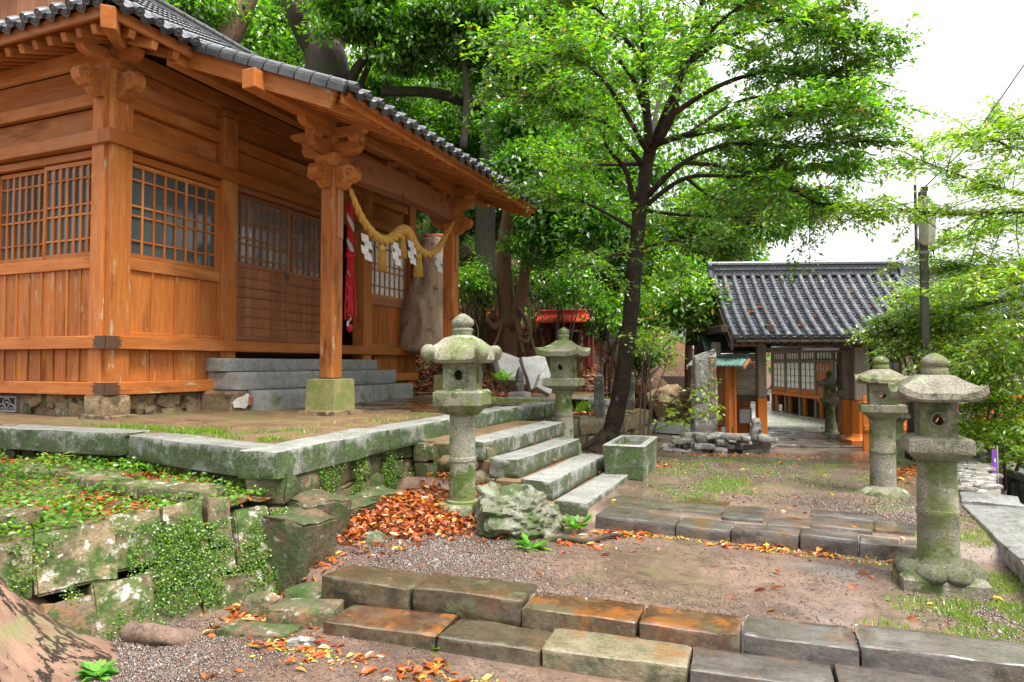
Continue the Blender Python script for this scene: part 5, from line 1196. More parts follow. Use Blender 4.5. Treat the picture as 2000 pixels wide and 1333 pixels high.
for u in range(1310, 1482, 9):
    for lv in range(4):
        D = 11.5+U(-.35, .7); q = at(u+U(-6, 6), 0, D); z = gz(q.x, q.y)
        w = U(.18, .42); prof_ = .26*sst(1290, 1340, u)*1.0
        if lv*.08 > prof_: continue
        stone_obj('slate', sm, (q.x, q.y, z+.02+lv*.075), (w, w*U(.5, .9), U(.06, .1)), m_slate, 1000+k, 3, .02, .3, (U(-.12, .12), U(-.12, .12), R(22)+U(-.5, .5))); k += 1
stone_obj('upright_slate', sm, tuple(at(1476, 846, 11.3)), (.16, .12, .36), m_slate, 990, 5, .03, .3, (.05, .1, .3)); boulder('boulder', 'round pale stone ball on the end of the slate mound', tuple(at(1476, 824, 11.3)), (.075, .075, .07), 4.4, m_slate, 8, .2)
bd_ = thing('info_board', 'small white framed board leaning behind the gate post', 'board', at(1455, 827, 13.6), R(20), world=False)
bx('board', bd_, (-.11, -.01, 0), (.11, .01, .28), m_white); bx('frame', bd_, (-.13, -.02, 0), (-.11, .02, .30), wood_g); bx('frame', bd_, (.11, -.02, 0), (.13, .02, .30), wood_g); bx('frame', bd_, (-.11, -.02, .28), (.11, .02, .30), wood_g)
# ------------------------------------------------------------------ corridor building behind the gate
P0 = at(1508, 711, 22.0); P1 = at(1760, 711, 14.6); P0.z = P1.z = 0
dv = (P1-P0).normalized(); LB = (P1-P0).length; an = math.atan2(dv.y, dv.x)
cb = thing('corridor_building', 'long low wooden building with white paper windows seen through the gate', 'building', (P0.x, P0.y, -.25), an, world=False)
# local x runs from the far left end to the near right end, outward is -y ; heights above ground -.25
nbay = 7; bw = LB/nbay; fz = .62; 
for i in range(nbay+1): bx('post', cb, (i*bw-.06, -.02, .0), (i*bw+.06, .10, 1.98), wood_g)
bx('sill', cb, (0, -.06, fz-.08), (LB, .06, fz), wood_o); bx('head', cb, (0, -.03, 1.84), (LB, .05, 1.92), wood_g); bx('mid_rail', cb, (0, -.028, 1.56), (LB, .045, 1.61), wood_g)
for i in range(nbay):
    a = i*bw+.06; b = (i+1)*bw-.06
    if i == 3:
        for k in range(5): bx('door_board', cb, (a+(b-a)*k/5+.002, .0, .45), (a+(b-a)*(k+1)/5-.002, .03, 1.55), wood_d, .003)
        for k in range(4): put('paper_streamer', mk(*extrude([(0, 0), (.05, -.02), (.03, -.07), (.06, -.09), (.03, -.15), (0, -.10), (.02, -.06)], .003), m_paper), cb, T(a+.08+(b-a-.16)*k/4, -.012, 1.46))
    else:
        lattice('window', T(a, .02, fz+.14), b-a, .80, 3, [.25, .5, .75], wood_g, .012, .025, m_shoji, parent=cb)
        bx('apron_board', cb, (a, .0, fz), (b, .03, fz+.14), wood_o)
    lattice('transom', T(a, .02, 1.61), b-a, .23, 5, [], wood_g, .015, .02, m_shoji, parent=cb)
    bx('floor_post', cb, (a+.3, -.05, 0), (a+.38, .03, fz-.08), wood_o)
bx('underfloor', cb, (0, .3, 0), (LB, .4, fz), m_dark); bx('back_wall', cb, (0, 2.2, 0), (LB, 2.3, 2.0), wood_k); bx('end_wall', cb, (LB-.05, .1, .2), (LB, 2.2, 2.0), wood_g); bx('end_wall', cb, (0, .1, .2), (.05, 2.2, 2.0), wood_g)
mm = MB(); mm.add(*extrude([(-.28, 1.94), (1.1, 2.62), (2.9, 1.90), (2.9, 1.98), (1.1, 2.72), (-.28, 2.02)], LB+.8), M=T(LB/2, 0, 0) @ RZ(pi/2) @ Matrix.Scale(1, 4)); mm.obj('roof', m_tileg, cb)
# larger tiled roof rising behind on the right
q = at(1800, 711, 24); hb2 = thing('tiled_hall', 'large hall roof with grey tiles behind the gate on the right', 'building', (q.x, q.y, -.3), R(40), world=False)
bx('wall', hb2, (-4, -2, 0), (6, 2, 3.0), wood_g, .01)
for sg in (-1, 1):
    put('roof', mk(*extrude([(0, 4.6), (2.9*sg, 2.8), (2.9*sg, 2.95), (0, 4.75)][::sg], 11), m_tileg), hb2, T(1, 0, 0) @ RZ(pi/2))
for i in range(44): 
    beam('tile_row', hb2, (-4.4+i*.25, -2.9, 2.98), (-4.4+i*.25, 0, 4.78), .09, .07, m_tileg, .02)
bx('ridge', hb2, (-4.5, -.15, 4.65), (6.5, .15, 5.0), m_tileg, .02)
# small roofs at the far left of the gate
q = at(1370, 711, 26); h3 = thing('far_house', 'far grey-roofed house beyond the gate on the left', 'house', (q.x, q.y, -.2), R(25), world=False)
bx('wall', h3, (-2.5, -1, 0), (1.5, 1, 1.5), wood_k, .01)
for sg in (-1, 1): put('roof', mk(*extrude([(0, 2.6), (1.5*sg, 1.4), (1.5*sg, 1.5), (0, 2.7)][::sg], 4.6), m_pave), h3, T(-.5, 0, 0) @ RZ(pi/2))
q = at(1320, 711, 20); h4 = thing('garden_bench_shed', 'low dark wooden shelf shed far beyond the slender bush', 'shed', (q.x, q.y, -.2), R(20), world=False)
bx('top', h4, (-1.2, -.3, .55), (.9, .3, 1.1), wood_k); 
for x in (-1.1, -.2, .8): bx('leg', h4, (x-.05, -.25, 0), (x+.05, -.15, .55), wood_k)
tag(put('gravel_court', mk([(x, y, gz(x, y)+.012) for x, y in [at(a_, 711, D_).xy for a_, D_ in ((1430, 14.5), (1700, 14.2), (1660, 17), (1505, 22), (1400, 24))]], [[0, 1, 2, 3, 4]], surf('pale_wet_gravel', (.16, .155, .15), (.32, .31, .30), scale=22, rough=.35, rvar=.15, bump=.8, bscale=60, layers=(((.10, .14, .03), 1.4, .50, .62),), hv=0, randoff=False))), None, None, kind='structure')
tag(put('path', mk([(x, y, gz(x, y)+.02) for x, y in ((-4.2, 15.5), (-1.8, 14.5), (-2.2, 24), (-6, 26))], [[0, 1, 2, 3]], m_pave)), None, None, kind='structure')
# ------------------------------------------------------------------ lamp pole and wires
q = at(1808, 700, 8.6); lz = gz(q.x, q.y)
lp = thing('lamp_pole', 'dark metal lamp pole with long translucent lamp head', 'lamp post', (q.x, q.y, lz), 0, world=False)
ht = at(1795, 372, 8.6).z-lz
bx('pole', lp, (-.045, -.045, 0), (.045, .045, ht), m_iron, .008); bx('pole_cap', lp, (-.02, -.03, ht-.0), (.06, .03, ht+.06), m_iron, .005)
bx('side_pipe', lp, (-.095, -.02, ht-.75), (-.065, .02, ht+.10), m_iron, .008)
bx('cross_arm', lp, (-.24, -.02, ht-.24), (-.04, .02, ht-.20), m_iron, .005)
hd = put('lamp_head', mk(*rings([(.05, ht-.70, 4, .7, 0), (.085, ht-.66, 4, .7, 0), (.098, ht-.4, 4, .7, 0), (.095, ht-.16, 4, .7, 0), (.06, ht-.12, 4, .7, 0)], 24), m_lamp, True, 50), lp, T(.03, -.09, 0))
put('conduit', mk(*tube([(-.05, -.05, ht-.75), (-.09, -.06, ht-.55), (-.06, -.06, ht-.3)], .012, 6), m_concrete, True), lp); bx('clamp', lp, (-.055, -.055, ht-.80), (.055, .055, ht-.76), m_concrete, .004)
tag(put('overhead_wire', mk(*tube([at(1800, 372, 8.6), at(1890, 285, 8), at(2040, 70, 7.2)], .008, 5), m_iron, True)), 'thin overhead wire rising from the lamp pole to the upper right', 'wire')
tag(put('overhead_wire', mk(*tube([at(1000, 405, 15), at(1300, 425, 13), at(1580, 425, 11.5), at(1790, 395, 8.6)], .006, 5), m_iron, True)), 'thin sagging wire running left from the lamp pole into the trees', 'wire')
# ------------------------------------------------------------------ stone fence, banner and rail beyond the coping
fa, fb_ = at(1945, 930, 9.6), at(2110, 950, 7.6); fa.z = fb_.z = 0; dv = (fb_-fa).normalized(); an = math.atan2(dv.y, dv.x); LF = (fb_-fa).length
fz0 = gz(fa.x, fa.y)
sf = thing('stone_fence', 'grey stone fence with square balusters beyond the coping wall', 'fence', (fa.x, fa.y, fz0), an, world=False)
bx('base_course', sf, (-.1, -.16, -.05), (LF, .16, .16), m_granite, .012); bx('rail', sf, (-.1, -.11, .44), (LF, .11, .55), m_granite, .012)
for i in range(int(LF/.24)): bx('baluster', sf, (i*.24+.02, -.06, .16), (i*.24+.14, .06, .44), m_granite, .01)
for j in range(2):
    for i in range(6): bx('wall_block', sf, (-.2+i*.6, .35, .3+j*.3), (.39+i*.6, .6, .595+j*.3), m_granite, .012)
bx('back_course', sf, (-.2, .35, -.05), (3.4, .6, .295), m_granite, .01)
q = at(1938, 985, 8.9); bx_post = thing('gate_stone', 'broad upright grey stone pillar at the bend of the coping wall', 'stone pillar', (q.x, q.y, gz(q.x, q.y)), R(15), world=False)
stone_obj('shaft', bx_post, (-.06, 0, .32), (.34, .3, .75), m_slate, 61, 6, .02, .12)
q = at(1950, 985, 7.6); bn2 = thing('banner', 'narrow purple banner with white marks on a thin pole', 'banner', (q.x, q.y, gz(q.x, q.y)), R(25), world=False)
put('pole', mk(*tube([(0, 0, 0), (0, 0, .82)], .008, 8), m_concrete, True), bn2)
V_, F2 = [], []
for k in range(13):
    z = .78-k*.052; V_ += [(-.065+.01*sin(k), .012*sin(k*.9), z), (-.012, .004*sin(k*1.3), z)]
put('cloth', mk(V_, [[2*k, 2*k+1, 2*k+3, 2*k+2] for k in range(12)], m_purple, True), bn2)
for k in range(5): bx('white_mark', bn2, (-.05+.008*(k % 2), -.016, .24+k*.10), (-.03, -.012, .28+k*.10), m_white, .001)
fa, fb_ = at(1952, 985, 7.0), at(2140, 1060, 5.4); dv = (fb_-fa).normalized(); 
rl = thing('handrail', 'dark low rail on thin legs at the right edge beyond the coping', 'rail', (fa.x, fa.y, gz(fa.x, fa.y)), 0)
beam('rail_bar', rl, fa, fb_, .16, .06, m_iron, .01)
for t in (.08, .35, .62, .9): q = fa+(fb_-fa)*t; bx('leg', rl, (q.x-.03, q.y-.03, gz(q.x, q.y)), (q.x+.03, q.y+.03, q.z-.02), m_concrete, .005)
# orange structure glimpsed between the shrubs
q = at(1880, 760, 12); of = thing('orange_fence', 'orange painted board fence glimpsed behind the right-hand shrubs', 'fence', (q.x, q.y, -.3), R(30), world=False)
for i in range(16): bx('board', of, (-1.9+i*.24, 0, .0), (-1.68+i*.24, .03, 1.0), wood_o, .005)
bx('rail', of, (-1.9, -.03, .8), (1.95, 0, .9), wood_o); bx('rail', of, (-1.9, -.03, .4), (1.95, 0, .5), wood_o)
# ================================================================== trees and plants
GM = [(.13, .30, .018), (.085, .22, .016), (.19, .37, .025), (.05, .13, .018), (.30, .36, .035), (.40, .15, .015)]
GH = [(.055, .145, .013), (.095, .24, .017), (.16, .34, .022), (.026, .07, .011)]
GR = [(.22, .38, .022), (.30, .42, .028), (.14, .29, .02), (.38, .24, .02), (.08, .18, .018)]
class Tree:
    def __init__(s, name, label, cat, base, group=None):
        s.root = thing(name, label, cat, base, 0, group); s.tr = MB(); s.P, s.D, s.N, s.L, s.W = [], [], [], [], []
    def limb(s, pts, r0, r1, n=8, k=4, wob_=0.):
        P = smoothpath(pts, k); m = len(P); rs = [r0+(r1-r0)*(i/(m-1))**.8 for i in range(m)]
        s.tr.add(*tube(P, rs, n)); return P
    def leaves(s, P, D, N, L, W): s.P.append(P); s.D.append(D); s.N.append(N); s.L.append(L); s.W.append(W)
    def spray(s, P0, d, length, nl, size, r=.006, droop=.25, flat=.5):
        """a twig with leaves in a flattish spray"""
        d = d.normalized(); side = d.cross(Vector((0, 0, 1))); side = side.normalized() if side.length > .01 else Vector((1, 0, 0))
        b = side*U(-.25, .25)
        pts = [P0+d*(length*t)+b*length*t*t-Vector((0, 0, droop*length*t*t)) for t in (0, .35, .7, 1)]
        s.tr.add(*tube(pts, [r, r*.8, r*.6, r*.3], 3, False))
        pa_ = np.array(pts); t = rng.uniform(.15, 1.05, nl); seg = np.clip((t*3).astype(int), 0, 2); f = t*3-seg
        c = pa_[seg]*(1-f[:, None])+pa_[np.minimum(seg+1, 3)]*f[:, None]
        sd_ = np.array(side); dn = np.array(d); sg = rng.choice([-1, 1], nl)[:, None]
        out = sd_*sg*rng.uniform(.3, 1.2, (nl, 1))+dn*rng.uniform(.2, .9, (nl, 1))+rng.normal(0, .25, (nl, 3))
        c = c+nrm(out)*rng.uniform(0, .18, (nl, 1))*length*.6+rng.normal(0, .02, (nl, 3))
        out[:, 2] -= rng.uniform(.0, .7, nl)
        N = rng.normal(0, .45, (nl, 3)); N[:, 2] += 1
        L = size*rng.uniform(.6, 1.25, nl); s.leaves(c, out, N, L, L*rng.uniform(.38, .52, nl))
    def foliate(s, P, n, length, nl, size, t0=.35, up=.15, droop=.25):
        m = len(P)
        for _ in range(n):
            t = t0+(1-t0)*random.random()**.75; i = min(int(t*(m-1)), m-2); p = P[i].lerp(P[i+1], random.random()); tn = (P[i+1]-P[i]).normalized()
            a = U(0, 2*pi); rv = Vector((cos(a), sin(a), U(-.25, .45)+up)); d = tn*U(.3, 1)+rv*U(.5, 1.1)
            L = length*U(.55, 1.3); s.spray(p, d, L, nl, size, .004+.005*L, droop)
            if random.random() < .6:
                q = p+d.normalized()*L*.5; s.spray(q, d+Vector((U(-.8, .8), U(-.8, .8), U(-.3, .4))), L*.7, int(nl*.7), size, .004, droop)
    def clump(s, c, rad, n, size, shell=.5):
        q = nrm(rng.normal(0, 1, (n, 3)))*(rng.uniform(0, 1, (n, 1))**shell); P = np.array(c)+q*np.array(rad)
        P += .12*np.array(rad)*np.sin(P[:, [1, 2, 0]]*5/np.max(rad))
        D = q*.7+rng.normal(0, .6, (n, 3)); D[:, 2] -= .35
        N = q*.5+rng.normal(0, .4, (n, 3)); N[:, 2] += .9
        L = size*rng.uniform(.6, 1.3, n); s.leaves(P, D, N, L, L*rng.uniform(.4, .6, n))
    def done(s, bark, leaf, cols, w=None, trunk='trunk', crown='crown', var=.3):
        if s.tr.v: put(trunk, mk(s.tr.v, s.tr.f, bark, True), s.root)
        P = np.concatenate(s.P); n = len(P); C = palette(n, cols, w, var)
        # whole sprays drift a little in tone at random
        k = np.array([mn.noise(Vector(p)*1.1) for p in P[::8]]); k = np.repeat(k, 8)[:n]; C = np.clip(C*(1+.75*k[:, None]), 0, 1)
        put(crown, leafmesh(P, np.concatenate(s.D), np.concatenate(s.N), np.concatenate(s.L), np.concatenate(s.W), C, leaf), s.root)
        return s.root
A = lambda *q: [at(*x) for x in q]
# ------------------------------------------------------------------ the leaning tree in the court
D0 = 9.7; b0 = at(1190, 868, D0)
mt = Tree('leaning_tree', 'slender dark-trunked evergreen leaning over the court between lantern and trough', 'tree', (b0.x, b0.y, .02))
tk = A((1183, 885, D0), (1192, 850, D0), (1207, 790, D0), (1222, 700, D0), (1235, 580, D0), (1243, 480, D0), (1252, 400, D0), (1262, 330, D0), (1272, 285, D0))
P = smoothpath(tk, 5); m_ = len(P); mt.tr.add(*tube(P, [.20*(1-min(1, i/6))**1.5+.138-.055*(i/m_)+.02*sin(i*1.7)*.3 for i in range(m_)], 14))
for a in (.3, 1.5, 2.6, 3.8, 5.2): mt.limb([b0+Vector((.06*cos(a), .06*sin(a), .14)), b0+Vector((.24*cos(a), .24*sin(a), .03)), b0+Vector((.48*cos(a), .48*sin(a), -.06))], .10, .03, 7)
BR = [([(1268, 300, 9.7), (1262, 200, 9.6), (1255, 100, 9.5), (1250, -60, 9.4)], .085, 26), ([(1272, 290, 9.7), (1312, 225, 9.4), (1335, 120, 9.1), (1375, -10, 8.8), (1400, -90, 8.6)], .085, 26),
      ([(1335, 130, 9.1), (1410, 80, 8.7), (1520, 40, 8.2), (1640, 70, 7.9)], .045, 26), ([(1262, 220, 9.6), (1228, 140, 9.2), (1160, 78, 8.7), (1075, 70, 8.2), (965, 90, 7.8)], .05, 24),
      ([(1262, 330, 9.7), (1180, 240, 9.2), (1110, 225, 8.8), (1040, 185, 8.4)], .045, 22), ([(1275, 285, 9.7), (1345, 262, 9.2), (1450, 240, 8.6), (1570, 222, 8.0), (1700, 205, 7.4)], .05, 30),
      ([(1278, 280, 9.7), (1400, 255, 9.9), (1520, 235, 10.2), (1660, 150, 10.4)], .045, 26), ([(1262, 385, 9.7), (1335, 318, 9.3), (1430, 282, 8.8), (1560, 290, 8.3), (1690, 275, 7.9)], .05, 30),
      ([(1258, 405, 9.7), (1340, 348, 9.4), (1450, 345, 9.1), (1560, 330, 8.8), (1640, 325, 8.6)], .042, 24), ([(1243, 440, 9.7), (1225, 340, 9.6), (1195, 300, 9.5), (1180, 270, 9.4), (1190, 215, 9.4)], .05, 8),
      ([(1250, 410, 9.7), (1330, 420, 9.9), (1430, 425, 10.2), (1500, 420, 10.5)], .035, 18), ([(1243, 450, 9.7), (1150, 400, 9.4), (1075, 380, 9.1)], .035, 18),
      ([(1270, 290, 9.7), (1330, 150, 8.0), (1390, 60, 6.9), (1460, 0, 6.3)], .05, 22), ([(1266, 300, 9.7), (1190, 170, 8.1), (1120, 110, 7.2)], .045, 20), ([(1270, 290, 9.7), (1300, 160, 11.2), (1380, 90, 12.2)], .045, 20),
      ([(1262, 320, 9.7), (1150, 320, 10.8), (1080, 300, 11.6)], .04, 20), ([(1240, 490, 9.7), (1200, 500, 9.2), (1165, 515, 8.9)], .02, 7), ([(1245, 490, 9.7), (1310, 470, 9.4), (1370, 480, 9.1)], .022, 9), ([(1255, 120, 9.5), (1180, 30, 9.0), (1080, -30, 8.6)], .04, 20), ([(1350, 60, 9), (1450, -20, 8.6), (1560, -60, 8.2)], .04, 20), ([(1312, 225, 9.4), (1400, 170, 9.0), (1500, 140, 8.6), (1600, 150, 8.2), (1690, 110, 8)], .045, 30), ([(1345, 262, 9.2), (1440, 200, 9.6), (1550, 190, 9.9), (1680, 240, 10.1)], .035, 26), ([(1335, 318, 9.3), (1430, 330, 8.7), (1540, 370, 8.2), (1600, 400, 8)], .035, 24), ([(1340, 348, 9.4), (1400, 390, 9.6), (1480, 400, 9.9)], .03, 20), ([(1410, 80, 8.7), (1500, 100, 9.2), (1620, 20, 9.4)], .03, 22)]
for pts, r0, n in BR:
    P = mt.limb(A(*pts), r0, .008, 7, 5); mt.foliate(P, int(n*2.15), .60, 44, .074, .32, .12, .22)
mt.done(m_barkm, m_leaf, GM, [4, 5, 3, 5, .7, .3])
# ------------------------------------------------------------------ trees of the hillside wood
def hilltree(name, label, bark, pts, r0, r1, limbs, clumps, size, nl, cols=GH, w=(3, 4, 3, 3), ctr=1.0):
    b = at(*pts[0]); t = Tree(name, label, 'tree', (b.x, b.y, max(hillz(b.x, b.y) or 0, gz(b.x, b.y))), 'trees of the hillside wood')
    gb = Vector((b.x, b.y, (hillz(b.x, b.y) if hillz(b.x, b.y) is not None else gz(b.x, b.y))-.2))
    body = A(*pts); start = [gb] if gb.z < body[0].z-.15 else []
    t.limb(start+body, r0, r1, 12, 5)
    for lp_, ra, rb_ in limbs: t.limb(A(*lp_), ra, rb_, 8, 5)
    for (u, v, D, rx, ry) in clumps:
        c = at(u, v, D); s_ = D/1333
        # each mass is built from many small flattened sub-clumps so that gaps stay open
        for _ in range(max(8, int(nl*rx*ry/4200))):
            o = Vector((random.gauss(0, .42), random.gauss(0, .42), random.gauss(0, .42)))
            cc = c+R_*(o.x*rx*s_)+U_*(o.y*ry*s_)+F_*(o.z*rx*s_*.8); rr = U(.35, .75)
            t.clump(cc, (rr, rr, rr*.45), int(430*rr*ctr), size)
    return t.done(bark, m_leafd, cols, w)
hilltree('camphor_tree', 'huge mossy forked trunk rising behind the porch roof', m_bark, [(645, 215, 17.5), (640, 140, 17.5), (632, 95, 17.5)], .70, .50,
    [([(632, 110, 17.5), (600, 60, 17.3), (580, 10, 17), (560, -60, 17)], .42, .28), ([(640, 110, 17.5), (655, 50, 17.6), (650, -60, 17.8)], .38, .26), ([(680, 170, 17.4), (700, 130, 17.2), (735, 95, 17), (790, 60, 16.6)], .16, .07), ([(700, 180, 17.4), (725, 120, 17.5), (760, 90, 17.2)], .1, .04)],
    [(700, 40, 16.5, 80, 50), (770, 60, 16.5, 80, 60), (520, 40, 18.5, 70, 50), (600, 20, 19.5, 80, 40), (730, 150, 18.5, 60, 50), (800, 110, 17, 70, 50), (680, -20, 16, 120, 30)], .15, 20)
hilltree('leaning_oak', 'pale trunk leaning right above the main tiled roof', m_barkp, [(415, 160, 15.5), (440, 90, 15.5), (462, 45, 15.5), (495, -40, 15.5)], .30, .24, [([(430, 110, 15.5), (405, 60, 15.4), (380, 20, 15.3)], .1, .05)],
    [(420, 20, 16.8, 60, 40), (500, 90, 17.5, 60, 50), (380, 30, 15, 50, 40), (545, 100, 19, 50, 60), (480, 110, 19, 60, 40)], .15, 16)
hilltree('evergreen_oak', 'dark upright trunk with a long level limb behind the porch eave', m_bark, [(948, 420, 18.5), (955, 300, 18.5), (962, 180, 18.5), (972, 90, 18.5), (985, -40, 18.5)], .30, .20,
    [([(955, 215, 18.5), (900, 195, 18), (830, 180, 17.6), (745, 180, 17.2)], .19, .12), ([(962, 200, 18.5), (1000, 180, 18.2), (1060, 140, 17.5)], .12, .05), ([(950, 330, 18.5), (990, 260, 18.2), (1010, 200, 18)], .12, .06), ([(905, 290, 16.5), (912, 180, 16.5), (900, 80, 16.5), (890, 20, 16.5)], .10, .06)],
    [(880, 60, 16.5, 90, 60), (960, 50, 16.5, 90, 60), (850, 260, 19.5, 100, 60), (930, 130, 19.5, 80, 60), (1010, 130, 17, 80, 60), (1040, 40, 16.5, 80, 50), (900, 330, 20, 80, 50), (800, 210, 20, 80, 50), (980, 290, 20, 80, 70)], .15, 20)
hilltree('twin_trunk_tree', 'red-brown twin trunks with exposed roots gripping the earth bank', m_barkr, [(992, 632, 14.6), (986, 560, 14.6), (985, 480, 14.6), (1000, 380, 14.6), (1010, 260, 14.6)], .22, .12,
    [([(1000, 640, 14.5), (1020, 570, 14.4), (1030, 500, 14.3), (1060, 440, 14.2), (1100, 420, 14)], .17, .07), ([(985, 630, 14.5), (965, 640, 14.4), (950, 625, 14.3)], .12, .06), ([(1005, 620, 14.4), (1015, 660, 14.2), (1022, 690, 14.0)], .07, .035), ([(1012, 600, 14.3), (1035, 640, 14.1), (1030, 668, 14), (1012, 660, 13.9)], .05, .03), ([(1020, 610, 14.3), (1040, 670, 14), (1052, 712, 13.8)], .045, .02), ([(978, 640, 14.4), (970, 665, 14.2), (955, 690, 14)], .05, .02)],
    [(1100, 400, 13.4, 70, 50), (1060, 330, 13.6, 70, 60), (1020, 250, 14, 60, 60), (1150, 440, 13, 60, 50), (1080, 480, 13.8, 50, 40), (1120, 300, 14, 80, 60)], .13, 22, [(.07, .19, .015), (.11, .26, .018), (.035, .10, .012), (.05, .14, .014)], (4, 4, 2, 3))
hilltree('tall_evergreen', 'tall evergreen crown behind the red-roofed small shrine', m_bark, [(1180, 640, 19), (1185, 400, 19), (1180, 200, 19)], .22, .1, [], [(1150, 330, 17, 80, 80), (1190, 450, 17.5, 80, 70), (1130, 200, 18, 90, 80), (1230, 350, 18.5, 70, 70), (1120, 540, 17.5, 70, 40), (1200, 560, 18, 60, 50), (1250, 470, 19, 60, 60)], .15, 24, GH, (4, 4, 2, 4))
hilltree('background_evergreen', 'dark evergreen far back on the slope above the stump', m_bark, [(850, 480, 21), (845, 300, 21), (850, 100, 21)], .2, .1, [([(760, 420, 20), (765, 300, 20), (775, 200, 20)], .15, .1)], [(760, 300, 21, 80, 70), (830, 380, 21, 90, 60), (700, 230, 21, 80, 60), (900, 430, 19.5, 60, 40), (1000, 430, 19.5, 60, 50), (940, 230, 22, 90, 60), (860, 170, 22, 90, 60)], .17, 20, GH, (5, 4, 1, 5))
hilltree('background_maple', 'light green tree behind the gate roof on the left', m_barkr, [(1345, 700, 17), (1350, 600, 17), (1355, 520, 17)], .12, .07, [([(1352, 560, 17), (1400, 500, 16.5), (1470, 440, 16)], .06, .03), ([(1350, 580, 17), (1300, 520, 17), (1270, 450, 17)], .06, .03)],
    [(1300, 470, 16.5, 80, 60), (1380, 420, 16, 80, 60), (1440, 400, 15.5, 70, 50), (1330, 560, 15, 60, 60), (1520, 430, 15.5, 50, 40), (1290, 600, 14.5, 50, 40), (1360, 590, 14, 40, 50), (1560, 400, 15, 45, 50), (1400, 480, 17, 60, 40), (1480, 350, 15.5, 60, 40)], .12, 22, [(.11, .26, .02), (.17, .33, .028), (.06, .15, .014), (.30, .22, .02)], (4, 3, 3, .5))
for lb, u, v, D, rx, ry, cols in (('dark glossy shrub at the foot of the slope behind the red-roofed shrine', 1190, 620, 14.5, 60, 45, GH), ('dark shrub low on the slope right of the twin trunks', 1100, 560, 15.5, 55, 35, GH), ('small bright shrub on the bank behind the far porch post', 915, 545, 13.6, 28, 26, GM[:4]), ('dark fern-covered mound left of the twin trunks', 940, 560, 15, 40, 26, GH), ('dark shrub at the foot of the bank right of the leaning trunk', 1262, 690, 13.5, 34, 40, GH)):
    c = at(u, v, D); t = Tree('shrub', lb, 'shrub', (c.x, c.y, hillz(c.x, c.y) or gz(c.x, c.y)), 'shrubs on the hillside'); s_ = D/1333
    base = Vector((c.x, c.y, (hillz(c.x, c.y) or gz(c.x, c.y))-.1))
    for k in range(7): t.limb([base, base+(c-base)*.6+Vector((U(-.2, .2), U(-.2, .2), 0)), c+Vector((U(-.5, .5), U(-.5, .5), U(-.2, .3)))], .03, .008, 5, 3)
    for _ in range(26): cc = c+R_*(random.gauss(0, .45)*rx*s_)+U_*(random.gauss(0, .45)*ry*s_)+F_*random.gauss(0, .3); t.clump(cc, (.26, .26, .16), 80, .11)
    t.done(m_twig, m_leafd, cols, None, 'stems', 'foliage')
# cut stump behind the porch
b = at(838, 640, 12.9); stp = thing('tree_stump', 'broad pale gnarled stump with a raw red cut top behind the porch', 'stump', (b.x, b.y, hillz(b.x, b.y) or .6))
path = A((820, 690, 12.7), (826, 620, 12.8), (836, 560, 12.9), (848, 510, 13), (853, 470, 13)); P = smoothpath(path, 9); m_ = len(P)
V, Fs = tube(P, [.40-.13*(i/m_) for i in range(m_)], 36); o_ = put('trunk', mk([v+mn.noise_vector(v*1.7)*.07+mn.noise_vector(Vector((v.x*7, v.y*7, v.z*1.2)))*.06+mn.noise_vector(v*12)*.02 for v in V], Fs, surf('pale_dead_wood', (.30, .19, .13), (.46, .32, .23), scale=6, rough=.9, bump=1, bscale=10, bdist=.03, stretch=(2, 2, .5), layers=(((.13, .075, .05), 3, .54, .64),), hv=0), True), stp)
q = at(853, 466, 13); put('cut_face', mk(wob(lathe([(.24, -.05), (.23, .05), (.12, .0), (.0, -.06)], 16)[0], .03, 5), lathe([(.24, -.05), (.23, .05), (.12, .0), (.0, -.06)], 16)[1], m_brick, True), stp, T(q))
# undergrowth over the slope, and the far wood closing the skyline
def mass(name, label, fn, n, size, cols, w, cat):
    t = []
    while len(t) < n:
        q = fn()
        if q is not None: t.append(q)
    P = np.array(t); D = rng.normal(0, .7, (n, 3)); D[:, 2] -= .2; N = rng.normal(0, .45, (n, 3)); N[:, 2] += .9; L = size*rng.uniform(.6, 1.3, n)
    tag(put(name, leafmesh(P, D, N, L, L*rng.uniform(.4, .6, n), palette(n, cols, w, .35), m_leafd)), label, cat, kind='stuff')
def under():
    x, y = U(-24, -1.5), U(12.2, 30); z = hillz(x, y)
    if z is None or hills(x, y) < 1.3: return None
    k = mn.noise(Vector((x*.6, y*.6, 21)))+.5*mn.noise(Vector((x*1.9, y*1.9, 4)))
    if k < -.02-.05*min(hills(x, y), 6): return None
    return (x, y, z+abs(random.gauss(0, .35))*(.5+max(0, k)))
mass('undergrowth', 'dark leafy undergrowth covering the wooded slope', under, 60000, .13, GH, (4, 4, 1.5, 5), 'undergrowth')
def farw():
    D = U(24, 34); u = U(180, 1500); v = U(-60, 560)
    top = 20*mn.noise(Vector((u*.02, 0, 3)))+(-80 if u < 1000 else -80+max(0, u-1180)*1.15)
    if v < top: return None
    q = at(u, v, D); k = mn.noise(q*.45)+.5*mn.noise(q*1.2)
    return tuple(q) if k > -.10 else None
mass('far_wood', 'far trees closing the background behind the hillside wood', farw, 75000, .24, GH, (4, 4, 2.5, 3), 'wood')
def farline():
    a = U(-.75, 1.5); D = U(44, 60); x, y = sin(a)*D, cos(a)*D; h = 2.6+.8*mn.noise(Vector((a*9, 0, 0)))
    return (x, y, -.5+U(0, h))
mass('far_treeline', 'low distant line of trees beyond the road', farline, 24000, .45, GH, (4, 4, 2, 4), 'wood')
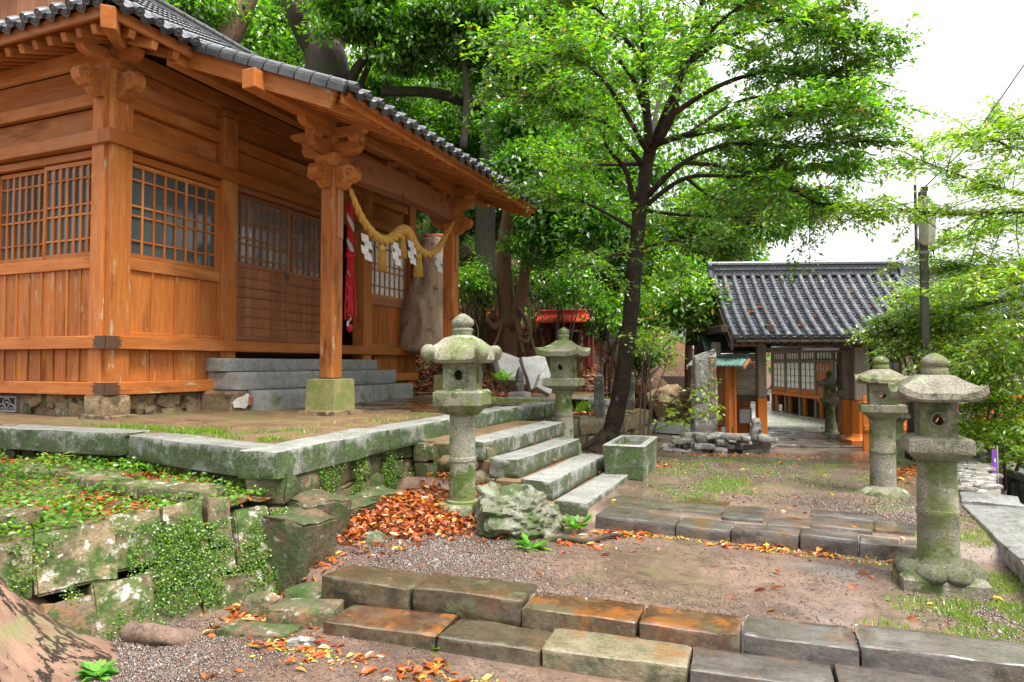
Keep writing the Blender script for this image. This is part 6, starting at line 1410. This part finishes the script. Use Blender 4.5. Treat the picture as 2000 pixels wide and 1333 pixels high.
# dry brush on the bank
mm = MB()
for _ in range(420):
    q = at(U(890, 1130), U(470, 640), U(13.6, 16.5)); z = hillz(q.x, q.y)
    if z is None or z > q.z+1.2: continue
    p0 = Vector((q.x, q.y, z)); p1 = p0+Vector((U(-.4, .4), U(-.4, .4), U(.3, 1.2))); mm.add(*tube([p0, (p0+p1)/2+Vector((U(-.08, .08), U(-.08, .08), .05)), p1], [.009, .007, .003], 3, False))
tag(mm.obj('dry_brush', m_barkr), 'tangle of thin dry stems on the shaded bank', 'brush', kind='stuff')
# ------------------------------------------------------------------ maple at the right edge
rt = Tree('spreading_maple', 'spreading tree with fine yellow-green leaves reaching in from the right edge', 'tree', (at(2330, 900, 8.2).x, at(2330, 900, 8.2).y, -.4))
b = at(2330, 711, 8.2); b.z = -.5
rt.limb([b, b+Vector((-.05, .05, 1.2)), b+Vector((-.15, .1, 2.3)), b+Vector((-.2, .1, 3.6))], .2, .1, 10)
for pts, r0, n in [([(2320, 500, 8.2), (2150, 420, 8), (2000, 412, 7.8), (1860, 418, 7.6), (1760, 410, 7.5), (1680, 412, 7.4)], .06, 30), ([(2320, 480, 8.2), (2120, 400, 8.2), (1990, 378, 8.2), (1880, 345, 8.2), (1790, 310, 8.2)], .05, 30), ([(2320, 520, 8.2), (2150, 470, 8.6), (2000, 435, 8.9), (1900, 455, 9.2), (1800, 500, 9.4)], .05, 26),
                   ([(2320, 420, 8.2), (2120, 320, 7.6), (1990, 290, 7.2), (1900, 260, 7.0)], .045, 24), ([(2320, 600, 8.2), (2120, 560, 8.4), (1990, 582, 8.5), (1880, 610, 8.7), (1770, 670, 8.9)], .05, 40), ([(2320, 560, 8.2), (2120, 520, 8.9), (1960, 560, 9.6), (1840, 570, 10.2), (1800, 575, 10.6)], .05, 40),
                   ([(2320, 640, 8.2), (2150, 620, 7.9), (2020, 640, 7.8), (1900, 690, 7.9)], .045, 40), ([(2320, 460, 8.2), (2100, 330, 9.4), (1950, 240, 10)], .04, 22), ([(2320, 500, 8.2), (2200, 540, 7.2), (2040, 520, 6.9), (1930, 545, 6.9)], .04, 30), ([(2320, 560, 8.2), (2150, 540, 9), (1980, 620, 9.2), (1850, 600, 9.3), (1775, 620, 9.4)], .04, 40), ([(2320, 600, 8.2), (2150, 600, 8.8), (2000, 700, 9), (1880, 760, 9.4)], .04, 40), ([(2320, 540, 8.2), (2150, 500, 8.6), (2000, 530, 8.4), (1880, 520, 8.6)], .04, 36)]:
    P = rt.limb(A(*pts), r0, .006, 6, 5); rt.foliate(P, int(n*2.1), .52, 40, .060, .2, .05, .2)
for pts in ([(2320, 480, 8.2), (2500, 400, 8.6), (2680, 380, 9)], [(2320, 400, 8.2), (2400, 250, 8), (2520, 180, 7.8)], [(2320, 560, 8.2), (2480, 540, 7.6), (2640, 520, 7.2)], [(2320, 420, 8.2), (2300, 250, 8.6), (2200, 150, 9)]):
    P = rt.limb(A(*pts), .05, .008, 6, 5); rt.foliate(P, 50, .55, 30, .062, .2, .05, .2)
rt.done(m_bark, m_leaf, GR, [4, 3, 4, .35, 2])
# evergreen shrubs behind the right lanterns
for lb, cl_, cols in (('dense bright green shrub between the gate and the large right lantern', [(1770, 665, 9.4, 34, 26), (1840, 660, 9.6, 44, 34), (1800, 630, 9.8, 30, 22), (1745, 650, 9.2, 20, 14), (1900, 630, 10, 45, 34), (1850, 730, 10, 60, 34)], GR[:3]+[GM[3]]), ('dark leafy shrub at the right edge above the stone fence', [(1960, 700, 9, 50, 50), (1985, 790, 8.6, 40, 50), (1930, 780, 9.2, 45, 40), (1985, 850, 8.2, 30, 30), (1900, 830, 9.6, 40, 25), (1960, 880, 8.0, 24, 20)], GR[:3]+[GM[3]])):
    c = at(cl_[0][0], 900, cl_[0][2]+.4); t = Tree('shrub', lb, 'shrub', (c.x, c.y, gz(c.x, c.y))); base = Vector((c.x, c.y, gz(c.x, c.y)))
    for (u, v, D, rx, ry) in cl_:
        c = at(u, v, D); s_ = D/1333; t.limb([base, base*.4+c*.6+Vector((U(-.2, .2), U(-.2, .2), 0)), c], .035, .01, 6, 3)
        for _ in range(46): cc = c+R_*(random.gauss(0, .5)*rx*s_)+U_*(random.gauss(0, .5)*ry*s_)+F_*random.gauss(0, .25); t.spray(cc, Vector((U(-1, 1), U(-1, 1), U(-.2, .8))), .34, 34, .07)
    t.done(m_twig, m_leaf, cols, [3, 4, 2, 4], 'stems', 'foliage')
# slender bush with thin stems beside the trough
b = at(1258, 862, 9.2); t = Tree('slender_bush', 'thin-stemmed bush with sparse leaves behind the stone trough', 'shrub', (b.x, b.y, gz(b.x, b.y)))
for pts in ([(1250, 865, 9.2), (1252, 760, 9.2), (1262, 640, 9.2), (1270, 600, 9.2)], [(1256, 865, 9.2), (1262, 760, 9.2), (1272, 680, 9.1), (1285, 640, 9)], [(1262, 865, 9.2), (1275, 790, 9.1), (1295, 730, 9), (1310, 680, 8.9)], [(1266, 865, 9.2), (1270, 740, 9.3), (1258, 660, 9.4)], [(1270, 865, 9.2), (1290, 810, 9), (1330, 770, 8.8), (1372, 760, 8.6), (1392, 790, 8.5)]):
    P = t.limb(A(*pts), .014, .005, 5, 4); t.foliate(P, 9, .26, 9, .075, .5, .1, .3)
for _ in range(14): t.spray(at(U(1300, 1345), U(770, 830), U(8.8, 9.3)), Vector((U(-1, 1), U(-1, 1), U(-.3, .5))), .28, 12, .085)
t.done(m_twig, m_leaf, GR[:3]+[(.45, .16, .02)], [4, 4, 4, .5], 'stems', 'foliage')
# ------------------------------------------------------------------ foreground trunk with roots
m_barkq = surf('pinkish_root_bark', (.11, .068, .05), (.22, .145, .105), scale=14, rough=.8, bump=1, bscale=18, bdist=.02, layers=(((.05, .035, .027), 9, .53, .60), ((.10, .11, .045), 4, .60, .68)), hv=.08)
b = gp(60, 1300, -.2); ft = thing('foreground_tree', 'thick pinkish cracked tree trunk with roots at the lower left corner', 'tree', (b.x, b.y, -.2))
NZ, NA = 60, 90; V = []
for i in range(NZ):
    t = i/(NZ-1); z = -.32+6.2*t**2.2; c = Vector((-3.78-.30*max(0, z)-.02*z*z, 1.93+.02*z, 0))
    for j in range(NA):
        a = 2*pi*j/NA; lob = .30+.46*max(0, cos(a-R(27)))**5+.26*max(0, cos(a-R(100)))**6+.30*max(0, cos(a-R(-45)))**5+.2*max(0, cos(a-R(190)))**4
        r = .24-.012*z+lob*math.exp(-max(0, z+.2)/.26)
        p = c+Vector((cos(a)*r, sin(a)*r, z)); q = Vector((cos(a)*2, sin(a)*2, z*.7))
        p += Vector((cos(a), sin(a), 0))*(.05*mn.noise(q*1.4)+.03*mn.noise(Vector((cos(a)*6, sin(a)*6, z*1.2)))+.016*mn.noise(Vector((cos(a)*15, sin(a)*15, z*3)))+.008*mn.noise(Vector((cos(a)*34, sin(a)*34, z*8))))
        V.append(p)
tm_ = mk(V, [[i*NA+j, i*NA+(j+1) % NA, (i+1)*NA+(j+1) % NA, (i+1)*NA+j] for i in range(NZ-1) for j in range(NA)], trunkmat(), True)
ba_ = tm_.attributes.new('bk', 'FLOAT_VECTOR', 'POINT'); sl_ = [0]*NA; bv = []
for i in range(NZ):
    for j in range(NA):
        if i: sl_[j] += (V[i*NA+j]-V[(i-1)*NA+j]).length
        a = 2*pi*j/NA; bv += [cos(a)*1.1, sin(a)*1.1, sl_[j]*.55]
ba_.data.foreach_set('vector', bv); put('trunk', tm_, ft)
for pts, r0, r1 in (([gp(222, 1222, -.16), gp(280, 1236, -.11), gp(335, 1246, -.12), gp(378, 1256, -.2)], .05, .05),):
    Q = smoothpath(pts, 5); V, Fs = tube(Q, [r0+(r1-r0)*i/(len(Q)-1) for i in range(len(Q))], 12); put('root', mk([v+mn.noise_vector(v*6)*.025 for v in V], Fs, m_barkq, True), ft)
ct = Tree.__new__(Tree); ct.root = ft; ct.tr = MB(); ct.P, ct.D, ct.N, ct.L, ct.W = [], [], [], [], []  # unseen crown above the view, added to block sky light from the eaves
for k in range(60): c = Vector((-4.9+random.gauss(0, 1.3), .9+random.gauss(0, 1.3), 6.6+random.gauss(0, .6))); ct.limb([Vector((-5.1, 1.8, 5.3)), Vector((-5.1, 1.8, 5.6)).lerp(c, .5)+Vector((0, 0, .2)), c], .05, .01, 5, 3) if k % 3 == 0 else None; ct.clump(c, (.6, .6, .3), 260, .11)
ct.done(m_bark, m_leafd, GH, None, 'shade_boughs', 'crown')
# surface roots by the boulder
for lb, pts in (('pale bare root curving over the dirt right of the boulder', [(1065, 1058, .0), (1100, 1052, .03), (1150, 1058, .02), (1195, 1045, .03), (1240, 1050, -.03)]), ('short looping root beside the boulder', [(1070, 1045, 0), (1080, 1022, .05), (1110, 1018, .04), (1135, 1024, -.02)])):
    Q = smoothpath([gp(*q) for q in pts], 5); tag(put('tree_root', mk(*tube(Q, [.022-.010*i/len(Q) for i in range(len(Q))], 7), m_bark, True)), lb, 'root')
# ================================================================== ground cover (uncountable stuff)
def scatter_leaves(name, label, P, size, cols, w, mat, lift=.012, flat=.35, curl=(.0, .35), asp=(.32, .5), cat='leaves'):
    n = len(P); P = np.array(P); P[:, 2] += rng.uniform(.002, lift, n)
    a = rng.uniform(0, 2*pi, n); D = np.stack([np.cos(a), np.sin(a), rng.normal(0, flat*.6, n)], 1); N = rng.normal(0, flat, (n, 3)); N[:, 2] += 1
    L = size*rng.uniform(.55, 1.3, n); W = L*rng.uniform(*asp, n); C = palette(n, cols, w, .3)
    Dn = nrm(D); S = nrm(np.cross(Dn, N)); Nn = np.cross(S, Dn); Lc, Wc = L[:, None], W[:, None]; cu = rng.uniform(*curl, (n, 1)); fo = rng.uniform(.05, .4, (n, 1))
    m1 = P+Dn*Lc*.3; m2 = P+Dn*Lc*.68-Nn*Lc*cu*.35; tip = P+Dn*Lc-Nn*Lc*cu
    V = np.stack([P, m1+S*Wc*.5+Nn*Wc*fo, m2+S*Wc*.42+Nn*Wc*fo, tip, m2-S*Wc*.42+Nn*Wc*fo, m1-S*Wc*.5+Nn*Wc*fo, m1, m2], 1).reshape(-1, 3)
    me = npmesh(V, 8, [[0, 6, 1], [1, 6, 7], [1, 7, 2], [2, 7, 3], [0, 5, 6], [5, 4, 7], [5, 7, 6], [4, 3, 7]], mat, C)
    return tag(put(name, me), label, cat, kind='stuff')
OR = [(.36, .085, .014), (.28, .055, .012), (.42, .15, .032), (.18, .042, .013), (.45, .25, .06), (.33, .03, .015)]
def gnd(x, y, z=None): return (x, y, gz(x, y) if z is None else z)
P = []
def blob(cx, cy, sx, sy, n, rz=0, zf=None, h=0):
    for _ in range(n):
        a, b_ = random.gauss(0, .5), random.gauss(0, .5); x = cx+a*sx*cos(rz)-b_*sy*sin(rz); y = cy+a*sx*sin(rz)+b_*sy*cos(rz)
        if x < -3.12+.2*sst(5.2, 3.6, y) and y > 3.5 and zf is None: continue
        z = gz(x, y) if zf is None else zf; P.append((x, y, z+h*math.exp(-(a*a+b_*b_)*2)*U(.4, 1)))
blob(-2.78, 4.72, .42, .80, 2600, .1, None, .045); blob(-2.45, 4.75, .40, .45, 650, 0, None, .03); blob(-2.35, 5.3, .3, .35, 300, 0, None, .03); blob(-2.85, 4.1, .22, .3, 160)
scatter_leaves('leaf_pile', 'thick pile of wet orange fallen leaves against the terrace wall', P, .060, OR+[(.17, .055, .02)], [4, 4, 3, 3, 1.2, .4, 3], m_litter, .05, .6, (.0, .6))
P = []
blob(-2.85, 3.45, .16, .3, 170); blob(-2.75, 3.0, .3, .28, 240); blob(-2.3, 2.75, .35, .10, 70); blob(-1.75, 2.72, .3, .08, 30); blob(-.95, 2.72, .4, .08, 60); blob(-1.55, 2.78, .06, .12, 25)
for x in np.arange(-1.35, .6, .02): blob(x, midy(x)-.06, .05, .05, 2 if mn.noise(Vector((x*2.4, 1, 1))) > .12 else (1 if random.random() < .2 else 0))
blob(-1.2, 4.95, .25, .1, 90); blob(-.25, 4.93, .3, .06, 60); blob(.15, 4.95, .1, .06, 40); blob(-1.35, 4.6, .25, .12, 40)
blob(-1.55, 7.9, .5, .5, 120); blob(-2.2, 8.4, .35, .4, 260); blob(-2.0, 7.6, .12, .35, 90)
for y, x, z in ((6.2, -1.95, .14), (6.6, -2.3, .28), (6.9, -2.65, .41)): blob(x, y, .12, .6, 14, 0, z)
for _ in range(260): x, y = U(-2.4, 1.0), U(3.5, 12); P.append(gnd(x, y))
blob(1.1, 8.6, .12, 1.2, 260, -.2); blob(1.05, 6.4, .06, .4, 50); blob(-.3, 11.6, 1.2, .12, 140, .3); blob(-1.3, 10.4, .6, .3, 120)
for _ in range(60): P.append(gnd(U(-2.5, -.3), U(2.3, 2.85)))
scatter_leaves('fallen_leaves', 'scattered orange and brown fallen leaves over the court', P, .062, OR+[(.36, .30, .04)], [5, 4, 3, 3, 2, .5, 1.2], m_litter, .012, .35)
# needles and yellow-green debris in front of the lower step
P = []
blob(-2.25, 2.72, .3, .1, 160); blob(-1.15, 2.72, .3, .08, 120); blob(-.7, 2.75, .3, .06, 60)
for x in np.arange(-1.3, .6, .05): blob(x, midy(x)-.10, .06, .05, 7)
scatter_leaves('leaf_debris', 'fine yellow-green leaf scraps along the step edges', P, .03, [(.42, .40, .04), (.30, .36, .04), (.55, .20, .03)], [3, 2, 2], m_litter, .012, .4, asp=(.25, .4))
# hillside litter
P = []
for _ in range(60000):
    x, y = U(-9, -2.4), U(10.7, 18); 
    z = hillz(x, y); zb = None
    if z is not None and hills(x, y) > -.5: zb = max(z, .44 if x > -3.8 else .6)
    elif x < -3.0 and y > 10.75: zb = .40+.24*sst(-3.6, -4.6, x)*sst(14, 11, y)
    if zb is None: continue
    if mn.noise(Vector((x*.7, y*.7, 2)))+U(-.5, .5) > -.15: P.append((x, y, zb+.02))
    if len(P) > 15000: break
scatter_leaves('hillside_leaf_litter', 'brown and orange leaf litter covering the bank and slope', P, .10, [(.34, .09, .018), (.24, .06, .018), (.46, .15, .03), (.14, .05, .02)], [4, 4, 2, 3], m_litter, .03, .45)
# bed plants and litter
P, Q = [], []
for _ in range(9000):
    x, y = U(-6.6, -3.1), U(1.9, 4.0)
    if not inbed(x, y): continue
    k = mn.noise(Vector((x*1.7, y*1.7, 1)))
    (P if U(-.4, .4) > k+.12 else Q).append((x, y, bedz(x, y)))
scatter_leaves('bed_leaf_litter', 'orange leaf litter lying on the planted bed', P[:5200], .06, OR, [5, 4, 3, 3, 1, 1], m_litter, .02, .4)
Q2 = np.array(Q); Q2 = Q2[rng.integers(0, len(Q2), 5500)]+rng.normal(0, .03, (5500, 3)); Q2[:, 2] = np.array([bedz(a, b_) for a, b_ in Q2[:, :2]])+rng.uniform(.01, .07, 5500)
keep = np.array([inbed(a, b_) for a, b_ in Q2[:, :2]]); Q2 = Q2[keep]
scatter_leaves('ground_herbs', 'low bright green herbs spreading over the planted bed', Q2, .033, [(.10, .25, .022), (.15, .31, .03), (.055, .16, .02), (.20, .28, .03)], [4, 3, 3, 1], m_grass, .02, .5, (-.1, .2), (.5, .8), cat='plants')
# creeping plants on the stone walls
CP, CD, CN, CL = [], [], [], []
def creeper(p0, p1, z0, z1, out, n, size, thr, seed, cl_=1.0):
    p0, p1 = Vector((*p0, 0)), Vector((*p1, 0)); dr = (p1-p0); nv = Vector((dr.y, -dr.x, 0)).normalized(); k = 0; tries = 0
    while k < n and tries < n*40:
        tries += 1; t = random.random(); z = U(z0, z1); p = p0+dr*t; q = Vector((t*dr.length*2.6+seed, z*2.2, seed))
        f = mn.noise(q)+.6*mn.noise(q*2.3)+.25*mn.noise(q*6)
        if f < thr: continue
        p = p+nv*(out-.07*(z-z0)*cl_+U(-.01, .03)); p.z = z; CP.append(p); CN.append(nv+Vector((U(-.6, .6), U(-.6, .6), U(.0, .9)))); CD.append(Vector((U(-1, 1), U(-1, 1), U(-1, .3)))); CL.append(size*U(.5, 1.4)); k += 1
creeper((-3.16, 3.7), (-3.36, 5.35), -.08, .50, .02, 7500, .013, .05, 3); creeper((-3.36, 5.2), (-3.40, 6.4), 0, .5, .02, 1200, .013, .05, 5)
creeper(B0.xy, B1.xy, -.18, .38, .01, 4200, .012, .12, 8, 5.1); creeper((B0+(B1-B0)*.42).xy, B1.xy, -.18, .33, .01, 7500, .012, -.08, 12, 5.1)
creeper((-5.1, 4.02), (-3.2, 3.66), .30, .50, .02, 900, .024, .1, 17, .2); creeper((-6.6, 4.0), (-5.1, 4.04), .34, .5, .02, 300, .024, .15, 19, .2)
n = len(CP); L = np.array(CL)
tag(put('wall_creeper', leafmesh(np.array(CP), np.array(CD), np.array(CN), L, L*.8, palette(n, [(.13, .24, .016), (.08, .19, .015), (.22, .30, .025), (.04, .11, .012)], [4, 4, 1.2, 4], .3), m_grass, .1)), 'tiny-leaved green creeper and moss on the stone walls', 'creeper', kind='stuff')
# larger fern tufts and seedlings
def tuft(name, label, p, n, length, w, cols, up=.7, cat='plant', asp=.2, group=None):
    P, D, N, L = [], [], [], []
    for i in range(n):
        a = U(0, 2*pi); d = Vector((cos(a), sin(a), up+U(-.3, .4))); st_ = Vector(p)+d*length*U(0, .45); P.append(st_); D.append(d+Vector((0, 0, -.35))); N.append(Vector((-cos(a)*up, -sin(a)*up, 1))); L.append(length*U(.5, 1))
    L = np.array(L); return tag(put(name, leafmesh(np.array(P), np.array(D), np.array(N), L, L*asp, palette(n, cols, None, .2), m_grass, .12)), label, cat, group)
GF = [(.10, .28, .03), (.16, .36, .03), (.06, .18, .02)]
tuft('seedling', 'glossy green seedling in front of the second step row', gp(840, 1275, -.19), 26, .10, 0, GF, .5, 'seedling', .55)
tuft('fern', 'bright green fern at the base of the boulder', gp(1035, 1072, 0), 46, .15, 0, GF, .35, 'fern', .3)
tuft('fern', 'small pale fern hanging under the kerb by the bed', gp(278, 905, .50)+Vector((0, -.05, 0)), 12, .12, 0, GF, .1, 'fern', .2)
tuft('fern', 'yellowing fern growing from the wall left of the bed', gp(118, 895, .48)+Vector((0, -.06, 0)), 16, .14, 0, [(.42, .36, .04), (.30, .34, .04)], .2, 'fern', .2)
tuft('seedling', 'shiny-leaved seedling growing beside the short root below the bed wall', gp(215, 1205, -.1), 34, .13, 0, [(.07, .22, .035), (.12, .30, .04)], .9, 'seedling', .5)
tuft('seedling', 'low broad-leaved seedlings at the foot of the pink trunk', gp(190, 1322, -.16), 60, .085, 0, [(.07, .24, .035), (.13, .32, .04)], .6, 'seedling', .5)
tuft('seedling', 'leafy green weed beside the short looping root', gp(1125, 1035, .02), 30, .13, 0, GF, .8, 'seedling', .45)
tuft('fern', 'broad-leaved plant at the end of the slabs by the left shell', at(985, 745, 11.8), 30, .28, 0, GF, .5, 'fern', .4)
# grass
GP, GH_ = [], []
def grass(n, fn, h, z=None, dens=None):
    for _ in range(n):
        x, y = fn()
        if dens is not None and mn.noise(Vector((x*2.2, y*2.2, 3)))+.5*mn.noise(Vector((x*6, y*6, 8)))+U(-.25, .25) < dens: continue
        GP.append((x, y, gz(x, y) if z is None else z)); GH_.append(h*U(.5, 1.3))
def gq(u0, u1, v0, v1, z=.08):
    def f():
        q = gp(U(u0, u1)+random.gauss(0, .12*(u1-u0)), U(v0, v1)+random.gauss(0, .12*(v1-v0)), z); return q.x+random.gauss(0, .03), q.y+random.gauss(0, .05)
    return f
grass(14000, gq(1280, 1480, 885, 985), .022, None, .06); grass(16000, gq(1400, 1780, 872, 960), .022, None, .10); grass(900, gq(1285, 1420, 940, 985), .025, None, -.1); grass(14000, gq(1860, 2010, 1040, 1290, 0), .020, None, .04); grass(3000, gq(1730, 1990, 1170, 1230, 0), .026, None, .05)
grass(350, gq(1650, 1800, 1060, 1085, 0), .04, None, -.1); grass(300, gq(1680, 1790, 985, 1000, .1), .03, None, -.2); grass(1200, gq(1300, 1700, 868, 884, -.2), .03, None, .1)
def tgr(): 
    t = random.random()
    x, y = (U(-6.2, -3.6), 0); return x, interY(x)+.32+abs(random.gauss(0, .22))
grass(4500, tgr, .035, TZ, .02)
grass(1300, lambda: (inter(0) if False else -3.75-abs(random.gauss(0, .25)), U(4.0, 7)), .035, TZ, .05); grass(1800, lambda: (U(-5.2, -3.5), U(9.9, 10.5)), .05, TZ, -.1); grass(1500, lambda: (U(-3.6, -2.95), U(11.2, 14)), .18, .42, -.1)
P = np.array(GP); H_ = np.array(GH_); n = len(P); a = rng.uniform(0, 2*pi, n); wv = np.stack([np.cos(a), np.sin(a), 0*a], 1)*(.0022+.05*H_[:, None]); ln = rng.normal(0, .45, (n, 3))*H_[:, None]; ln[:, 2] = H_
P[:, 2] -= .004
V = np.stack([P-wv, P+wv, P+ln], 1).reshape(-1, 3)
tag(put('grass', npmesh(V, 3, [[0, 1, 2]], m_grass, palette(n, [(.12, .25, .016), (.17, .30, .02), (.24, .31, .035), (.07, .17, .012)], [4, 4, 2, 2], .25))), 'short bright green grass growing over the court and terrace', 'grass', kind='stuff')
# gravel
P, S_ = [], []
def grav(n, fn, s, zf=None, dens=None):
    for _ in range(n):
        x, y = fn()
        if dens is not None and mn.noise(Vector((x*1.8, y*1.8, 6)))+U(-.3, .3) < dens: continue
        P.append((x, y, gz(x, y) if zf is None else zf)); S_.append(s*U(.4, 1.3)*(1.6 if random.random() < .05 else 1))
grav(5200, lambda: (random.gauss(-2.25, .36), random.gauss(4.05, .26)), .010); grav(2600, lambda: (random.gauss(-1.9, .6), random.gauss(3.72, .16)), .008); grav(5200, lambda: (random.gauss(-2.85, .26), random.gauss(2.42, .24)), .009); grav(2600, lambda: (random.gauss(-2.0, .6), random.gauss(2.5, .25)), .006)
grav(1500, lambda: (U(-2.4, 1), U(3.4, 4.9)), .008, None, .05); grav(9000, lambda: (U(-2.6, 1.1), U(3.5, 5.0)), .0042, None, -.25); grav(5000, lambda: (U(-2.9, -.2), U(2.1, 2.95)), .0042, None, -.3); grav(6000, lambda: (U(-1.4, 1.1), U(6.0, 9)), .006, None, -.1); grav(4500, lambda: (random.gauss(.72, .28), random.gauss(6.15, .22)), .010, None, -.2); grav(3500, gq(1280, 1600, 890, 980, .1), .012, None, .05); grav(2500, lambda: (random.gauss(.95, .2), random.gauss(3.9, .4)), .009, None, -.1); grav(3000, gq(1500, 1640, 790, 850, -.25), .022)
P = [p for p in P if not (p[0] < -2.95 and p[1] > 3.6)] if False else P
P = np.array(P); s = np.array(S_); n = len(P)
oc = np.array([[1, 0, 0], [0, 1, 0], [-1, 0, 0], [0, -1, 0], [0, 0, .8], [0, 0, -.6]]); oc = oc[None]*s[:, None, None]*rng.uniform(.6, 1.2, (n, 6, 1)); a = rng.uniform(0, 6.3, n); c_, s__ = np.cos(a)[:, None], np.sin(a)[:, None]
V = np.stack([oc[:, :, 0]*c_-oc[:, :, 1]*s__, oc[:, :, 0]*s__+oc[:, :, 1]*c_, oc[:, :, 2]], 2)+P[:, None, :]+np.array([0, 0, .002])
m_peb = leafmat('pebble', 0, .06, .25)
tag(put('gravel', npmesh(V.reshape(-1, 3), 6, [[0, 1, 4], [1, 2, 4], [2, 3, 4], [3, 0, 4], [1, 0, 5], [2, 1, 5], [3, 2, 5], [0, 3, 5]], m_peb, palette(n, [(.105, .08, .068), (.06, .05, .045), (.155, .13, .115), (.12, .065, .045), (.24, .215, .20)], [4, 4, 2, 3.5, .3], .25))), 'wet grey gravel strewn over the court', 'gravel', kind='stuff')
# twigs lying on the dirt
mm = MB()
for _ in range(24):
    q = gp(U(1200, 1750), U(1060, 1200), 0); L = U(.03, .12); a = U(0, 6.3); p0 = Vector((q.x, q.y, gz(q.x, q.y)+.006)); p1 = p0+Vector((cos(a)*L, sin(a)*L, 0)); p1.z = gz(p1.x, p1.y)+.006; mm.add(*tube([p0, (p0+p1)/2+Vector((U(-.01, .01), U(-.01, .01), .004)), p1], .0025, 4))
tag(mm.obj('fallen_twigs', m_twig), 'small dark twigs scattered on the wet dirt', 'twigs', kind='stuff')
# leaves lodged on the gate roof
P = []
for (i, j, k) in ((2, 5, 30), (3, 6, 26), (3, 2, 14), (6, 2, 26), (6, 8, 20), (13, 9, 12), (14, 6, 10), (8, 4, 10)):
    a, b_ = sect(j/NC, (j+1)/NC)
    for _ in range(k): q = MW[gt.name] @ Vector((RX0+(i+U(.15, .85))*cwd, a.y+(b_.y-a.y)*U(0, 1), a.z+(b_.z-a.z)*.5+U(.03, .07))); P.append(tuple(q))
scatter_leaves('roof_leaves', 'orange fallen leaves lodged between the tiles of the gate roof', P, .055, OR, [5, 3, 3, 1, 1, .2], m_litter, .01, .5)
